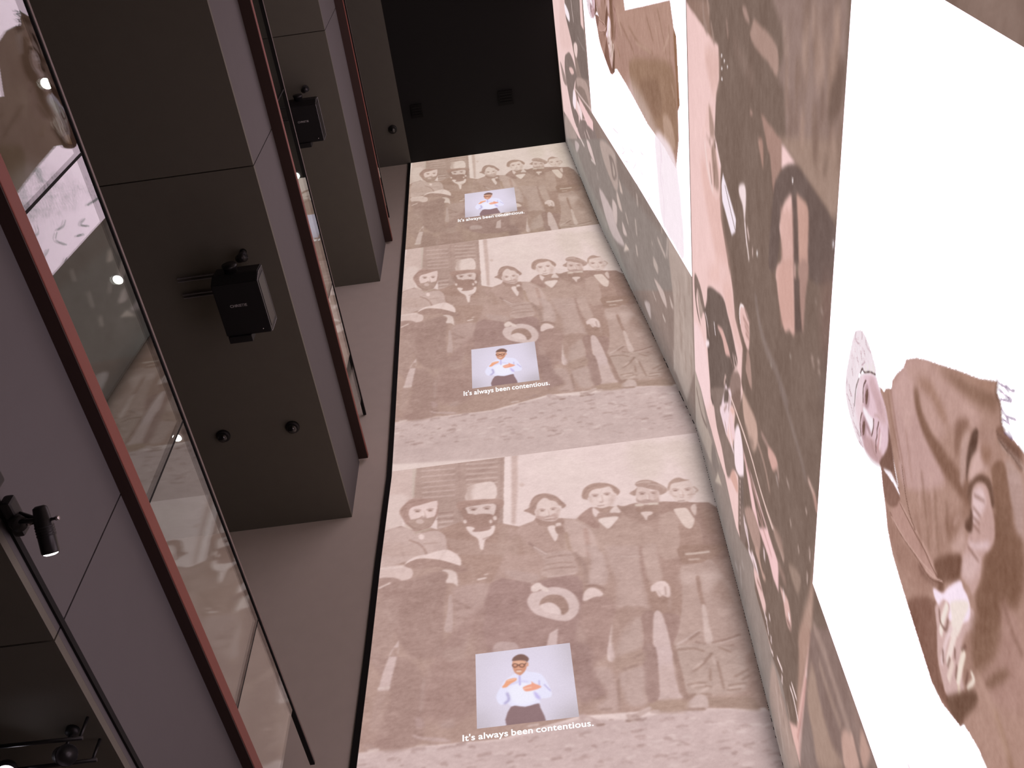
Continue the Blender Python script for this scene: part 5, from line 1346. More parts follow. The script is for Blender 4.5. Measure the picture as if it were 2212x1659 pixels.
WOMAN = """
c,ac8d82,1,0.004,0,0;1794 2469 1787 2427 1768 2418 1735 2371 1709 2373 1666 2345 1615 2299 1582 2290 1530 2217 1493 2144 1450 2052 1413 1975 1356 1847 1308 1763 1333 1762 1346 1733 1387 1713 1397 1688 1388 1650 1383 1611 1384 1446 1440 1223 1757 1056 1423 -389 1559 -461 1596 -523 1994 -565 2042 -514 2217 -517 2445 -418 2406 -69 2408 436 2367 767 2320 1138 2287 1523 2309 1614 2338 1628 2360 1681 2388 1740 2396 1823 2366 1916 2331 2022 2317 2062 2336 2004 2297 2123 2260 2215 2214 2275 2157 2310 2103 2354 2049 2388 2048 2389 1854 2428
p,b19286,1,0.056,0,1;1729 1296 1427 -365 1763 -445 1832 -111 1904 713 1899 1349
p,9d8170,1,0.056,0,1;2118 1018 1924 305 1800 -383 2048 -490 2295 -461 2409 -69 2367 767
p,b59a8b,1,0.04,0,1;2202 -76 2395 -149 2311 -411 2163 -309
p,8a6f60,0.6,0.056,0,1;2176 657 2001 47 2179 -54 2293 239
s,8f7363,0.6,0.024,0.04,1;1885 1277 1967 915 2017 805
s,8f7363,0.6,0.024,0.04,1;1849 946 1894 589 1854 153
s,8f7363,0.6,0.024,0.04,1;1660 305 1766 136
s,8f7363,0.6,0.024,0.04,1;1540 -36 1718 -204 1785 -242
s,8f7363,0.6,0.024,0.04,1;1583 -343 1795 -336
s,c6aa9c,0.6,0.024,0.04,1;1810 1389 1973 1237
s,c6aa9c,0.6,0.024,0.04,1;1910 715 1861 209
s,c6aa9c,0.6,0.024,0.04,1;1662 38 1787 -43
s,c6aa9c,0.6,0.024,0.04,1;1757 -173 1637 -335
s,c6aa9c,0.6,0.024,0.04,1;1923 -366 1977 -429
p,93735f,1,0.016,0,1;1601 -455 1596 -523 1950 -570 2042 -514 1864 -490
p,bd9e99,1,0.024,0,1;1719 2371 1588 2288 1528 2210 1483 2117 1550 2156 1605 2210 1675 2172 1693 2080 1707 1986 1764 1948 1968 2193 1876 2275 1779 2358
p,b99a92,1,0.032,0,1;1607 2286 1517 2192 1476 2092 1458 1974 1434 1843 1451 1801 1512 1852 1522 1899 1597 1967 1680 2026 1680 2117 1633 2196
p,c5a6a0,0.6,0.04,0,1;1705 2361 1648 2306 1606 2202 1684 2186 1776 2216 1758 2291
s,a88880,1,0.008,0.024,1;1742 2378 1825 2308 1919 2208 1956 2179
s,a28278,0.6,0.016,0.02,1;1787 2230 1845 2187 1904 2143
s,9a7a6e,0.6,0.008,0.02,1;1767 2399 1832 2343 1911 2246
s,8a6d60,1,0.024,0.08,1;1632 2190 1665 2159 1688 2105 1690 2043 1687 1974
p,8a6c5f,1,0.028,0,1;1638 2194 1666 2145 1676 2042 1658 1940 1647 1856 1639 1808 1704 1785 1715 1859 1725 1974 1707 2093 1662 2178
p,8d7062,1,0.036,0,1;1483 2075 1430 1970 1385 1860 1339 1763 1363 1741 1391 1766 1414 1826 1435 1891 1453 1975
p,a78779,1,0.016,0,1;1421 1986 1358 1847 1309 1763 1335 1764 1372 1841
p,a08072,0.8,0.036,0,1;1599 2206 1542 2130 1544 2055 1559 1994 1585 1964 1592 2032 1579 2088 1592 2160
p,8b6d61,1,0.028,0,1;1532 1922 1490 1872 1500 1856 1550 1883 1599 1886 1633 1901 1587 1923
p,6b544b,1,0.01,0,1;1488 1830 1482 1808 1536 1804 1581 1822 1646 1824 1606 1845 1561 1848 1523 1842
p,b89b93,1,0.016,0,1;1569 1883 1510 1850 1577 1848 1655 1834 1676 1856
p,c6a8a2,1,0.016,0,1;1579 1819 1526 1798 1484 1790 1527 1734 1574 1769 1637 1809
p,a98a80,1,0.024,0,1;1481 1802 1423 1743 1465 1722 1509 1723 1538 1759
p,9a7a6c,1,0.024,0,1;1507 1781 1475 1735 1516 1732 1535 1760
p,8c6e60,1,0.012,0,1;1517 1720 1469 1683 1478 1647 1501 1623 1539 1596 1605 1671 1552 1702
p,b39890,1,0.016,0,1;1451 1668 1434 1592 1511 1563 1539 1596 1494 1631
p,b79c96,1,0.02,0,1;1477 1648 1452 1585 1572 1530 1578 1566 1524 1606
s,a0857d,0.7,0.006,0.01,1;1496 1626 1456 1574
s,a0857d,0.7,0.006,0.01,1;1508 1620 1468 1570
s,a0857d,0.7,0.006,0.01,1;1519 1614 1480 1565
s,a0857d,0.7,0.006,0.01,1;1530 1607 1493 1560
s,a0857d,0.7,0.006,0.01,1;1542 1601 1505 1556
s,a0857d,0.7,0.006,0.01,1;1553 1595 1517 1551
s,a0857d,0.7,0.006,0.01,1;1564 1589 1529 1546
s,a0857d,0.7,0.006,0.01,1;1575 1582 1541 1542
p,876a5c,1,0.028,0,1;1604 1673 1540 1609 1580 1575 1578 1527 1700 1490 1834 1541 1933 1632 1897 1680 1818 1667 1750 1675 1679 1651
p,7a6055,1,0.01,0,1;1679 1810 1648 1811 1605 1789 1571 1759 1554 1712 1593 1678 1612 1686 1582 1719 1598 1761 1633 1785 1695 1782
p,bfa09a,1,0.012,0,1;1722 1766 1658 1785 1614 1775 1580 1730 1605 1694 1635 1662 1690 1647 1771 1684 1827 1676 1908 1694 1904 1720 1915 1779 1847 1777 1798 1769
p,d6bcbc,1,0.016,0,1;1643 1782 1601 1745 1623 1715 1677 1729 1727 1758 1691 1774
p,d8bfc2,1,0.016,0,1;1791 1766 1769 1732 1701 1665 1728 1672 1789 1736
p,cdb1ae,1,0.024,0,1;1847 1771 1782 1709 1803 1684 1892 1724 1903 1777
s,8d6f66,0.8,0.01,0.016,1;1683 1768 1677 1729
s,8d6f66,0.8,0.01,0.016,1;1708 1765 1699 1727
s,8d6f66,0.8,0.01,0.016,1;1727 1758 1718 1720
s,8d6f66,0.8,0.01,0.016,1;1649 1774 1625 1725
s,8d6f66,0.8,0.01,0.016,1;1805 1761 1795 1699
p,6f564c,1,0.008,0,1;1692 1782 1708 1765 1752 1755 1772 1791 1750 1798 1724 1783
p,c4a69f,0.8,0.024,0,1;1747 1830 1745 1806 1788 1797 1795 1770 1844 1778 1885 1828 1884 1855 1795 1820
p,8a6c60,1,0.012,0,1;1415 1732 1394 1710 1397 1688 1388 1650 1385 1611 1431 1593 1434 1653 1441 1709
s,c6aea6,0.7,0.006,0.016,1;1432 1713 1438 1683
s,c6aea6,0.7,0.006,0.016,1;1428 1695 1435 1666
s,c6aea6,0.7,0.006,0.016,1;1425 1678 1432 1649
s,c6aea6,0.7,0.006,0.016,1;1422 1660 1429 1632
s,c6aea6,0.7,0.006,0.016,1;1419 1644 1426 1616
s,c6aea6,0.7,0.006,0.016,1;1415 1627 1423 1599
s,c6aea6,0.7,0.006,0.016,1;1412 1611 1420 1583
p,8f7167,1,0.008,0,1;2049 2388 1964 2300 2026 2212 2077 2223 2131 2308 2100 2354
p,9d7d72,0.6,0.024,0,1;2157 2310 2143 2240 2134 2103 2100 1970 2086 1907 2191 1972 2238 2089 2244 2220
p,b5948b,1,0.01,0,1;2143 2272 2071 2225 2041 2203 2040 2067 2025 1964 2045 1891 2093 1942 2110 2045 2141 2178
p,8a6c62,1,0.016,0,1;2118 2027 2095 1941 2041 1871 2083 1900 2132 1991
s,c2a298,1,0.006,0.016,1;2044 2207 2034 2085 2030 1992 2039 1915 2029 1861
p,ab8b80,0.6,0.024,0,1;2221 2137 2181 2039 2140 1942 2191 1972 2231 2074
p,7d6054,1,0.016,0,1;2014 1930 1865 1796 1901 1774 1945 1781 2021 1850 2056 1845 2086 1885 2048 1883
p,8f7063,0.7,0.032,0,1;1838 1890 1746 1837 1662 1804 1724 1783 1800 1818 1891 1859
s,8f7064,0.5,0.024,0.04,1;1977 2086 2052 2016
s,8f7064,0.5,0.024,0.04,1;1866 2015 1970 1966
s,8f7064,0.5,0.024,0.04,1;1892 1920 1956 1892
s,8f7064,0.5,0.024,0.04,1;1823 1895 1880 1869
s,7a5d52,0.85,0.0032,0.01,1;2047 2206 2045 2089 2041 1996 2047 1919 2037 1873
s,7a5d52,0.85,0.0032,0.0088,1;2140 2273 2141 2178 2111 2045 2093 1942 2043 1871
s,6f5449,0.85,0.0032,0.0096,1;1917 2227 1983 2174 2022 2121 2034 2077
s,c9aaa0,0.85,0.0032,0.0096,1;2143 2258 2129 2139 2092 2003 2056 1909
s,c9aaa0,0.85,0.0032,0.01,1;2092 1972 2069 1920 2028 1861
s,7f6355,0.45,0.02,0.028,1;1829 2086 1918 2027 2008 1969
s,7f6355,0.45,0.02,0.028,1;1816 1987 1912 1942 1969 1909
s,7f6355,0.45,0.02,0.028,1;1787 1914 1859 1883
s,c8a9a2,0.45,0.02,0.032,1;1838 2114 1927 2070
s,c8a9a2,0.45,0.02,0.032,1;1787 2025 1862 1994
s,c8a9a2,0.45,0.02,0.032,1;1812 1853 1766 1830
p,fdf4fb,1,0.004,0,0;2041 2371 2009 2315 2005 2244 2023 2209 2025 2283
s,fdf4fb,1,0.0032,0.012,1;1830 2410 1906 2340 2001 2238
p,8a6b60,1,0.016,0,1;2317 2062 2120 1873 2281 1813 2334 1727 2276 1646 2325 1622 2360 1681 2396 1823 2366 1916
p,c7aaa6,1,0.0048,0,1;2117 1871 1942 1676 2063 1639 2167 1636 2230 1655 2332 1721 2315 1771 2281 1813 2194 1849
p,a38479,1,0.02,0,1;2079 1700 2000 1655 2112 1622 2189 1628 2196 1660
p,f8e4f2,1,0.0048,0,1;2100 1906 2062 1850 2014 1825 1933 1769 1937 1746 1944 1703 1999 1693 2099 1786 2053 1797 2075 1839 2116 1861 2120 1889
p,eeddd6,1,0.012,0,1;2040 1797 1946 1707 2019 1714 2093 1729 2139 1770 2076 1777
s,efe0d8,1,0.008,0.044,1;2074 1814 2137 1823 2184 1822
s,dcc4c4,1,0.008,0.036,1;2108 1767 2183 1785 2267 1787
s,e9d6d0,1,0.008,0.052,1;2096 1746 2156 1750 2229 1755
s,dcc6be,1,0.008,0.048,1;2205 1730 2270 1734
s,ecdcd0,1,0.008,0.048,1;2110 1683 2163 1685 2223 1685
s,eadbd0,1,0.008,0.028,1;2121 1625 2128 1610 2184 1630
s,d8c2b4,1,0.008,0.036,1;2236 1672 2283 1654
s,7a5d54,0.9,0.008,0.018,1;2129 1852 2158 1834 2148 1797 2108 1795
s,7a5d54,0.9,0.008,0.018,1;2225 1793 2258 1779
s,7a5d54,0.9,0.008,0.018,1;2150 1731 2175 1722
s,7a5d54,0.9,0.008,0.018,1;2241 1751 2205 1748
s,7a5d54,0.9,0.008,0.018,1;2186 1705 2227 1698
s,7a5d54,0.9,0.008,0.018,1;2139 1645 2184 1643
s,7a5d54,0.9,0.008,0.018,1;2112 1695 2079 1680
p,7a6054,1,0.02,0,1;2340 1725 2236 1659 2155 1601 2165 1571 2316 1625 2334 1626 2360 1681
p,ac8c83,1,0.04,0,1;1835 1553 1786 1554 1782 1459 1956 1393 2052 1467 2106 1555 2064 1582 1958 1536
p,8a6d5f,1,0.04,0,1;1960 1669 1827 1562 1938 1538 2030 1570 2106 1618
p,866a5c,1,0.028,0,1;2085 1562 1981 1516 1927 1474 1956 1475 2064 1533
s,90725f,0.6,0.028,0.056,1;2102 1483 2135 1402 2154 1373
s,8b6d62,0.7,0.016,0.032,1;1793 1552 1820 1493 1832 1440
s,b99a8e,0.6,0.024,0.048,1;2090 1598 2100 1520 2140 1406
s,6f574f,0.7,0.002,0.0052,1;1420 1728 1432 1713 1433 1696
s,6f574f,0.7,0.002,0.0052,1;1419 1721 1431 1705 1433 1689
s,6f574f,0.7,0.002,0.0052,1;1417 1714 1430 1697 1432 1681
s,6f574f,0.7,0.002,0.0052,1;1415 1707 1429 1689 1431 1674
s,6f574f,0.7,0.002,0.0052,1;1413 1700 1429 1681 1431 1667
s,6f574f,0.7,0.002,0.0052,1;1412 1693 1428 1674 1430 1660
s,6f574f,0.7,0.002,0.0052,1;1410 1686 1427 1666 1429 1653
s,6f574f,0.7,0.002,0.0052,1;1408 1680 1426 1659 1429 1646
s,6f574f,0.7,0.002,0.0052,1;1406 1673 1426 1651 1428 1639
s,6f574f,0.7,0.002,0.0052,1;1405 1666 1425 1644 1427 1632
s,6f574f,0.7,0.002,0.0052,1;1403 1660 1424 1636 1427 1625
s,6f574f,0.7,0.002,0.0052,1;1401 1653 1423 1629 1426 1618
s,6f574f,0.7,0.002,0.0052,1;1400 1647 1423 1622 1425 1612
s,6f574f,0.7,0.002,0.0052,1;1398 1640 1422 1614 1425 1605
s,6f574f,0.7,0.002,0.0052,1;1397 1634 1421 1607 1424 1598
s,6f574f,0.7,0.002,0.0052,1;1395 1627 1421 1600 1423 1591
u,000000,0,0,0,0;0 0
s,6b5248,1,0.006,0.01,1;1309 1764 1338 1761 1355 1730 1389 1715 1397 1688
s,77607a,0.9,0.002,0.0068,1;1309 1758 1300 1729 1298 1709
s,77607a,0.9,0.002,0.0068,1;1321 1748 1315 1719 1308 1690
s,77607a,0.9,0.002,0.0068,1;1295 1726 1290 1702 1281 1685
s,77607a,0.9,0.002,0.0068,1;1356 1724 1357 1698 1338 1659
s,77607a,0.9,0.002,0.0068,1;1375 1712 1366 1684
s,77607a,0.9,0.002,0.0068,1;1358 1703 1365 1679
s,77607a,0.9,0.002,0.0068,1;1338 1736 1311 1689
s,77607a,0.9,0.002,0.0068,1;1398 1693 1391 1659
s,77607a,0.9,0.002,0.0068,1;1385 1677 1388 1655
p,f1e2e8,1,0.004,0,1;1903 2786 1827 2769 1755 2740 1714 2676 1717 2626 1733 2572 1778 2514 1850 2643 1896 2674 1980 2690 2029 2676 2070 2616 2101 2562 2121 2626 2086 2727 2038 2787 1969 2799
s,9c7d83,0.8,0.0028,0.008,1;1752 2735 1782 2734 1775 2696
s,9c7d83,0.8,0.0028,0.008,1;1716 2675 1741 2671
s,9c7d83,0.8,0.0028,0.008,1;1715 2635 1738 2623 1736 2577
s,9c7d83,0.8,0.0028,0.008,1;1766 2643 1777 2629
s,9c7d83,0.8,0.0028,0.008,1;1790 2670 1811 2653
s,9c7d83,0.8,0.0028,0.008,1;1834 2704 1843 2679
s,9c7d83,0.8,0.0028,0.008,1;1800 2623 1828 2649
s,9c7d83,0.8,0.0028,0.008,1;1974 2788 1996 2782
s,9c7d83,0.8,0.0028,0.008,1;1979 2762 2008 2731
s,9c7d83,0.8,0.0028,0.008,1;2029 2775 2041 2723 2063 2688
s,9c7d83,0.8,0.0028,0.008,1;2019 2698 2045 2686
s,9c7d83,0.8,0.0028,0.008,1;2081 2689 2096 2627 2099 2580
s,9c7d83,0.8,0.0028,0.008,1;2081 2654 2088 2605
s,9c7d83,0.8,0.0028,0.008,1;2114 2611 2106 2567
s,9c7d83,0.8,0.0028,0.008,1;1901 2745 1923 2728
s,9c7d83,0.8,0.0028,0.008,1;1997 2752 2001 2721
s,d8bcc4,0.7,0.0028,0.008,1;1784 2664 1789 2659
s,fff8fc,0.7,0.0028,0.008,1;1790 2696 1795 2690
s,b7989e,0.7,0.0028,0.008,1;1853 2737 1858 2731
s,d8bcc4,0.7,0.0028,0.008,1;1799 2725 1804 2719
s,fff8fc,0.7,0.0028,0.008,1;1785 2646 1790 2640
s,b7989e,0.7,0.0028,0.008,1;1851 2756 1856 2750
s,d8bcc4,0.7,0.0028,0.008,1;1875 2737 1880 2731
s,fff8fc,0.7,0.0028,0.008,1;1763 2701 1768 2695
s,b7989e,0.7,0.0028,0.008,1;1862 2756 1867 2750
s,d8bcc4,0.7,0.0028,0.008,1;1791 2746 1797 2740
s,fff8fc,0.7,0.0028,0.008,1;1820 2741 1825 2735
s,b7989e,0.7,0.0028,0.008,1;1769 2689 1774 2683
s,d8bcc4,0.7,0.0028,0.008,1;1777 2643 1782 2638
s,fff8fc,0.7,0.0028,0.008,1;1785 2675 1790 2670
s,d8bcc4,0.7,0.0028,0.008,1;1869 2744 1874 2738
s,d8bcc4,0.7,0.0028,0.008,1;1781 2661 1786 2655
s,fff8fc,0.7,0.0028,0.008,1;1838 2680 1843 2674
s,b7989e,0.7,0.0028,0.008,1;1844 2653 1849 2647
s,fff8fc,0.7,0.0028,0.008,1;1856 2693 1861 2687
s,b7989e,0.7,0.0028,0.008,1;1758 2707 1763 2702
s,d8bcc4,0.7,0.0028,0.008,1;1784 2742 1789 2737
s,fff8fc,0.7,0.0028,0.008,1;1829 2719 1835 2713
s,b7989e,0.7,0.0028,0.008,1;1767 2718 1772 2712
s,fff8fc,0.7,0.0028,0.008,1;1778 2677 1783 2672
s,b7989e,0.7,0.0028,0.008,1;1819 2731 1824 2725
s,d8bcc4,0.7,0.0028,0.008,1;1779 2595 1784 2590
s,fff8fc,0.7,0.0028,0.008,1;1760 2714 1765 2708
s,b7989e,0.7,0.0028,0.008,1;1789 2676 1794 2671
s,d8bcc4,0.7,0.0028,0.008,1;1824 2705 1829 2699
s,b7989e,0.7,0.0028,0.008,1;1772 2728 1777 2722
s,d8bcc4,0.7,0.0028,0.008,1;1783 2617 1788 2612
s,fff8fc,0.7,0.0028,0.008,1;1828 2740 1834 2734
s,b7989e,0.7,0.0028,0.008,1;1796 2637 1801 2632
s,d8bcc4,0.7,0.0028,0.008,1;1888 2737 1893 2731
s,fff8fc,0.7,0.0028,0.008,1;1885 2725 1890 2719
s,b7989e,0.7,0.0028,0.008,1;1768 2657 1773 2652
s,d8bcc4,0.7,0.0028,0.008,1;1878 2715 1883 2709
s,fff8fc,0.7,0.0028,0.008,1;1813 2690 1819 2684
s,b7989e,0.7,0.0028,0.008,1;1819 2640 1824 2635
s,fff8fc,0.7,0.0028,0.008,1;1784 2654 1789 2648
s,4e3c38,1,0.004,0.012,1;1866 2656 1837 2641 1838 2619 1804 2569 1781 2518
s,5d4a45,1,0.0032,0.012,1;1893 2666 1949 2687 2019 2686
s,efe6dc,1,0.0048,0.016,1;1810 2615 1825 2603
s,efe6dc,1,0.0048,0.016,1;1787 2579 1802 2566
s,efe6dc,1,0.0048,0.016,1;1767 2548 1782 2535
p,d9bec6,1,0.0048,0,1;1898 2665 1834 2604 1788 2521 1799 2486 1821 2418 1855 2374 1921 2334 2015 2348 2044 2390 2085 2484 2096 2558 2049 2644 2011 2680
p,c5a7aa,0.8,0.02,0,1;1988 2677 1934 2622 1969 2591 2031 2620 2027 2644
p,c2a3a3,0.7,0.024,0,1;1833 2509 1833 2419 1882 2386 1897 2461
p,ba9a98,0.8,0.024,0,1;2050 2559 1997 2434 2021 2366 2074 2476 2085 2550
p,ecd9df,0.7,0.02,0,1;1852 2633 1927 2671 2034 2676 2077 2633 2023 2611 1895 2607
p,c3a5a9,0.8,0.02,0,1;1804 2536 1847 2568 1869 2504 1873 2429 1834 2450
p,bfa0a2,0.8,0.02,0,1;2045 2547 2098 2564 2083 2461 2034 2397 2013 2429
p,b3969a,0.85,0.012,0,1;1858 2577 1880 2598 1931 2598 1952 2577 1927 2551 1884 2551
p,7d635c,1,0.004,0,1;1873 2575 1892 2588 1920 2588 1937 2575 1914 2564 1892 2564
p,b3969a,0.85,0.012,0,1;1985 2577 2006 2598 2058 2598 2079 2577 2053 2551 2010 2551
p,7d635c,1,0.004,0,1;2000 2575 2019 2588 2047 2588 2064 2575 2041 2564 2019 2564
s,5f4842,1,0.004,0.0137,1;1856 2598 1895 2616 1946 2605
s,6a524b,1,0.004,0.0137,1;1993 2607 2036 2616 2079 2598
p,fbf0f6,1,0.012,0,1;1959 2594 1980 2594 1989 2525 1998 2504 1968 2495 1942 2504 1950 2530
p,ad9093,0.8,0.012,0,1;1989 2579 2010 2564 2015 2508 1998 2513
s,6f564f,1,0.004,0.0146,1;1937 2495 1968 2489 2006 2498
s,b3958f,0.8,0.006,0.0112,1;1920 2491 1903 2465 1899 2440
s,a98b88,0.8,0.006,0.0112,1;2023 2495 2045 2465 2045 2440
s,6d524c,1,0.004,0.0137,1;1916 2448 1950 2455 1972 2450 1998 2455 2032 2444
s,b88f8e,0.9,0.006,0.0193,1;1933 2435 1972 2431 2015 2435
s,f2e4e2,0.8,0.008,0.0129,1;1942 2418 2002 2418
p,84685e,1,0.008,0,1;1834 2409 1867 2371 1972 2279 2036 2362 2044 2406 1944 2354 1870 2370
p,fdf2f8,1,0.0048,0,0;2038 2367 2002 2303 2004 2242 2030 2325
p,fdf1f8,0.3,0.12,0,1;2241 987 2422 -67 2587 444 2843 1873
p,fbeaf1,0.8,0.064,0,1;2402 175 2338 -132 2433 -444 2983 -577 3029 -321 2993 81 2690 171
s,eed9e4,0.8,0.02,0.028,1;2408 52 2513 29 2668 69 2825 -2 3021 15
s,eed9e4,0.8,0.02,0.032,1;2447 18 2544 7
s,eed9e4,0.8,0.02,0.028,1;2647 10 2691 -10
s,f3dbe4,0.8,0.012,0.02,1;2914 1517 2925 1412 2990 1540
s,f3dbe4,0.8,0.012,0.02,1;3004 1398 2973 1283
s,f3dbe4,0.8,0.012,0.02,1;2823 1007 2862 951 2954 1073
s,f3dbe4,0.8,0.012,0.02,1;2872 792 2889 698
s,f3dbe4,0.8,0.012,0.02,1;2799 1202 2823 1140 2811 1037
s,f3dbe4,0.8,0.012,0.02,1;2641 578 2692 527
s,f3dbe4,0.8,0.012,0.02,1;3038 994 3064 901
s,f3dbe4,0.8,0.012,0.02,1;2892 508 2958 460 3043 571
s,f3dbe4,0.8,0.012,0.02,1;2874 1883 2847 1645
s,f3dbe4,0.8,0.012,0.02,1;2663 774 2712 754 2707 656
"""
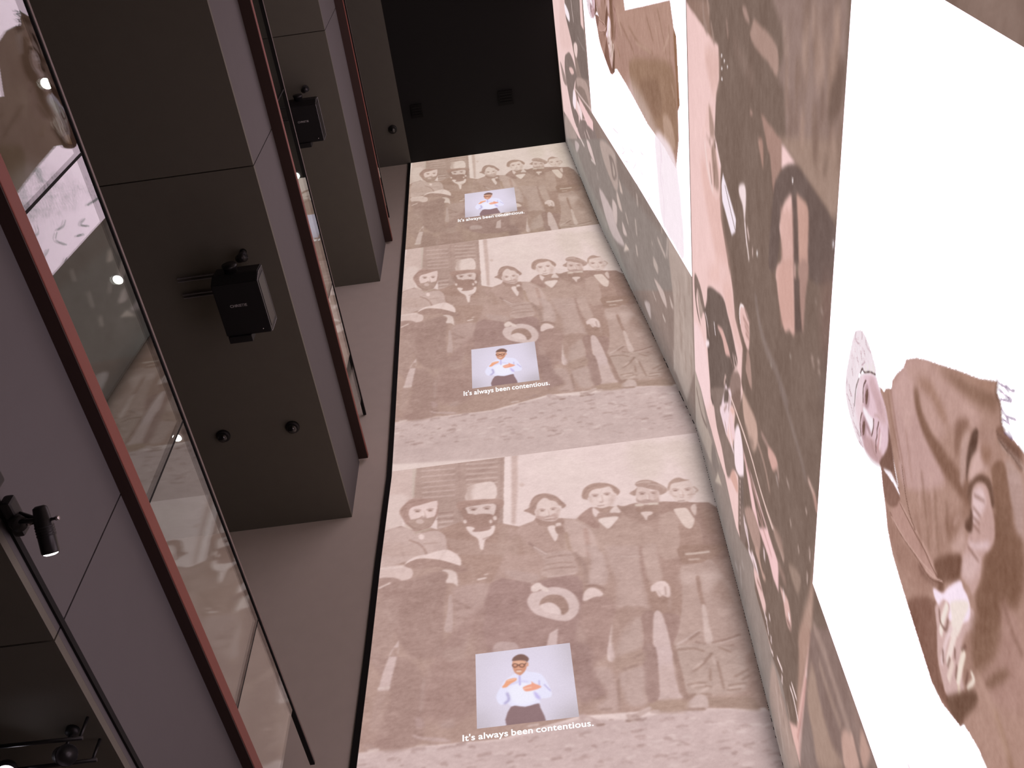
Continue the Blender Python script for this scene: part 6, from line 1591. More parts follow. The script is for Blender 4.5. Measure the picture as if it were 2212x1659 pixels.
BAND = """
p,f0cbc7,1,0.0125,0,0;1562 6843 1527 6664 1508 5413 1684 5395 1794 5495 2025 5556 2151 5587 2193 5352 2390 5399 2507 5359 2593 5247 2744 5041 2674 5082 2792 4961 2934 4892 2994 4662 3084 4670 3252 4689 3287 4623 3611 4876 4094 4983 4013 4754 4433 4740 4470 4677 4510 4826 4403 5233 4429 5504 4423 5985 4383 6306 4405 6612 3521 6666 3467 6661 2491 6722
p,e2b6ac,0.6,0.125,0,1;2468 6158 2277 5382 2522 5330 2751 5054 3226 5973 2861 5457 2715 5055 2920 4919 2994 4662 3069 4785 3003 5222
p,d9b0a6,0.6,0.1,0,1;1657 5914 1527 5413 1681 5403 1799 5510 1820 5665
p,fadadc,0.7,0.075,0,1;3947 6600 3825 6019 4205 5857 4495 6275 4425 6645
p,998078,1,0.05,0,0;972 4160 749 3071 1221 3019 1501 3792 1276 3849 1267 3989 1158 3881 1050 3920
p,a58a7d,1,0.0375,0,0;1500 3919 1196 3034 1455 3020 1503 3093 1497 3274 1497 3485 1504 3620 1511 3870
s,7f665b,0.438474,0.05,0.133,1;1306 3747 1351 3718 1415 3745
s,b8998b,0.531309,0.05,0.109,1;884 3460 917 3447 956 3455
s,8a7064,0.408243,0.05,0.154,1;901 3550 940 3554 977 3546
s,7f665b,0.441971,0.05,0.158,1;803 3179 851 3176 899 3168
s,b8998b,0.413714,0.05,0.136,1;848 3183 891 3168 939 3173
s,8a7064,0.543271,0.05,0.107,1;1130 3658 1177 3656 1224 3655
s,7f665b,0.373542,0.05,0.0847,1;942 3255 991 3246 1042 3246
s,b8998b,0.567248,0.05,0.133,1;984 3324 1029 3318 1076 3316
s,8a7064,0.433017,0.05,0.101,1;1258 3659 1306 3645 1362 3655
s,7f665b,0.493656,0.05,0.132,1;867 3530 893 3524 921 3527
s,b8998b,0.332292,0.05,0.0882,1;1061 3105 1083 3097 1109 3100
s,8a7064,0.295889,0.05,0.106,1;1168 3075 1227 3051 1300 3059
s,7f665b,0.370238,0.05,0.108,1;1094 3575 1162 3578 1228 3568
s,b8998b,0.521215,0.05,0.0998,1;1016 3576 1048 3572 1082 3572
s,8a7064,0.486222,0.05,0.139,1;1023 3219 1064 3198 1114 3210
s,7f665b,0.416518,0.05,0.15,1;1200 3178 1227 3180 1250 3173
s,b8998b,0.374975,0.05,0.126,1;1106 3201 1139 3208 1165 3195
s,8a7064,0.51618,0.05,0.134,1;981 3217 1028 3196 1085 3206
s,7f665b,0.46272,0.05,0.0606,1;1143 3838 1195 3828 1252 3836
s,b8998b,0.296366,0.05,0.0797,1;1195 3160 1222 3149 1254 3154
s,8a7064,0.261786,0.05,0.14,1;1166 3635 1195 3615 1236 3632
s,7f665b,0.556845,0.05,0.0845,1;1197 3374 1276 3371 1355 3362
s,b8998b,0.308896,0.05,0.133,1;873 3177 911 3158 957 3168
s,8a7064,0.348537,0.05,0.0725,1;1172 3280 1228 3285 1278 3271
s,7f665b,0.30232,0.05,0.094,1;827 3253 850 3262 869 3249
s,b8998b,0.365975,0.05,0.101,1;1191 3815 1263 3822 1331 3813
s,8a7064,0.540724,0.05,0.0809,1;1249 3320 1331 3322 1409 3307
s,7f665b,0.55542,0.05,0.149,1;975 3143 1031 3127 1093 3130
s,b8998b,0.260654,0.05,0.0677,1;1066 3833 1101 3809 1150 3832
s,8a7064,0.432355,0.05,0.1,1;857 3339 897 3342 935 3333
s,7f665b,0.374079,0.05,0.072,1;983 3415 1045 3414 1107 3406
s,b8998b,0.37932,0.05,0.145,1;963 3541 1038 3543 1110 3533
s,8a7064,0.383879,0.05,0.109,1;1105 3638 1139 3614 1186 3635
s,7f665b,0.581197,0.05,0.0613,1;1082 3309 1140 3289 1208 3298
s,b8998b,0.301426,0.05,0.132,1;958 3368 1012 3352 1073 3359
s,8a7064,0.596022,0.05,0.119,1;1171 3069 1217 3073 1258 3058
s,7f665b,0.336238,0.05,0.0751,1;1067 3194 1128 3188 1190 3182
s,b8998b,0.286649,0.05,0.105,1;877 3390 942 3379 1012 3380
s,8a7064,0.300988,0.05,0.0809,1;1172 3266 1223 3245 1286 3256
s,7f665b,0.340506,0.05,0.111,1;1042 3194 1076 3182 1115 3186
s,b8998b,0.476189,0.05,0.146,1;973 3196 1040 3194 1105 3182
s,8a7064,0.270039,0.05,0.104,1;1231 3549 1280 3524 1345 3543
s,7f665b,0.562951,0.05,0.137,1;984 3398 1007 3391 1032 3394
s,b8998b,0.506418,0.05,0.0672,1;980 3368 1056 3369 1129 3356
s,8a7064,0.475396,0.05,0.0903,1;1034 3534 1100 3507 1180 3526
s,7f665b,0.306012,0.05,0.16,1;907 3591 943 3589 979 3588
s,b8998b,0.586488,0.05,0.139,1;1304 3547 1343 3556 1375 3543
s,8a7064,0.433298,0.05,0.0936,1;867 3441 932 3420 1007 3431
s,7f665b,0.266455,0.05,0.0721,1;972 3784 1008 3798 1038 3783
s,b8998b,0.517075,0.05,0.0675,1;826 3163 871 3161 914 3153
s,8a7064,0.386307,0.05,0.164,1;977 3135 1002 3144 1020 3130
s,7f665b,0.542068,0.05,0.121,1;1239 3361 1307 3351 1381 3350
s,b8998b,0.420073,0.05,0.0652,1;1157 3141 1216 3134 1277 3128
s,8a7064,0.521419,0.05,0.127,1;1220 3391 1257 3389 1295 3386
s,7f665b,0.360616,0.05,0.0777,1;1126 3667 1150 3644 1188 3665
s,b8998b,0.53943,0.05,0.141,1;1007 3158 1034 3166 1054 3153
s,8a7064,0.420182,0.05,0.092,1;1271 3817 1301 3792 1346 3816
s,7f665b,0.304397,0.05,0.146,1;1144 3291 1168 3272 1202 3286
s,b8998b,0.527485,0.05,0.0576,1;967 3409 1026 3397 1090 3400
s,8a7064,0.423995,0.05,0.0805,1;863 3295 921 3273 988 3284
p,7b645a,1,0.05,0,1;939 3060 1065 3045 1162 3117 1209 3212 1131 3211 1057 3194
p,7a6358,0.8,0.05,0,1;1336 3226 1312 3177 1374 3197 1405 3235 1369 3231
p,977a6e,1,0.0375,0,1;1525 6652 1373 5957 1353 5700 1452 5707 1523 5588 1516 5805
s,a58a80,1,0.0375,0.109,1;1412 5927 1487 5900 1511 5805
s,a98d82,1,0.025,0.0909,1;1340 5777 1390 5734
s,a1877d,1,0.025,0.0909,1;1448 5645 1515 5558
p,ad8f85,1,0.0188,0,1;1154 4748 1140 4659 1186 4569 1189 4688
p,af9085,1,0.0188,0,1;1148 4475 1142 4323 1151 4004 1265 3989 1258 4146 1260 4467 1232 4564 1206 4531
s,9d8278,1,0.025,0.0909,1;1324 5153 1371 5128
s,8f776d,0.6,0.075,0.145,1;1370 4942 1402 4733 1422 4475
s,a2887d,1,0.0375,0.0727,1;1036 3891 1137 3853
p,b59389,1,0.0125,0,0;1573 4532 1580 4458 1607 4534
p,ab897e,1,0.015,0,1;1588 4161 1506 3887 1622 3863 1709 3958 1786 3999 1642 4085
p,ab897e,1,0.015,0,0;1518 4298 1499 3858 1563 3916 1638 4123
p,f5d0ce,1,0.0125,0,0;1510 3871 1502 3613 1557 3742 1621 3859
p,b08c80,1,0.015,0,1;1651 4329 1629 4266 1666 4225 1758 4225 1716 4286 1671 4340
p,73605a,1,0.0188,0,1;1786 3999 1695 3943 1601 3827 1538 3700 1504 3592 1497 3485 1497 3274 1506 3093 1544 3010 1673 2971 1869 3351 1607 3406 1605 3506 1627 3593 1707 3750 1778 3818 2083 3893 2167 4062
p,ebc2bb,1,0.0125,0,1;1658 3667 1707 3750 1779 3821 1862 3858 1896 3862 1940 3812 2012 3792 2088 3879 2159 3884 1993 3567 1761 3633
p,dbb0a6,1,0.0125,0,1;2084 3876 1915 3579 2220 3524 2265 3620 2319 3705 2266 3801 2177 3877
p,c9a093,1,0.015,0,1;1627 3593 1605 3506 1606 3404 1755 3383 1894 3376 1954 3491 1726 3555
p,b08d83,1,0.025,0,1;1885 3503 1814 3362 1975 3384 2143 3392 2075 3453
p,705c56,1,0.0125,0,0;1661 3667 1627 3593 1726 3555 1941 3490 1985 3574 1924 3581 1883 3501 2039 3467 2147 3412 2220 3524
s,caa095,0.5,0.0312,0.0636,1;1798 3847 1923 3817 2035 3799
s,caa095,0.5,0.0312,0.0636,1;1796 3823 1912 3794 2024 3776
s,caa095,0.5,0.0312,0.0636,1;1793 3800 1902 3772 2012 3753
s,caa095,0.5,0.0312,0.0636,1;1791 3776 1891 3749 2001 3730
s,caa095,0.5,0.0312,0.0636,1;1760 3758 1881 3727 1990 3708
s,caa095,0.5,0.0312,0.0636,1;1757 3735 1870 3706 1979 3686
s,caa095,0.5,0.0312,0.0636,1;1755 3712 1860 3684 1968 3665
s,caa095,0.5,0.0312,0.0636,1;1753 3690 1850 3663 1957 3643
s,caa095,0.5,0.0312,0.0636,1;1722 3672 1840 3642 1947 3622
s,caa095,0.5,0.0312,0.0636,1;1720 3650 1831 3621 1936 3601
s,c79b8f,0.5,0.0375,0.0636,1;2080 3843 2206 3809 2314 3769
s,c79b8f,0.5,0.0375,0.0636,1;2064 3812 2189 3778 2296 3738
s,c79b8f,0.5,0.0375,0.0636,1;2048 3781 2172 3747 2278 3707
s,c79b8f,0.5,0.0375,0.0636,1;2033 3750 2155 3717 2260 3677
s,c79b8f,0.5,0.0375,0.0636,1;2018 3720 2139 3687 2243 3647
s,c79b8f,0.5,0.0375,0.0636,1;2003 3691 2123 3657 2226 3618
s,c79b8f,0.5,0.0375,0.0636,1;1988 3662 2107 3628 2210 3589
s,c79b8f,0.5,0.0375,0.0636,1;1974 3633 2092 3600 2193 3561
p,74615a,0.5,0.1,0,1;1910 3132 1753 3039 1643 3020 1636 3006 2214 2986 2304 3115 2075 3099
p,8a6a62,0.5,0.125,0,1;1797 3155 1713 3026 2016 3005 2048 3116
p,d8c3bc,1,0.0125,0,1;1897 3140 1900 3140 1903 3141 1905 3144 1907 3146 1907 3149 1907 3151 1905 3153 1902 3152 1899 3151 1897 3149 1895 3146 1895 3143 1896 3141
p,d8c3bc,1,0.0125,0,1;1906 3132 1908 3132 1911 3134 1914 3136 1915 3139 1916 3142 1915 3144 1913 3145 1910 3145 1908 3143 1905 3141 1904 3138 1903 3135 1904 3133
p,d8c3bc,1,0.0125,0,1;1907 3223 1910 3223 1913 3224 1915 3227 1917 3230 1917 3233 1916 3235 1915 3236 1912 3236 1909 3234 1907 3232 1905 3229 1904 3226 1905 3224
p,bba299,1,0.025,0,1;2163 3222 2169 3223 2175 3226 2181 3232 2186 3238 2187 3245 2186 3250 2182 3252 2176 3251 2169 3248 2164 3242 2159 3236 2158 3229 2159 3224
p,bba299,1,0.025,0,1;2124 3135 2129 3135 2136 3138 2141 3143 2145 3150 2147 3156 2146 3161 2142 3163 2136 3163 2130 3159 2124 3154 2120 3148 2118 3142 2120 3137
p,bba299,1,0.025,0,1;2181 3203 2185 3204 2190 3206 2195 3210 2198 3215 2199 3220 2198 3224 2195 3226 2191 3225 2186 3223 2181 3219 2178 3214 2177 3209 2178 3205
p,bba299,1,0.025,0,1;2158 3119 2163 3119 2169 3122 2175 3127 2179 3133 2180 3139 2179 3143 2175 3145 2170 3145 2164 3142 2158 3137 2155 3131 2153 3125 2154 3121
p,e8dcd4,1,0.0125,0,1;2371 3573 2374 3574 2379 3576 2383 3580 2385 3585 2387 3589 2386 3592 2383 3594 2380 3593 2375 3591 2371 3587 2369 3582 2368 3578 2368 3575
p,e8dcd4,1,0.0125,0,1;2647 3932 2651 3932 2655 3935 2659 3939 2662 3944 2663 3948 2663 3952 2661 3953 2657 3952 2653 3949 2649 3945 2646 3941 2645 3936 2645 3933
p,f8e9f2,1,0.01,0,0;2192 5283 2299 4882 2380 4890 2454 5004 2372 5305 2283 5332
s,6e5a52,1,0.00625,0.0218,1;2241 5216 2372 4905
p,f4dedf,1,0.0125,0,1;2022 4704 2010 4634 2060 4610 2159 4626 2216 4637 2142 4694 2117 4792 2074 4798
s,f4dedf,1,0.01,0.0545,1;2214 4633 2304 4579
s,e3c6c2,1,0.0125,0.0545,1;2215 4562 2246 4527
s,f1dcd9,1,0.01,0.0473,1;2308 4567 2363 4520
s,d6b9b2,1,0.01,0.0364,1;2264 4434 2296 4424
p,f7ecec,1,0.01,0,1;2226 4302 2232 4303 2239 4308 2245 4314 2249 4322 2250 4329 2248 4335 2243 4337 2236 4336 2229 4331 2223 4324 2219 4317 2218 4309 2221 4304
p,f2e4e4,1,0.0075,0,1;1586 3658 1592 3658 1598 3659 1602 3662 1603 3666 1602 3670 1598 3673 1592 3675 1586 3675 1580 3673 1576 3670 1574 3667 1576 3663 1580 3660
p,f7ecf2,1,0.01,0,1;1580 3048 1585 3048 1591 3050 1595 3053 1597 3058 1597 3063 1594 3067 1590 3069 1585 3069 1579 3067 1575 3063 1573 3058 1573 3053 1576 3050
p,f3e6e6,1,0.00875,0,1;1526 5296 1531 5298 1535 5302 1539 5309 1541 5316 1541 5323 1538 5328 1535 5329 1530 5327 1526 5323 1522 5316 1520 5309 1520 5302 1522 5297
p,f3e6e6,1,0.00875,0,1;1531 5212 1536 5214 1540 5218 1544 5225 1546 5232 1545 5238 1543 5243 1540 5244 1535 5243 1531 5238 1527 5232 1525 5224 1525 5218 1527 5214
p,f3e6e6,1,0.00875,0,1;1536 5120 1541 5121 1545 5126 1549 5132 1551 5139 1551 5145 1549 5150 1545 5151 1540 5150 1536 5145 1532 5139 1531 5132 1531 5126 1533 5121
p,f3e6e6,1,0.00875,0,1;1592 5289 1597 5290 1602 5295 1606 5302 1608 5309 1608 5316 1605 5321 1602 5322 1597 5320 1592 5316 1589 5309 1587 5301 1587 5295 1589 5290
p,f3e6e6,1,0.00875,0,1;1650 5287 1655 5289 1660 5293 1663 5300 1666 5308 1666 5314 1664 5319 1660 5320 1655 5319 1650 5314 1646 5307 1644 5300 1644 5293 1646 5288
p,ecc6c0,1,0.0188,0,0;1970 5838 1902 5607 2051 5583 2105 5461 2288 5966 2157 6027 2080 5549 2175 5346 2199 5366 2393 5408 2463 5528 2473 5721 2402 5911 2236 5991
p,a6887c,0.85,0.0375,0,1;1954 5770 1973 5642 2045 5567 2187 5686 2155 5851 2179 5829 2096 5594 2164 5523 2257 5439 2348 5427 2392 5562 2301 5649
s,f2d6d2,1,0.0375,0.0909,1;2248 5932 2365 5842 2441 5656
s,86695e,0.7,0.0188,0.0545,1;2310 5743 2409 5685
s,86695e,0.7,0.0188,0.0545,1;2239 5555 2393 5592
s,86695e,0.7,0.0188,0.0545,1;2165 5642 2284 5602
p,f2d4d4,1,0.0125,0,0;2085 5564 2090 5491 2172 5346 2209 5395
p,8a756d,1,0.015,0,1;3464 6507 3429 6254 3490 6060 3527 6034 3601 6173 3521 6362 3652 6446 3745 6325 3768 6227 3763 6409 3646 6529
p,b79f96,1,0.025,0,1;3525 6383 3561 6227 3579 6132 3712 6242 3646 6355
p,76645d,1,0.0125,0,1;3272 5906 3186 5761 3106 5560 3011 5281 3043 5136 3080 4997 3132 4888 3188 4807 3323 4924 3431 4958 3616 5062 3741 5167 4142 5742 4004 5845 3777 5941 3602 6002 3549 6080 3459 5991 3357 5929
p,8d7870,1,0.0125,0,1;4063 5829 3658 5227 3833 5355 3947 5429 3989 5261 3996 5167 3948 4921 3998 4862 4074 4889 4249 5042 4329 5168 4245 5363 4212 5567 4087 5703
p,dcb0a8,1,0.0125,0,1;3344 5510 3267 5345 3257 5254 3267 5107 3302 5016 3308 4944 3299 5050 3376 5201 3331 5315
s,f6e6ea,1,0.0075,0.0436,1;3398 5637 3456 5590
s,e9d3d6,1,0.01,0.0436,1;3538 6023 3547 5954 3586 5902
s,b79c95,1,0.01,0.0364,1;3590 5909 3629 5858
p,fbe6ea,1,0.0125,0,1;3689 5854 3707 5863 3732 5887 3758 5921 3782 5959 3797 5993 3800 6017 3792 6024 3773 6014 3748 5990 3721 5955 3698 5917 3684 5884 3681 5862
p,eac2bc,1,0.0125,0,1;2757 4733 2710 4622 2713 4506 2756 4481 2843 4476 2922 4508 2915 4641 2896 4720 2831 4760
s,f7e6e6,1,0.00875,0.0364,1;2872 4736 2831 4760 2778 4744 2744 4709 2721 4650
s,8d746b,1,0.01,0.0364,1;2710 4603 2723 4533 2704 4455
s,b58f86,1,0.0125,0.0455,1;2814 4598 2801 4494
s,b58f86,1,0.0125,0.0455,1;2847 4573 2830 4481
s,b58f86,1,0.0125,0.0455,1;2788 4647 2771 4507
p,b5948a,1,0.0125,0,1;2942 4539 2918 4485 2984 4426 3109 4401 3087 4560 3010 4552
s,93807a,0.7,0.0375,0.127,1;2498 4329 2585 4238 2632 4071 2622 3825 2648 3612
s,93807a,0.6,0.0375,0.0909,1;2663 3747 2694 3554 2744 3338 2789 3242
s,d6b8b2,1,0.01,0.0436,1;3226 4953 3254 4912
s,d6b8b2,1,0.01,0.0436,1;3196 4886 3210 4833
s,d6b8b2,1,0.01,0.0436,1;3266 4912 3258 4779
s,d6b8b2,1,0.01,0.0436,1;3239 4832 3277 4726
s,c9aaa2,1,0.01,0.0545,1;3643 5258 3570 5227 3540 5196
p,9a8078,1,0.025,0,1;3392 4993 3241 4779 3278 4700 3453 4772 3685 5106
p,f3d8de,1,0.0125,0,0;3596 5196 3600 5077 3685 5106 3802 5275 3670 5258 3658 5227 3528 5033 3556 4990 3748 5070 3996 5167 3994 5287 3976 5430 3861 5356
s,a5877f,1,0.0125,0.0364,1;3856 5260 3749 5166
s,a5877f,1,0.0125,0.0364,1;3931 5229 3968 5167
s,a5877f,1,0.0125,0.0364,1;3595 5047 3747 5106
p,c9a79a,1,0.0312,0,1;3292 4648 3258 4478 3226 4271 3321 4214 3468 4311 3497 4464 3427 4617
p,7f6a60,0.8,0.0625,0,1;3515 4638 3445 4516 3474 4465 3400 4304 3502 4391 3545 4560
p,8a7067,1,0.025,0,1;3562 4990 3354 4775 3338 4697 3486 4744 3611 4876
p,e9bdb2,1,0.025,0,1;3676 5032 3592 4905 3624 4904 3721 5032
p,fbe4ea,1,0.0125,0,1;3798 4900 3615 4767 3682 4626 3849 4592 3907 4621 3986 4727 4006 4873
s,f8dfe6,1,0.01,0.0545,1;3833 5075 3922 5030 3945 4926
p,f0cdd0,1,0.0188,0,1;3705 5046 3690 4960 3777 4873 3852 4928 3821 5031
p,f3c8c8,1,0.0125,0,0;3680 4631 3722 4450 3877 4124 3717 3947 3723 4208 3686 4452 3698 4080 3706 3817 3699 3651 3880 3628 3903 3752 3868 3884 3889 4062 3911 4324
s,c59a94,1,0.0125,0.0364,1;3728 4603 3744 4159 3781 4018
s,c79d97,1,0.0125,0.0291,1;3810 4186 3795 3980 3794 3807
s,ecccc4,1,0.00875,0.0473,1;3578 5004 3555 4460 3593 4126 3595 3812
s,e0bfb6,1,0.01,0.0436,1;3600 3967 3574 3751 3577 3556
s,b8988d,0.7,0.025,0.0727,1;3335 4217 3346 4039 3409 3906
s,a78980,1,0.0188,0.0727,1;3203 4118 3167 3953
p,d6aaa0,1,0.015,0,1;3158 3948 3104 3802 3112 3743 3141 3740 3187 3791 3231 3845 3220 3957
s,b0938b,1,0.0188,0.0727,1;3141 3740 3175 3716
s,a5908a,1,0.015,0.0727,1;3210 3759 3223 3729
s,b49c94,1,0.0125,0.0455,1;3056 3551 3062 3515
s,d2b0a6,1,0.0125,0.0545,1;2760 3189 2769 3090 2803 3049
s,b99388,1,0.025,0.0909,1;2769 3090 2793 3058
p,d9aca0,1,0.0188,0,1;4100 4938 4067 4794 4171 4777 4234 4981 4255 5042
p,7d6a63,1,0.0125,0,0;4002 4740 3885 4596 4274 4564 4370 4671 4136 4694
p,e3c4bf,1,0.01,0,1;3995 4685 4001 4686 4008 4690 4015 4695 4020 4701 4022 4707 4021 4710 4017 4712 4011 4711 4003 4707 3997 4702 3992 4696 3990 4691 3991 4687
p,e3c4bf,1,0.01,0,1;4036 4684 4042 4685 4049 4688 4056 4694 4061 4700 4063 4705 4062 4709 4058 4710 4052 4709 4044 4706 4038 4700 4033 4694 4031 4689 4032 4685
p,e3c4bf,1,0.01,0,1;4077 4682 4083 4683 4091 4687 4097 4692 4102 4698 4105 4704 4104 4707 4099 4709 4093 4708 4086 4704 4079 4699 4074 4693 4072 4687 4073 4684
p,e3c4bf,1,0.01,0,1;4118 4681 4125 4682 4132 4685 4139 4691 4144 4697 4146 4702 4145 4706 4141 4707 4135 4706 4127 4703 4120 4697 4115 4691 4113 4686 4114 4682
p,e3c4bf,1,0.01,0,1;4160 4679 4166 4680 4174 4684 4181 4689 4186 4695 4188 4701 4187 4704 4183 4706 4177 4705 4169 4701 4162 4696 4157 4690 4155 4684 4156 4680
p,e3c4bf,1,0.01,0,1;4202 4677 4209 4678 4216 4682 4223 4687 4228 4693 4231 4699 4230 4703 4226 4704 4219 4703 4211 4700 4204 4694 4199 4688 4197 4683 4198 4679
p,e3c4bf,1,0.01,0,1;4244 4676 4251 4677 4259 4680 4266 4686 4271 4692 4273 4697 4272 4701 4268 4703 4262 4702 4254 4698 4247 4693 4242 4687 4239 4681 4240 4677
p,e3c4bf,1,0.01,0,1;4287 4674 4294 4675 4301 4679 4308 4684 4314 4690 4316 4696 4315 4700 4311 4701 4305 4700 4297 4697 4290 4691 4284 4685 4282 4680 4283 4676
p,e3c4bf,1,0.01,0,1;4330 4672 4337 4674 4344 4677 4352 4683 4357 4689 4360 4694 4359 4698 4354 4700 4348 4699 4340 4695 4333 4690 4327 4684 4325 4678 4326 4674
p,8d776f,1,0.025,0,1;4203 4660 4100 4542 4165 4460 4382 4528 4464 4663
p,b39389,1,0.015,0,1;4100 4542 3911 4324 3919 4094 4090 4126 4140 4283 4142 4435
p,c29f93,1,0.025,0,1;4146 4232 4048 4142 4111 4041 4079 3929 4149 3979 4141 4086
s,f2d8dc,1,0.0113,0.0727,1;4191 4559 4233 4535 4251 4455 4274 4401
s,f2d8dc,1,0.0113,0.0545,1;4208 4523 4204 4457 4261 4428
s,f2d8dc,1,0.0113,0.0909,1;4317 4398 4291 4297
s,f2d8dc,1,0.0113,0.0909,1;4252 4300 4241 4175
s,f2d8dc,1,0.0113,0.0727,1;4234 4238 4247 4125
s,f2d8dc,1,0.0113,0.0545,1;4294 4271 4303 4195
s,f2d8dc,1,0.0113,0.0727,1;3930 3989 3967 3974
p,e9c2bd,1,0.0188,0,1;4322 4257 4247 4125 4258 3999 4275 3904 4373 3941 4382 4113 4372 4215
s,a5847b,1,0.0125,0.0455,1;4315 4144 4272 4026
s,dcb8b1,1,0.01,0.0473,1;4482 4232 4476 4007 4461 3752
s,ecd3d3,1,0.00875,0.0473,1;4363 3935 4373 3899
s,ecd3d3,1,0.00875,0.0473,1;4356 3877 4383 3863
s,ecd3d3,1,0.00875,0.0473,1;4255 3809 4273 3800
s,ecd3d3,1,0.00875,0.0473,1;4391 3839 4413 3821
s,ecd3d3,1,0.00875,0.0473,1;4370 3752 4399 3746
p,a0877b,1,0.0312,0,1;3513 3454 3396 3300 3385 3218 3515 3261 3531 3363
s,af9287,1,0.0312,0.109,1;3574 3751 3555 3655 3557 3559
p,a98a7f,0.7,0.05,0,1;3580 3771 3503 3661 3501 3566 3596 3649
s,9c8076,1,0.0375,0.109,1;3701 3635 3678 3504
p,dcb3ac,1,0.015,0,1;3814 3597 3768 3510 3736 3421 3801 3347 3872 3354 3901 3434 3838 3519
s,fae8ea,1,0.0075,0.0436,1;3805 3401 3819 3381
s,8d7067,1,0.0125,0.0436,1;3876 3428 3854 3357
s,f4dcdc,1,0.0125,0.0545,1;3771 3519 3810 3504
s,c6aca4,1,0.01,0.0364,1;3227 3453 3241 3439
s,c6aca4,1,0.01,0.0364,1;3090 3113 3136 3097
s,c6aca4,1,0.01,0.0364,1;3247 3122 3296 3119
s,c6aca4,1,0.01,0.0364,1;2939 3206 2944 3190
s,c6aca4,1,0.01,0.0364,1;3244 3292 3260 3282
p,b59588,1,0.05,0,1;3150 3034 3383 3008 3618 3016 3825 3197 3572 3157 3359 3086
s,a3857a,0.6,0.0375,0.109,1;2850 2998 3002 3009 3145 3024
p,b39184,1,0.05,0,1;3671 3182 3496 3018 3724 3045 4106 3109 4323 3125 4205 3161 3959 3167
p,e6bab2,1,0.0125,0,0;3527 3016 3854 3030 4106 3034 4538 3033 4531 3256 4515 3296 4347 3138 4232 3131 4071 3106 3715 3047
s,f3d3d0,1,0.0188,0.0455,1;3797 3032 4150 3068 4386 3097
s,c18e86,1,0.015,0.0455,1;3862 3036 4194 3077 4406 3111
s,efd6d4,1,0.00875,0.0473,1;4492 3919 4494 3826 4460 3728
s,efd6d4,1,0.00875,0.0473,1;4355 3590 4322 3481
s,efd6d4,1,0.00875,0.0473,1;4368 3475 4405 3466
s,efd6d4,1,0.00875,0.0473,1;4444 3708 4451 3696
s,efd6d4,1,0.00875,0.0473,1;4246 3298 4242 3226 4284 3131
s,efd6d4,1,0.00875,0.0473,1;4186 3271 4181 3183
p,9c8a83,1,0.0125,0,0;3523 6653 4403 6603 4383 6306 4423 5985 4429 5504 4403 5233 4505 4820 4477 4677 4396 4527 4331 4398 4322 4257 4457 4208 4461 3752 4485 3726 4415 3468 4469 3341 4531 3256 4555 3041 5124 3436 4987 4367 5064 4818 5078 6004 5115 6768 4901 7013
p,b7a49a,1,0.0375,0,0;3632 6876 3523 6653 4403 6603 4404 6266 4547 6026 4451 5435 4600 5563 4779 5891 4956 6586 4924 7041
s,8a7770,1,0.0188,0.0727,1;4540 6538 4612 6286 4553 6034
p,8f7f79,1,0.0375,0,1;4485 5759 4492 5506 4467 5436 4677 5620 4707 5809
p,c9b5a8,1,0.015,0,0;4603 5527 4591 5369 4801 5662
p,b59a90,1,0.0375,0,1;4533 3709 4498 3582 4512 3374 4531 3256 4577 3065 5098 3418 4970 3612 4880 3738
s,9a8077,0.6,0.025,0.0545,1;5018 3590 5039 3543 5073 3516
s,cbb0a8,0.6,0.025,0.0545,1;4636 3325 4659 3283 4691 3259
s,9a8077,0.6,0.025,0.0545,1;4318 3303 4341 3262 4372 3239
s,cbb0a8,0.6,0.025,0.0545,1;4620 3601 4641 3555 4674 3529
s,9a8077,0.6,0.025,0.0545,1;4605 3455 4626 3410 4658 3385
s,cbb0a8,0.6,0.025,0.0545,1;4738 3526 4760 3480 4792 3455
s,9a8077,0.6,0.025,0.0545,1;4516 3595 4538 3549 4571 3524
s,cbb0a8,0.6,0.025,0.0545,1;4570 3492 4591 3447 4623 3422
s,9a8077,0.6,0.025,0.0545,1;4967 3450 4988 3404 5020 3378
s,cbb0a8,0.6,0.025,0.0545,1;4947 3590 4968 3542 5002 3516
s,9a8077,0.6,0.025,0.0545,1;4485 3422 4506 3378 4538 3354
s,cbb0a8,0.6,0.025,0.0545,1;4980 3437 5000 3392 5033 3366
s,9a8077,0.6,0.025,0.0545,1;4898 3512 4918 3466 4951 3440
s,cbb0a8,0.6,0.025,0.0545,1;4433 3340 4455 3299 4487 3275
s,9a8077,0.6,0.025,0.0545,1;4506 3264 4528 3223 4560 3200
s,cbb0a8,0.6,0.025,0.0545,1;4809 3445 4830 3400 4863 3375
s,9a8077,0.6,0.025,0.0545,1;4851 3478 4872 3432 4905 3406
s,cbb0a8,0.6,0.025,0.0545,1;5070 3525 5091 3478 5124 3451
s,9a8077,0.6,0.025,0.0545,1;4514 3466 4536 3422 4568 3397
s,cbb0a8,0.6,0.025,0.0545,1;4954 3458 4974 3412 5007 3386
s,9a8077,0.6,0.025,0.0545,1;4517 3342 4539 3301 4571 3277
s,cbb0a8,0.6,0.025,0.0545,1;4691 3534 4713 3489 4745 3463
s,b7a6a2,0.7,0.025,0.0727,1;4842 4829 4838 4768
s,b7a6a2,0.7,0.025,0.0727,1;4724 4668 4832 4620
s,b7a6a2,0.7,0.025,0.0727,1;4613 4601 4630 4572
p,8d756e,1,0.015,0,0;3496 3018 3160 2722 3191 2093 4543 3032 4106 3034 3854 3030
p,8f7a74,1,0.1,0,1;4106 3034 3979 2890 4107 2729 4543 3032
p,ad9184,1,0.05,0,1;3683 2975 3676 2902 3737 2803 3763 2605 3692 2441 4123 2741 4054 2876 3955 3004
p,c6a296,1,0.025,0,1;3505 2485 3399 2404 3422 2331 3465 2276 3668 2417 3586 2497
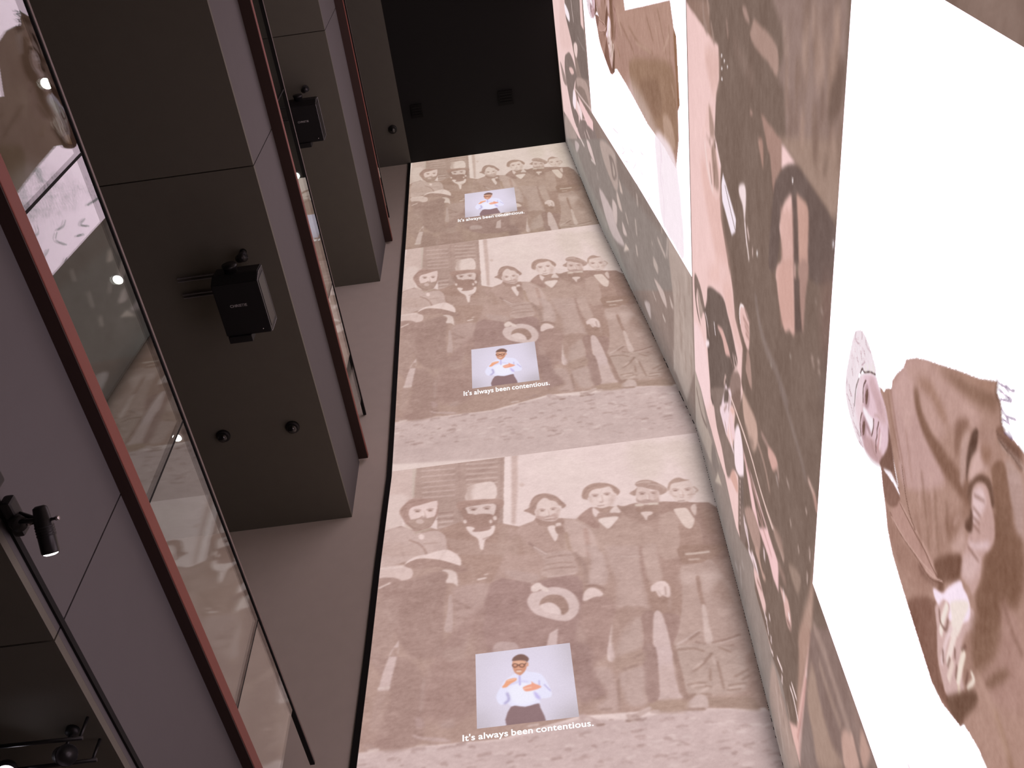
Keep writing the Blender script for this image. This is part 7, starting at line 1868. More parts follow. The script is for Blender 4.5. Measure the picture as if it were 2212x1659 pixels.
p,bd998d,1,0.025,0,1;3258 2308 3246 2226 3248 2195 3386 2221 3384 2285
p,ad8f86,0.6,0.075,0,1;3305 2393 3226 2325 3253 2308 3340 2373
s,a58b82,1,0.0312,0.127,1;3429 2957 3402 2815 3418 2578 3420 2445
s,a1877d,1,0.0312,0.109,1;3542 2842 3544 2665 3530 2540
s,9a8077,0.6,0.05,0.145,1;3238 2443 3239 2365
p,7c655b,1,0.025,0,0;613 2352 610 1849 498 1782 472 1984 557 2469
s,927a70,0.7,0.15,0.545,1;554 2135 591 2049
"""
UPPER = """
p,efcecb,1,0.0178,0,0;2932 14064 2644 12584 2901 12594 3089 12236 3233 12077 3436 12023 3710 12287 4003 12008 3670 10922 3782 10879 4329 11885 4489 13898 3802 13943
p,e2bfb9,0.6,0.111,0,1;2790 13112 2692 12617 2901 12594 3089 12236 3300 12611 3446 13495
p,8d7b76,1,0.0222,0,0;4268 12393 4003 12008 3683 10864 3893 10462 5791 15821 4489 13898 4329 11885
p,82716b,1,0.0178,0,0;2634 12537 2363 11141 2658 11241 2701 11000 3220 10927 3364 11543 3196 11845 3085 12217 2901 12594
p,efcdc9,1,0.0156,0,0;2365 11156 2330 10973 2688 11006 2681 11213
p,fbeef4,1,0.0156,0,1;2725 12623 2770 12228 2880 12275 2849 12600
s,e6cfcc,1,0.0133,0.0533,1;2558 11940 2682 11906 2783 11857
p,ecd0cb,1,0.0156,0,1;3079 12014 3010 11773 3058 11691 3208 11852 3182 12024
s,9a8a86,0.7,0.0178,0.0533,1;2909 11605 2930 11270 2919 11064
p,8a7872,1,0.0156,0,1;3516 13112 3403 12846 3313 12537 3339 12196 3471 11991 3625 12267 3985 12631 4014 12152 4245 12340 4207 12767 3947 13118 3741 13247
p,e6c2bc,1,0.0156,0,1;3559 12737 3468 12393 3498 12253 3589 12549
p,a08a84,1,0.0222,0,1;3725 13743 3815 13297 3918 13187 3953 13574
p,b59c94,1,0.0267,0,1;3514 12070 3312 11238 3382 10963 3591 10936 3638 11730
p,8b776f,0.8,0.0267,0,1;3609 12011 3451 11346 3607 11022 3718 11348
p,f2cccb,1,0.0156,0,0;3716 12073 3672 10846 3784 10867 3874 11359 3824 11908
p,fbe8ee,1,0.0156,0,1;3756 12450 3820 12274 4018 12447 3994 12661
p,f6dede,1,0.0156,0,1;3811 12128 3850 11774 3988 11886 3908 12185
s,ecd2ce,1,0.0111,0.04,1;3701 12297 3651 11737 3559 10933
p,bfaaa2,0.7,0.0444,0,1;4507 13766 4394 12968 4434 12489 4774 13114 4959 13877
s,d9bfba,1,0.0178,0.06,1;4066 11671 4117 11554
s,d9bfba,1,0.0178,0.06,1;3981 11484 4016 11225
s,d9bfba,1,0.0178,0.06,1;4071 11320 4096 11230
p,93857f,1,0.0222,0,0;4922 13950 3629 10120 3517 6649 3689 6649 5579 10310 5080 11320 5148 13809
p,a39890,0.8,0.0889,0,1;4880 13825 4664 12706 4736 11726 4700 10756 4758 10054 4958 9191 5060 9392 4998 10435 5033 12837
p,b8a39b,1,0.0333,0,1;3765 10466 3642 9982 3650 9531 4039 9624 4011 10057 3918 10369
p,8c7b74,1,0.0889,0,1;3618 9521 3600 9260 3583 8626 3557 7448 3656 7785 3762 8667 3820 9493
p,8a7973,0.8,0.0267,0,1;3758 9973 3721 9730 3857 9592 3980 9811 3856 9911
p,bda9a0,1,0.0222,0,1;3762 9788 3851 9680 3924 9771
p,c9b5b2,1,0.0444,0,1;4433 10739 4405 9991 4523 9767 4568 9395 4758 10054 4649 10525
p,cdb8b3,1,0.0222,0,1;4259 9945 4246 9708 4485 9779 4456 9959
p,cbb6ae,1,0.0222,0,1;4039 9624 4166 9417 4205 9561 4129 9673
p,cdb7ad,1,0.0178,0,1;3844 9478 3933 9331 3970 9449
p,d5c0b6,1,0.0178,0,0;4514 9346 4505 9164 4671 9476
p,cdb8b2,1,0.0178,0,1;4316 9459 4333 9332 4377 9237 4436 9426
p,dcc4c0,1,0.0222,0,1;4124 11558 4077 11254 4199 10913 4214 11392
s,d9c6c0,1,0.0156,0.06,1;4263 11243 4199 10913
s,e0cdc8,1,0.0156,0.0667,1;4310 12141 4299 11832
p,c6b3b0,1,0.0222,0,1;4563 12814 4465 12346 4696 12725
s,c3b0a8,0.9,0.02,0.1,1;3694 8633 3773 8624
s,c3b0a8,0.9,0.02,0.1,1;4007 8761 4133 8743
s,c3b0a8,0.9,0.02,0.133,1;4310 8791 4360 8771
s,c3b0a8,0.9,0.02,0.08,1;4131 9236 4192 9147
s,c3b0a8,0.9,0.02,0.0867,1;3767 7803 3813 7548
s,c3b0a8,0.9,0.02,0.08,1;3604 7424 3780 7480
s,c3b0a8,0.9,0.02,0.06,1;3585 7642 3622 7632
s,c3b0a8,0.9,0.02,0.0533,1;3916 8054 3931 8046
s,c3b0a8,0.9,0.02,0.0467,1;4274 10817 4339 10785
s,c3b0a8,0.9,0.02,0.2,1;4089 7997 4102 7894
p,b5a198,1,0.0444,0,0;3551 7398 3528 6663 3970 6659 4423 6633 4917 6920 4846 7361 4135 7275 3756 7404
s,a08a80,0.6,0.0356,0.08,1;3550 6657 3619 6639 3705 6654
s,c7b3aa,0.6,0.0356,0.08,1;4266 6767 4342 6749 4440 6765
s,a08a80,0.6,0.0356,0.08,1;4013 7157 4091 7140 4189 7160
s,c7b3aa,0.6,0.0356,0.08,1;4334 6970 4412 6953 4513 6971
s,a08a80,0.6,0.0356,0.08,1;4374 6739 4451 6721 4551 6736
s,c7b3aa,0.6,0.0356,0.08,1;3842 7102 3917 7085 4012 7103
s,a08a80,0.6,0.0356,0.08,1;4122 7001 4199 6984 4297 7002
s,c7b3aa,0.6,0.0356,0.08,1;3643 6852 3714 6835 3804 6851
s,a08a80,0.6,0.0356,0.08,1;4424 6930 4503 6912 4605 6930
s,c7b3aa,0.6,0.0356,0.08,1;4341 6757 4418 6739 4516 6755
s,a08a80,0.6,0.0356,0.08,1;4355 6754 4432 6736 4531 6752
s,c7b3aa,0.6,0.0356,0.08,1;4672 7352 4757 7335 4867 7358
s,a08a80,0.6,0.0356,0.08,1;3969 7122 4045 7105 4142 7124
s,c7b3aa,0.6,0.0356,0.08,1;4536 7062 4617 7044 4722 7063
s,a08a80,0.6,0.0356,0.08,1;3884 6905 3958 6888 4052 6905
s,c7b3aa,0.6,0.0356,0.08,1;4518 7115 4600 7097 4705 7117
s,a08a80,0.6,0.0356,0.08,1;3619 6753 3690 6736 3778 6751
s,c7b3aa,0.6,0.0356,0.08,1;4027 7143 4104 7126 4202 7145
s,a08a80,0.6,0.0356,0.08,1;4230 7187 4309 7169 4411 7190
s,c7b3aa,0.6,0.0356,0.08,1;4239 7183 4318 7166 4420 7186
s,a08a80,0.6,0.0356,0.08,1;4240 6737 4316 6719 4413 6734
s,c7b3aa,0.6,0.0356,0.08,1;3919 7227 3996 7210 4093 7230
s,a08a80,0.6,0.0356,0.08,1;4237 7060 4316 7043 4417 7062
s,c7b3aa,0.6,0.0356,0.08,1;3863 7038 3938 7021 4032 7039
s,a08a80,0.6,0.0356,0.08,1;3832 7061 3907 7044 4001 7062
s,c7b3aa,0.6,0.0356,0.08,1;4121 6772 4196 6754 4292 6770
s,a08a80,0.6,0.0356,0.08,1;4293 7067 4372 7050 4473 7069
s,c7b3aa,0.6,0.0356,0.08,1;4079 6977 4156 6959 4253 6977
s,a08a80,0.6,0.0356,0.08,1;4098 7075 4175 7057 4274 7076
s,c7b3aa,0.6,0.0356,0.08,1;4160 6701 4235 6683 4330 6698
p,cbb5ae,1,0.02,0,1;4276 8038 4220 7655 4322 7551 4349 7674 4317 7867
p,c7b2aa,1,0.0178,0,1;4143 7433 4189 7303 4228 7376
p,cbb6b2,1,0.0178,0,1;4799 8545 4683 8301 4843 8276 4847 8389
s,c9b6ae,1,0.0156,0.0667,1;4502 7722 4517 7651
s,bba79f,1,0.0156,0.0533,1;4464 8124 4494 7999
s,8c7a74,0.4,0.0444,0.0667,1;4513 8879 4746 8258 4776 7542
"""
INS = (-1.2884, -0.0221, 7.7030, 8.8828)
INSETS = ((-1.2884, -0.0221, 7.7030, 8.8828), (-1.2450, 0.0395, 15.3282, 16.7579), (-1.3237, 0.0391, 23.4036, 25.0200))
CAPS = ((-1.4672, 7.5422, 1.6071, 0.0914), (-1.4085, 15.1075, 1.6241, 0.1566), (-1.5099, 23.1738, 1.7239, 0.1839))
MAP_TOP = ((-1.41961, 0.737938, 0.074327, 0.0155661, 0), (-7.13674, 0.266053, 0.709351, -0.0100025, 0))
MAP_MID = ((-1.6823, 0.648602, 0.124292, 0.0207029, -0.00137995), (-6.637, -0.0762803, 1.11003, 0.00386384, -0.00944905))
SEAM_LO = 13.10
SEAM_HI = 21.95
WHITE_BOOST = (1.8, 1.25, 1.5)

# ------------------------------------------------------------------ the hall
Y_END, Y_BACK = 10.0, -7.0
X_LEFT = -9.0
Z_FLOOR = -1.6 / S
Z_CEIL = 28.03
# section of the right-hand wall: it bows out to the fold at 13.25 and leans back in above
PROF_Z = [-6.0, 0.0, 6.7, 8.6, 13.25, 16.86, 21.6, 28.3]
PROF_X = [1.55, 1.86, 2.21, 2.32, 2.57, 2.35, 2.01, 1.73]
# left edge of the projection surface on the end wall
EDGE_Z = [-6.0, 7.36, 9.23, 10.83, 12.97, 14.07, 19.57, 23.07, 28.07]
EDGE_X = [-3.0, -2.76, -2.72, -2.70, -2.65, -2.67, -2.79, -2.84, -2.93]


def px(z):
    return np.interp(z, PROF_Z, PROF_X)


def ex(z):
    return np.interp(z, EDGE_Z, EDGE_X)


def structure(name, a, b, mat):
    o = box_part(name, W(*a), W(*b), mat)
    return tag(o, kind='structure')


structure('floor', (X_LEFT, Y_BACK, Z_FLOOR - 0.3), (3.5, Y_END + 0.3, Z_FLOOR), 'dark_floor')
structure('wall_left', (X_LEFT - 0.3, Y_BACK, Z_FLOOR), (X_LEFT, Y_END, Z_CEIL), 'dark_wall')
structure('wall_back', (X_LEFT - 0.3, Y_BACK - 0.3, Z_FLOOR), (3.5, Y_BACK, Z_CEIL + 0.3), 'dark_wall')
structure('wall_end', (X_LEFT - 0.3, Y_END, Z_FLOOR - 0.3), (3.5, Y_END + 0.3, Z_CEIL + 0.3), 'end_wall_paint')
structure('ceiling', (-2.92, Y_BACK, Z_CEIL), (3.5, Y_END, Z_CEIL + 0.3), 'ceiling_black')
structure('ceiling', (X_LEFT - 0.3, Y_BACK, Z_CEIL), (-2.92, Y_END, Z_CEIL + 0.3), 'ceiling_grey')

bm = bmesh.new()   # wall_right: folded solid
zs = [Z_FLOOR, 0.0, 6.7, 8.6, 13.25, 16.86, 21.6, Z_CEIL]
rows = []
for z in zs:
    x = float(px(z)) + 0.012
    rows.append([bm.verts.new(W(x, Y_BACK, z)), bm.verts.new(W(x, Y_END, z)),
                 bm.verts.new(W(3.5, Y_END, z)), bm.verts.new(W(3.5, Y_BACK, z))])
for a, b in zip(rows[:-1], rows[1:]):
    for k in range(4):
        bm.faces.new((a[k], a[(k + 1) % 4], b[(k + 1) % 4], b[k]))
bm.faces.new(rows[0][::-1])
bm.faces.new(rows[-1])
bmesh.ops.recalc_face_normals(bm, faces=bm.faces)
tag(bm_obj('wall_right', bm, 'end_wall_paint'), kind='structure')

bm = bmesh.new()   # black shadow-gap trim beside the projection surface
ring = []
for z in [Z_FLOOR] + EDGE_Z[1:-1] + [Z_CEIL]:
    x = float(ex(z))
    ring.append([bm.verts.new(W(x - 0.085, Y_END - 0.03, z)), bm.verts.new(W(x, Y_END - 0.03, z)),
                 bm.verts.new(W(x, Y_END, z)), bm.verts.new(W(x - 0.085, Y_END, z))])
for a, b in zip(ring[:-1], ring[1:]):
    for k in range(4):
        bm.faces.new((a[k], a[(k + 1) % 4], b[(k + 1) % 4], b[k]))
bm.faces.new(ring[0][::-1])
bm.faces.new(ring[-1])
bmesh.ops.recalc_face_normals(bm, faces=bm.faces)
tag(bm_obj('trim_1', bm, 'gap_black'), kind='structure')

# ------------------------------------------------------------------ projected pictures
men = Canvas(-3.1, 2.8, 6.15, 13.45, 120, 120, 'e8d0cc')
men.run(MEN)
men.grain(0.016, 1)
inset = Canvas(INS[0], INS[1], INS[2], INS[3], 170, 170, 'd8cedb')
inset.run(INSET)
inset.grain(0.004, 2)
wom = Canvas(0.9, 6.6, -2.7, 6.2, 150, 150, 'fffaff')
wom.run(WOMAN)
wom.contrast(1.18, 0.62)
wom.grain(0.012, 3)
band = Canvas(-0.6, 10.1, -2.6, 13.4, 72, 60, '7f6a60')
band.run(BAND)
band.grain(0.010, 4)
upper = Canvas(-0.6, 10.1, 13.1, 28.4, 72, 40, '958078')
upper.run(UPPER)
upper.grain(0.010, 5)


def poly2(c, x, z):
    return (c[0] + c[1] * x + c[2] * z + c[3] * x * z + c[4] * z * z)


def end_wall_picture(name, z0, z1, nx, nz, cmap, root, tint=(1, 1, 1)):
    """one projection of the men's photograph between heights z0 and z1 on the end wall"""
    z = axis((z0, z1, nz))
    u = np.linspace(0, 1, int(5.2 * nx))
    Z = np.repeat(z[:, None], len(u), axis=1)
    xl, xr = ex(z)[:, None], px(z)[:, None] + 0.004
    X = xl + (xr - xl) * u[None, :]
    if cmap is None:
        cx, cz = X, Z
    else:
        cx, cz = poly2(cmap[0], X, Z), poly2(cmap[1], X, Z)
    rgb = men.sample(cx, cz)
    # shade falling off into the right-hand corner, darkened into the picture colours
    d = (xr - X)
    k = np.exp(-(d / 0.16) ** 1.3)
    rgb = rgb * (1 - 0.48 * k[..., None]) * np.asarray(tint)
    pos = np.stack([X * S, np.full_like(X, (Y_END - 0.012) * S), Z * S + EYE.z], axis=-1)
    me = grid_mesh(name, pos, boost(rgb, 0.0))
    o = bpy.data.objects.new(name, me)
    COL.objects.link(o)
    o.parent = root
    return o


def text_mesh(name, body, bold, mat):
    cu = bpy.data.curves.new(name, 'FONT')
    cu.body = body
    cu.offset = bold
    cu.space_character = 1.04
    ob = bpy.data.objects.new(name, cu)
    COL.objects.link(ob)
    dg = bpy.context.evaluated_depsgraph_get()
    me = bpy.data.meshes.new_from_object(ob.evaluated_get(dg))
    bpy.data.objects.remove(ob)
    co = np.empty(len(me.vertices) * 3, dtype=np.float32)
    me.vertices.foreach_get('co', co)
    me.materials.clear()
    me.materials.append(MATS[mat])
    me.name = name
    return me, co.reshape(-1, 3)


def caption(root, x0, z0, width, height, y):
    """subtitle: bold sans lettering a little off the picture, one part per word"""
    cap = bpy.data.objects.new('caption', None)
    cap.empty_display_size = 0.05
    COL.objects.link(cap)
    cap.parent = root
    cap['label'] = "white subtitle reading It's always been contentious."
    words = ["It's", 'always', 'been', 'contentious.']
    got = [text_mesh('word', w, 0.019, 'caption_light') for w in words]
    gap = 0.30
    total = sum(float(c[:, 0].max() - c[:, 0].min()) for _, c in got) + gap * (len(words) - 1)
    sx, sz = width / total, height / 0.72
    x = 0.0
    for me, co in got:
        lo, hi = float(co[:, 0].min()), float(co[:, 0].max())
        out = np.zeros_like(co)
        out[:, 0] = (x0 + (x + co[:, 0] - lo) * sx) * S
        out[:, 1] = y * S
        out[:, 2] = (z0 + co[:, 1] * sz) * S + EYE.z
        me.vertices.foreach_set('co', out.reshape(-1))
        o = bpy.data.objects.new('word', me)
        COL.objects.link(o)
        o.parent = cap
        x += hi - lo + gap
    return cap


glow('caption_light', (1.0, 0.97, 0.98), 1.15)
IU, IV = np.meshgrid(np.linspace(0, 1, 210), np.linspace(0, 1, 150))
ins_mesh = grid_mesh('interpreter_inset', np.stack([IU, np.zeros_like(IU), IV], axis=-1),
                     boost(inset.sample(INS[0] + (INS[1] - INS[0]) * IU, INS[2] + (INS[3] - INS[2]) * IV), 0.25))


def interpreter(root, x0, x1, z0, z1):
    o = bpy.data.objects.new('interpreter_inset', ins_mesh)
    COL.objects.link(o)
    o.parent = root
    o.location = W(x0, Y_END - 0.020, z0)
    o.scale = ((x1 - x0) * S, 1.0, (z1 - z0) * S)
    o['label'] = 'pale inset of a sign-language interpreter in a white shirt and round glasses'
    return o


PICS = (
    ('lowest and largest projected sepia photograph of six men on the end wall', 6.35, SEAM_LO, 80, 80, None, 0),
    ('middle of three projected sepia photographs of six men on the end wall', SEAM_LO, SEAM_HI, 66, 46, MAP_MID, 1),
    ('topmost projected sepia photograph of six men, cropped by the black ceiling', SEAM_HI, Z_CEIL, 56, 34, MAP_TOP, 2),
)
for lab, z0, z1, nx, nz, cm, k in PICS:
    root = empty('projected_photograph', (0, 0, 0), lab, 'projection', 'sepia photographs projected on the end wall')
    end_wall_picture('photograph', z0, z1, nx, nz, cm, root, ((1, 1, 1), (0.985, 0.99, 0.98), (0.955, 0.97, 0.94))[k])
    interpreter(root, *INSETS[k])
    caption(root, *CAPS[k], Y_END - 0.028)


def right_wall_picture(name, label, ys, zs, sampler, off, k, cat='projection', group=None, corner=False):
    Y, Z = np.meshgrid(ys, zs)
    rgb = sampler(Y, Z)
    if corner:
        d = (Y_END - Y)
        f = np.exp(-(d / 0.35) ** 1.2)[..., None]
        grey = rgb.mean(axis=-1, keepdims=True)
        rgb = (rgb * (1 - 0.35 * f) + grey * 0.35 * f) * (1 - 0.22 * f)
    pos = np.stack([(px(Z) - off) * S, Y * S, Z * S + EYE.z], axis=-1)
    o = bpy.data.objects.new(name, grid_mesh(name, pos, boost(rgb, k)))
    COL.objects.link(o)
    return tag(o, label, cat, group)


GR = 'pictures projected on the right-hand wall'
right_wall_picture('projected_picture', 'dark brown projected picture of musicians with string instruments above the lower woman portrait',
                   axis((Y_BACK + 0.02, 0.4, 6), (0.4, Y_END - 0.03, 62)), axis((1.9, 13.25, 34)),
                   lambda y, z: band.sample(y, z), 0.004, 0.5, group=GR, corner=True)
right_wall_picture('projected_picture', 'grey-brown projected picture under the ceiling and behind the upper woman portrait',
                   axis((Y_BACK + 0.02, 4.2, 6), (4.2, Y_END - 0.03, 62)), axis((13.25, Z_CEIL - 0.02, 28)),
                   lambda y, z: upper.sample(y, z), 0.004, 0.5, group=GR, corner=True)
right_wall_picture('projected_portrait', 'huge bright projected portrait of a woman with braided hair and fringed shawl, nearest the viewer',
                   axis((1.22, 6.42, 92)), axis((1.92, 6.05, 92)),
                   lambda y, z: wom.sample(y, z), 0.010, WHITE_BOOST, group=GR)
right_wall_picture('projected_portrait', 'bright projected portrait of a woman in a long skirt, high up near the black ceiling',
                   axis((2.1, 7.12, 62)), axis((13.27, 21.72, 40)),
                   lambda y, z: wom.sample(3.86 + (y - 4.43) / 1.2, 3.26 + (z - 18.66) / 1.12), 0.010, WHITE_BOOST, group=GR)

# ------------------------------------------------------------------ balconies on the left
#          soffit  x     trim_z0 trim_z1 x_front  glass_top joints / glass end, panel joint
LEVELS = (
    (4.278, -3.158, 5.685, 5.838, -3.053, 7.178, (-3.0, -0.36, 2.134, 4.603, 7.12, 8.565), 4.23, 9.57,
     'lowest balcony with oxblood trim, glass balustrade and a light track along its fascia'),
    (12.05, -3.25, 13.50, 13.60, -3.085, 14.92, (-3.0, 0.6, 3.9, 7.2, 9.6), 4.05, Y_END - 0.02,
     'middle balcony with oxblood trim and glass balustrade, carrying the lettered projector underneath'),
    (20.42, -3.35, 22.45, 22.58, -3.16, 24.10, (-3.0, 0.6, 3.9, 7.2, 9.6), 4.3, Y_END - 0.02,
     'topmost balcony with oxblood trim and glass balustrade just below the grey ceiling'),
)
GAP = 0.012
for zb, xf, t0, t1, xt, gt, joints, pj, hy, lab in LEVELS:
    root = empty('balcony', W(xf, 2, zb), lab, 'balcony', 'balconies along the left side of the atrium')
    o0 = W(xf, 2, zb)

    def R(x, y, z):
        return W(x, y, z) - o0
    box_part('slab', R(X_LEFT, Y_BACK, zb + 0.06), R(xf - 0.06, Y_END, t0), 'gap_black', root)
    for a, b in ((Y_BACK, pj - GAP * 0.6), (pj + GAP * 0.6, Y_END)):
        box_part('soffit_panel', R(X_LEFT, a, zb), R(xf, b, zb + 0.06), 'soffit_paint', root)
        box_part('fascia_panel', R(xf - 0.06, a, zb + 0.061), R(xf, b, t0), 'fascia_paint', root)
    box_part('trim_rail', R(xf - 0.12, Y_BACK, t0 + 0.012), R(xt, Y_END - 0.06, t1), 'oxblood_trim', root, 0.006)
    box_part('trim_shade_strip', R(xf - 0.06, Y_BACK, t0), R(xt - 0.006, Y_END - 0.062, t0 + 0.02), 'trim_underside_shade', root)  # added dark strip: its colour stands for the shade under the trim
    for a, b in zip(joints[:-1], joints[1:]):
        box_part('glass_panel', R(xf - 0.025, a + GAP, t1 - 0.02), R(xf, b - GAP, gt), GLASS, root)
    for j in joints[1:-1]:
        box_part('glass_joint', R(xf - 0.024, j - GAP, t1 - 0.02), R(xf - 0.001, j + GAP, gt), 'gap_black', root)
    box_part('handrail', R(xf - 0.05, Y_BACK, gt), R(xf + 0.012, hy, gt + 0.032), 'bronze_rail', root, 0.003)
    box_part('rail_channel', R(xf - 0.045, Y_BACK, gt - 0.018), R(xf + 0.010, hy, gt), 'gap_black', root)

def W1(x, y, z):
    return W(x * 0.957, y * 0.957, z * 0.957)


# ------------------------------------------------------------------ track light on the lowest fascia
tr = empty('light_track', W1(-3.28, 2, 4.6), 'thin black light track running along the fascia of the lowest balcony', 'track')
ot = W1(-3.28, 2, 4.6)
box_part('rail', W1(-3.298, Y_BACK, 4.582) - ot, W1(-3.280, 9.0, 4.628) - ot, 'gap_black', tr)
box_part('feed_box', W1(-3.299, 2.9, 4.55) - ot, W1(-3.235, 3.28, 4.70) - ot, 'black_plastic', tr, 0.01)

sp = empty('track_spotlight', W1(-3.25, 3.45, 4.6), 'black cylindrical track spotlight with lit lens on the lowest balcony fascia', 'spotlight')
os_ = W1(-3.25, 3.45, 4.6)
box_part('adapter', W1(-3.267, 3.36, 4.56) - os_, W1(-3.20, 3.62, 4.66) - os_, 'black_plastic', sp, 0.012)
hA, hB = W1(-3.045, 3.42, 4.585), W1(-3.02, 3.67, 4.44)
mid = hA.lerp(hB, 0.32)
for dz in (-0.018, 0.018):
    d = Vector((0, 0, dz))
    lathe_part('yoke_arm', [(0, 0.008), (0.5, 0.009), (1, 0.008)], W1(-3.21, 3.48, 4.58) - os_ + d * 1.4, mid - os_ + d * 0.4 + Vector((0, dz * 0.6, 0)), 'black_metal', sp, 8)
lathe_part('pivot', [(0, 0.030), (1, 0.030)], W1(-3.215, 3.5, 4.57) - os_, W1(-3.17, 3.5, 4.53) - os_, 'black_plastic', sp, 14)
lathe_part('body', [(0, 0.016), (0.04, 0.026), (0.3, 0.031), (0.31, 0.033), (0.97, 0.033), (1.0, 0.031)], hA - os_, hB - os_, 'black_metal', sp, 24)
ax = (hB - hA).normalized()
lathe_part('lens', [(0, 0.027), (0.6, 0.025), (1, 0.017)], hB - os_ - ax * 0.001, hB - os_ + ax * 0.008, 'spot_lamp', sp, 20)
side = ax.cross(Vector((0, 0, 1))).normalized()
lathe_part('knob', [(0, 0.006), (0.6, 0.006), (0.65, 0.009), (1, 0.009)], mid - os_ - side * 0.03, mid - os_ - side * 0.062, 'steel', sp, 10)
lathe_part('knob', [(0, 0.006), (0.6, 0.006), (0.65, 0.009), (1, 0.009)], mid - os_ + side * 0.03, mid - os_ + side * 0.062, 'steel', sp, 10)
for k in range(4):
    c = hA.lerp(hB, 0.42 + k * 0.06) - os_
    lathe_part('cooling_fin', [(0, 0.0345), (1, 0.0345)], c, c + ax * 0.006, 'black_plastic', sp, 20)


# ------------------------------------------------------------------ projectors
def lettering(text, parent, origin, right, up, height, mat):
    me, co = text_mesh('lettering', text, 0.012, mat)
    k = height / 0.72
    c = np.array(origin)[None] + (co[:, :1] - co[:, 0].mean()) * k * np.array(right)[None] + co[:, 1:2] * k * np.array(up)[None]
    me.vertices.foreach_set('co', c.astype(np.float32).reshape(-1))
    o = bpy.data.objects.new('lettering', me)
    COL.objects.link(o)
    o.parent = parent
    return o


def make_projector(loc, label):
    """local frame in wall units relative to the soffit point above the body, scaled to metres"""
    root = empty('ceiling_projector', loc, label, 'projector', 'projectors hung below the balconies')

    def V(x, y, z):
        return Vector((x * S, y * S, z * S))
    bm = bmesh.new()   # body with a sloping front
    zb, zt = -0.85, -0.45
    prof = [(-0.40, zt), (-0.42, zb + 0.16), (-0.36, zb), (0.40, zb), (0.42, zb + 0.05), (0.42, zt)]
    L = [bm.verts.new(V(-0.30, y, z)) for y, z in prof]
    Rr = [bm.verts.new(V(0.30, y, z)) for y, z in prof]
    n = len(prof)
    for i in range(n):
        bm.faces.new((L[i], L[(i + 1) % n], Rr[(i + 1) % n], Rr[i]))
    bm.faces.new(L[::-1])
    bm.faces.new(Rr)
    bmesh.ops.recalc_face_normals(bm, faces=bm.faces)
    bmesh.ops.bevel(bm, geom=list(bm.edges), offset=0.008, segments=2, affect='EDGES')
    bm_obj('body', bm, 'black_plastic', root)
    # pale edging around the right-hand cover
    bm = bmesh.new()
    e = [(-0.385, zt - 0.02), (-0.405, zb + 0.165), (-0.35, zb + 0.012), (0.39, zb + 0.012), (0.408, zb + 0.055), (0.408, zt - 0.02)]
    for (ya, za), (yb, zb_) in zip(e, e[1:] + e[:1]):
        add_ring(bm, [(0, 0.0022), (1, 0.0022)], V(0.302, ya, za), V(0.302, yb, zb_), 6)
    bm_obj('side_edging', bm, 'grey_edge', root)
    box_part('side_cover', V(0.295, -0.33, zb + 0.06), V(0.306, 0.34, zt - 0.06), 'black_metal', root, 0.002)
    box_part('cable_block', V(-0.28, 0.40, zb - 0.02), V(0.03, 0.50, zb + 0.18), 'black_plastic', root, 0.006)
    lathe_part('mount_pole', [(0, 0.022), (1, 0.022)], V(-0.02, -0.05, 0.0), V(-0.02, -0.05, zt), 'black_metal', root, 14)
    box_part('mount_plate', V(-0.22, -0.30, zt), V(0.20, 0.22, zt + 0.05), 'black_metal', root, 0.005)
    lathe_part('lens_barrel', [(0, 0.055), (0.7, 0.055), (0.75, 0.062), (1, 0.062)], V(-0.06, -0.38, -0.62), V(-0.06, -0.52, -0.62), 'black_metal', root, 24)
    for y in (-0.12, 0.13):
        for dy in (-0.024, 0.024):
            box_part('mount_rail', V(-1.0, y + dy - 0.006, -0.035), V(-0.15, y + dy + 0.006, -0.002), 'grey_edge', root)
    lathe_part('status_light', [(0, 0.006), (1, 0.006)], V(0.20, 0.34, zb + 0.002), V(0.20, 0.34, zb - 0.004), 'steel', root, 10)
    lettering('CHRISTIE', root, V(-0.04, -0.02, zb - 0.004), (1, 0, 0), (0, -1, 0), 0.038 * S, 'white_print')
    return root


def make_spot(loc, aim, label, lamp='spot_lamp'):
    root = empty('ceiling_spotlight', loc, label, 'spotlight', 'small spotlights beside the projectors')
    a = Vector(aim).normalized()
    lathe_part('canopy', [(0, 0.030), (0.8, 0.028), (1, 0.012)], (0, 0, 0), (0, 0, -0.03), 'black_plastic', root, 18)
    lathe_part('stem', [(0, 0.008), (1, 0.008)], (0, 0, -0.02), (0, 0, -0.11), 'black_metal', root, 10)
    c = Vector((0, 0, -0.13))
    lathe_part('head', [(0, 0.018), (0.25, 0.036), (0.75, 0.040), (1, 0.046)], c - a * 0.06, c + a * 0.055, 'black_metal', root, 22)
    bm = bmesh.new()
    add_ring(bm, [(0, 0.018), (0.4, 0.034), (1, 0.0445)], c + a * 0.030, c + a * 0.0565, 22, True, False)
    bm_obj('reflector', bm, 'steel', root, True)
    lathe_part('bulb', [(0, 0.012), (0.6, 0.012), (1, 0.006)], c + a * 0.032, c + a * 0.054, lamp, root, 12)
    return root


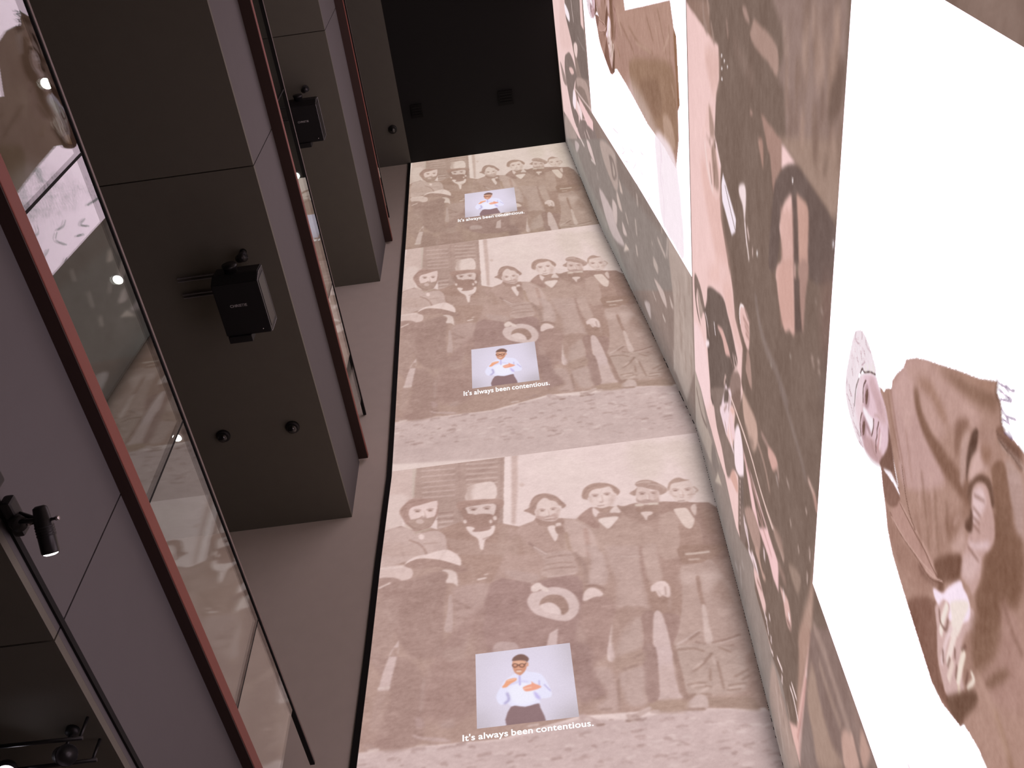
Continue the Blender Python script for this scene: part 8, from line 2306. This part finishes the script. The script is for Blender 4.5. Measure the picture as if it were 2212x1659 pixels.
PZ2 = 12.05
make_projector(W(-3.68, 5.6, PZ2), 'black ceiling projector lettered CHRISTIE under the middle balcony, in full view')
make_projector(W(-4.02, 5.85, 20.42), 'black projector under the topmost balcony, partly behind glass')
pr = make_projector(W1(-4.30, 5.55, 4.47), 'black projector with glowing lens under the lowest balcony at the bottom left corner')
lens_c = W1(-3.93, 5.38, 4.22) - W1(-4.30, 5.55, 4.47)
aimv = Vector((0.45, -0.55, -0.70)).normalized()
lathe_part('lens_housing', [(0, 0.050), (1, 0.058)], lens_c - aimv * 0.10, lens_c, 'black_metal', pr, 24)
lathe_part('lens_glass', [(0, 0.048), (0.5, 0.042), (1, 0.022)], lens_c - aimv * 0.002, lens_c + aimv * 0.016, 'lens_light', pr, 24)
lathe_part('cross_rail', [(0, 0.009), (1, 0.009)], W1(-4.1, 5.16, 4.30) - pr.location, W1(-3.34, 5.18, 4.30) - pr.location, 'black_metal', pr, 10)
lathe_part('cross_rail', [(0, 0.009), (1, 0.009)], W1(-4.1, 5.42, 4.30) - pr.location, W1(-3.33, 5.42, 4.30) - pr.location, 'black_metal', pr, 10)
for x, y in ((-3.36, 5.18), (-3.36, 5.42)):
    lathe_part('rail_hanger', [(0, 0.007), (1, 0.007)], W1(x, y, 4.47) - pr.location, W1(x, y, 4.30) - pr.location, 'black_metal', pr, 8)
make_spot(W(-3.70, 5.20, PZ2), (0.62, -0.42, -0.60), 'small black spotlight with bright reflector beside the lettered projector')
make_spot(W(-4.00, 5.36, 20.42), (0.60, -0.42, -0.62), 'small lit spotlight above the projector under the topmost balcony')
make_spot(W1(-3.50, 5.28, 4.47), (0.62, -0.50, -0.45), 'small chrome spotlight on the rails under the lowest balcony, bottom left')


# ------------------------------------------------------------------ ceiling fittings
def make_dome(loc, label, r=0.062):
    root = empty('dome_camera', loc, label, 'camera', 'dome cameras on the soffits')
    lathe_part('base_ring', [(0, r * 1.1), (0.7, r * 1.1), (1, r)], (0, 0, 0), (0, 0, -r * 0.5), 'black_plastic', root, 24)
    prof = [(math.sin(k * math.pi / 16), max(r * 0.86 * math.cos(k * math.pi / 16), 0.001)) for k in range(9)]
    lathe_part('dome', prof, (0, 0, -r * 0.5), (0, 0, -r * 1.36), 'smoked_dome', root, 24)
    return root


make_dome(W(-4.81, 8.11, 12.05), 'black dome camera under the middle balcony, the one farther from the atrium')
make_dome(W(-3.75, 8.11, 12.05), 'black dome camera under the middle balcony, nearer the fascia edge')
make_dome(W(-3.27, 8.90, Z_CEIL), 'small dark dome camera on the grey ceiling beside the black ceiling', 0.075)


def make_downlight(loc, r, lamp, label, grp='recessed downlights in the balcony soffits'):
    root = empty('downlight', loc, label, 'downlight', grp)
    bm = bmesh.new()
    add_ring(bm, [(0, r * 1.35), (0.6, r * 1.3), (1, r)], (0, 0, 0), (0, 0, -0.012), 28, False, False)
    bm_obj('bezel', bm, 'grey_edge', root, True)
    lathe_part('lamp', [(0, r), (1, r * 0.9)], (0, 0, -0.002), (0, 0, -0.010), lamp, root, 24)
    return root


make_downlight(W(-5.42, 2.70, 12.05), 0.045, 'downlight_lamp', 'bright downlight seen through the glass near the top left corner')
make_downlight(W(-5.47, 5.36, 12.05), 0.045, 'downlight_lamp', 'bright downlight seen through the glass left of the lettered projector')
make_downlight(W(-5.50, 8.04, 12.05), 0.045, 'downlight_lamp', 'bright downlight seen through the glass left of the dome cameras')
make_downlight(W(-5.40, 3.40, 12.05), 0.045, 'amber_diffuser', 'unlit round amber downlight seen through the lowest glass balustrade')
make_downlight(W(-4.65, 7.21, 20.42), 0.050, 'green_lamp', 'greenish lit downlight seen through the middle balustrade glass')
make_downlight(W(-3.97, 5.61, Z_CEIL), 0.040, 'white_print', 'small round fitting on the grey ceiling near the top edge')


def make_vent(x0, x1, y0, y1, label):
    root = empty('ceiling_vent', W((x0 + x1) / 2, (y0 + y1) / 2, Z_CEIL), label, 'vent', 'square vents in the black ceiling')
    o0 = W((x0 + x1) / 2, (y0 + y1) / 2, Z_CEIL)
    z0, z1 = Z_CEIL - 0.05, Z_CEIL
    box_part('frame', W(x0, y0, z0) - o0, W(x1, y1, z1) - o0, 'vent_black', root, 0.004)
    for k in range(4):
        y = y0 + (y1 - y0) * (0.2 + 0.2 * k)
        box_part('louvre', W(x0 + 0.03, y - 0.02, z0 - 0.02) - o0, W(x1 - 0.03, y + 0.02, z0) - o0, 'vent_black', root)
    return root


make_vent(-0.08, 0.34, 8.22, 8.63, 'dark square vent in the black ceiling, nearer the bright right-hand wall')
make_vent(-2.64, -2.31, 8.27, 8.65, 'dark square vent in the black ceiling, nearer the grey ceiling')
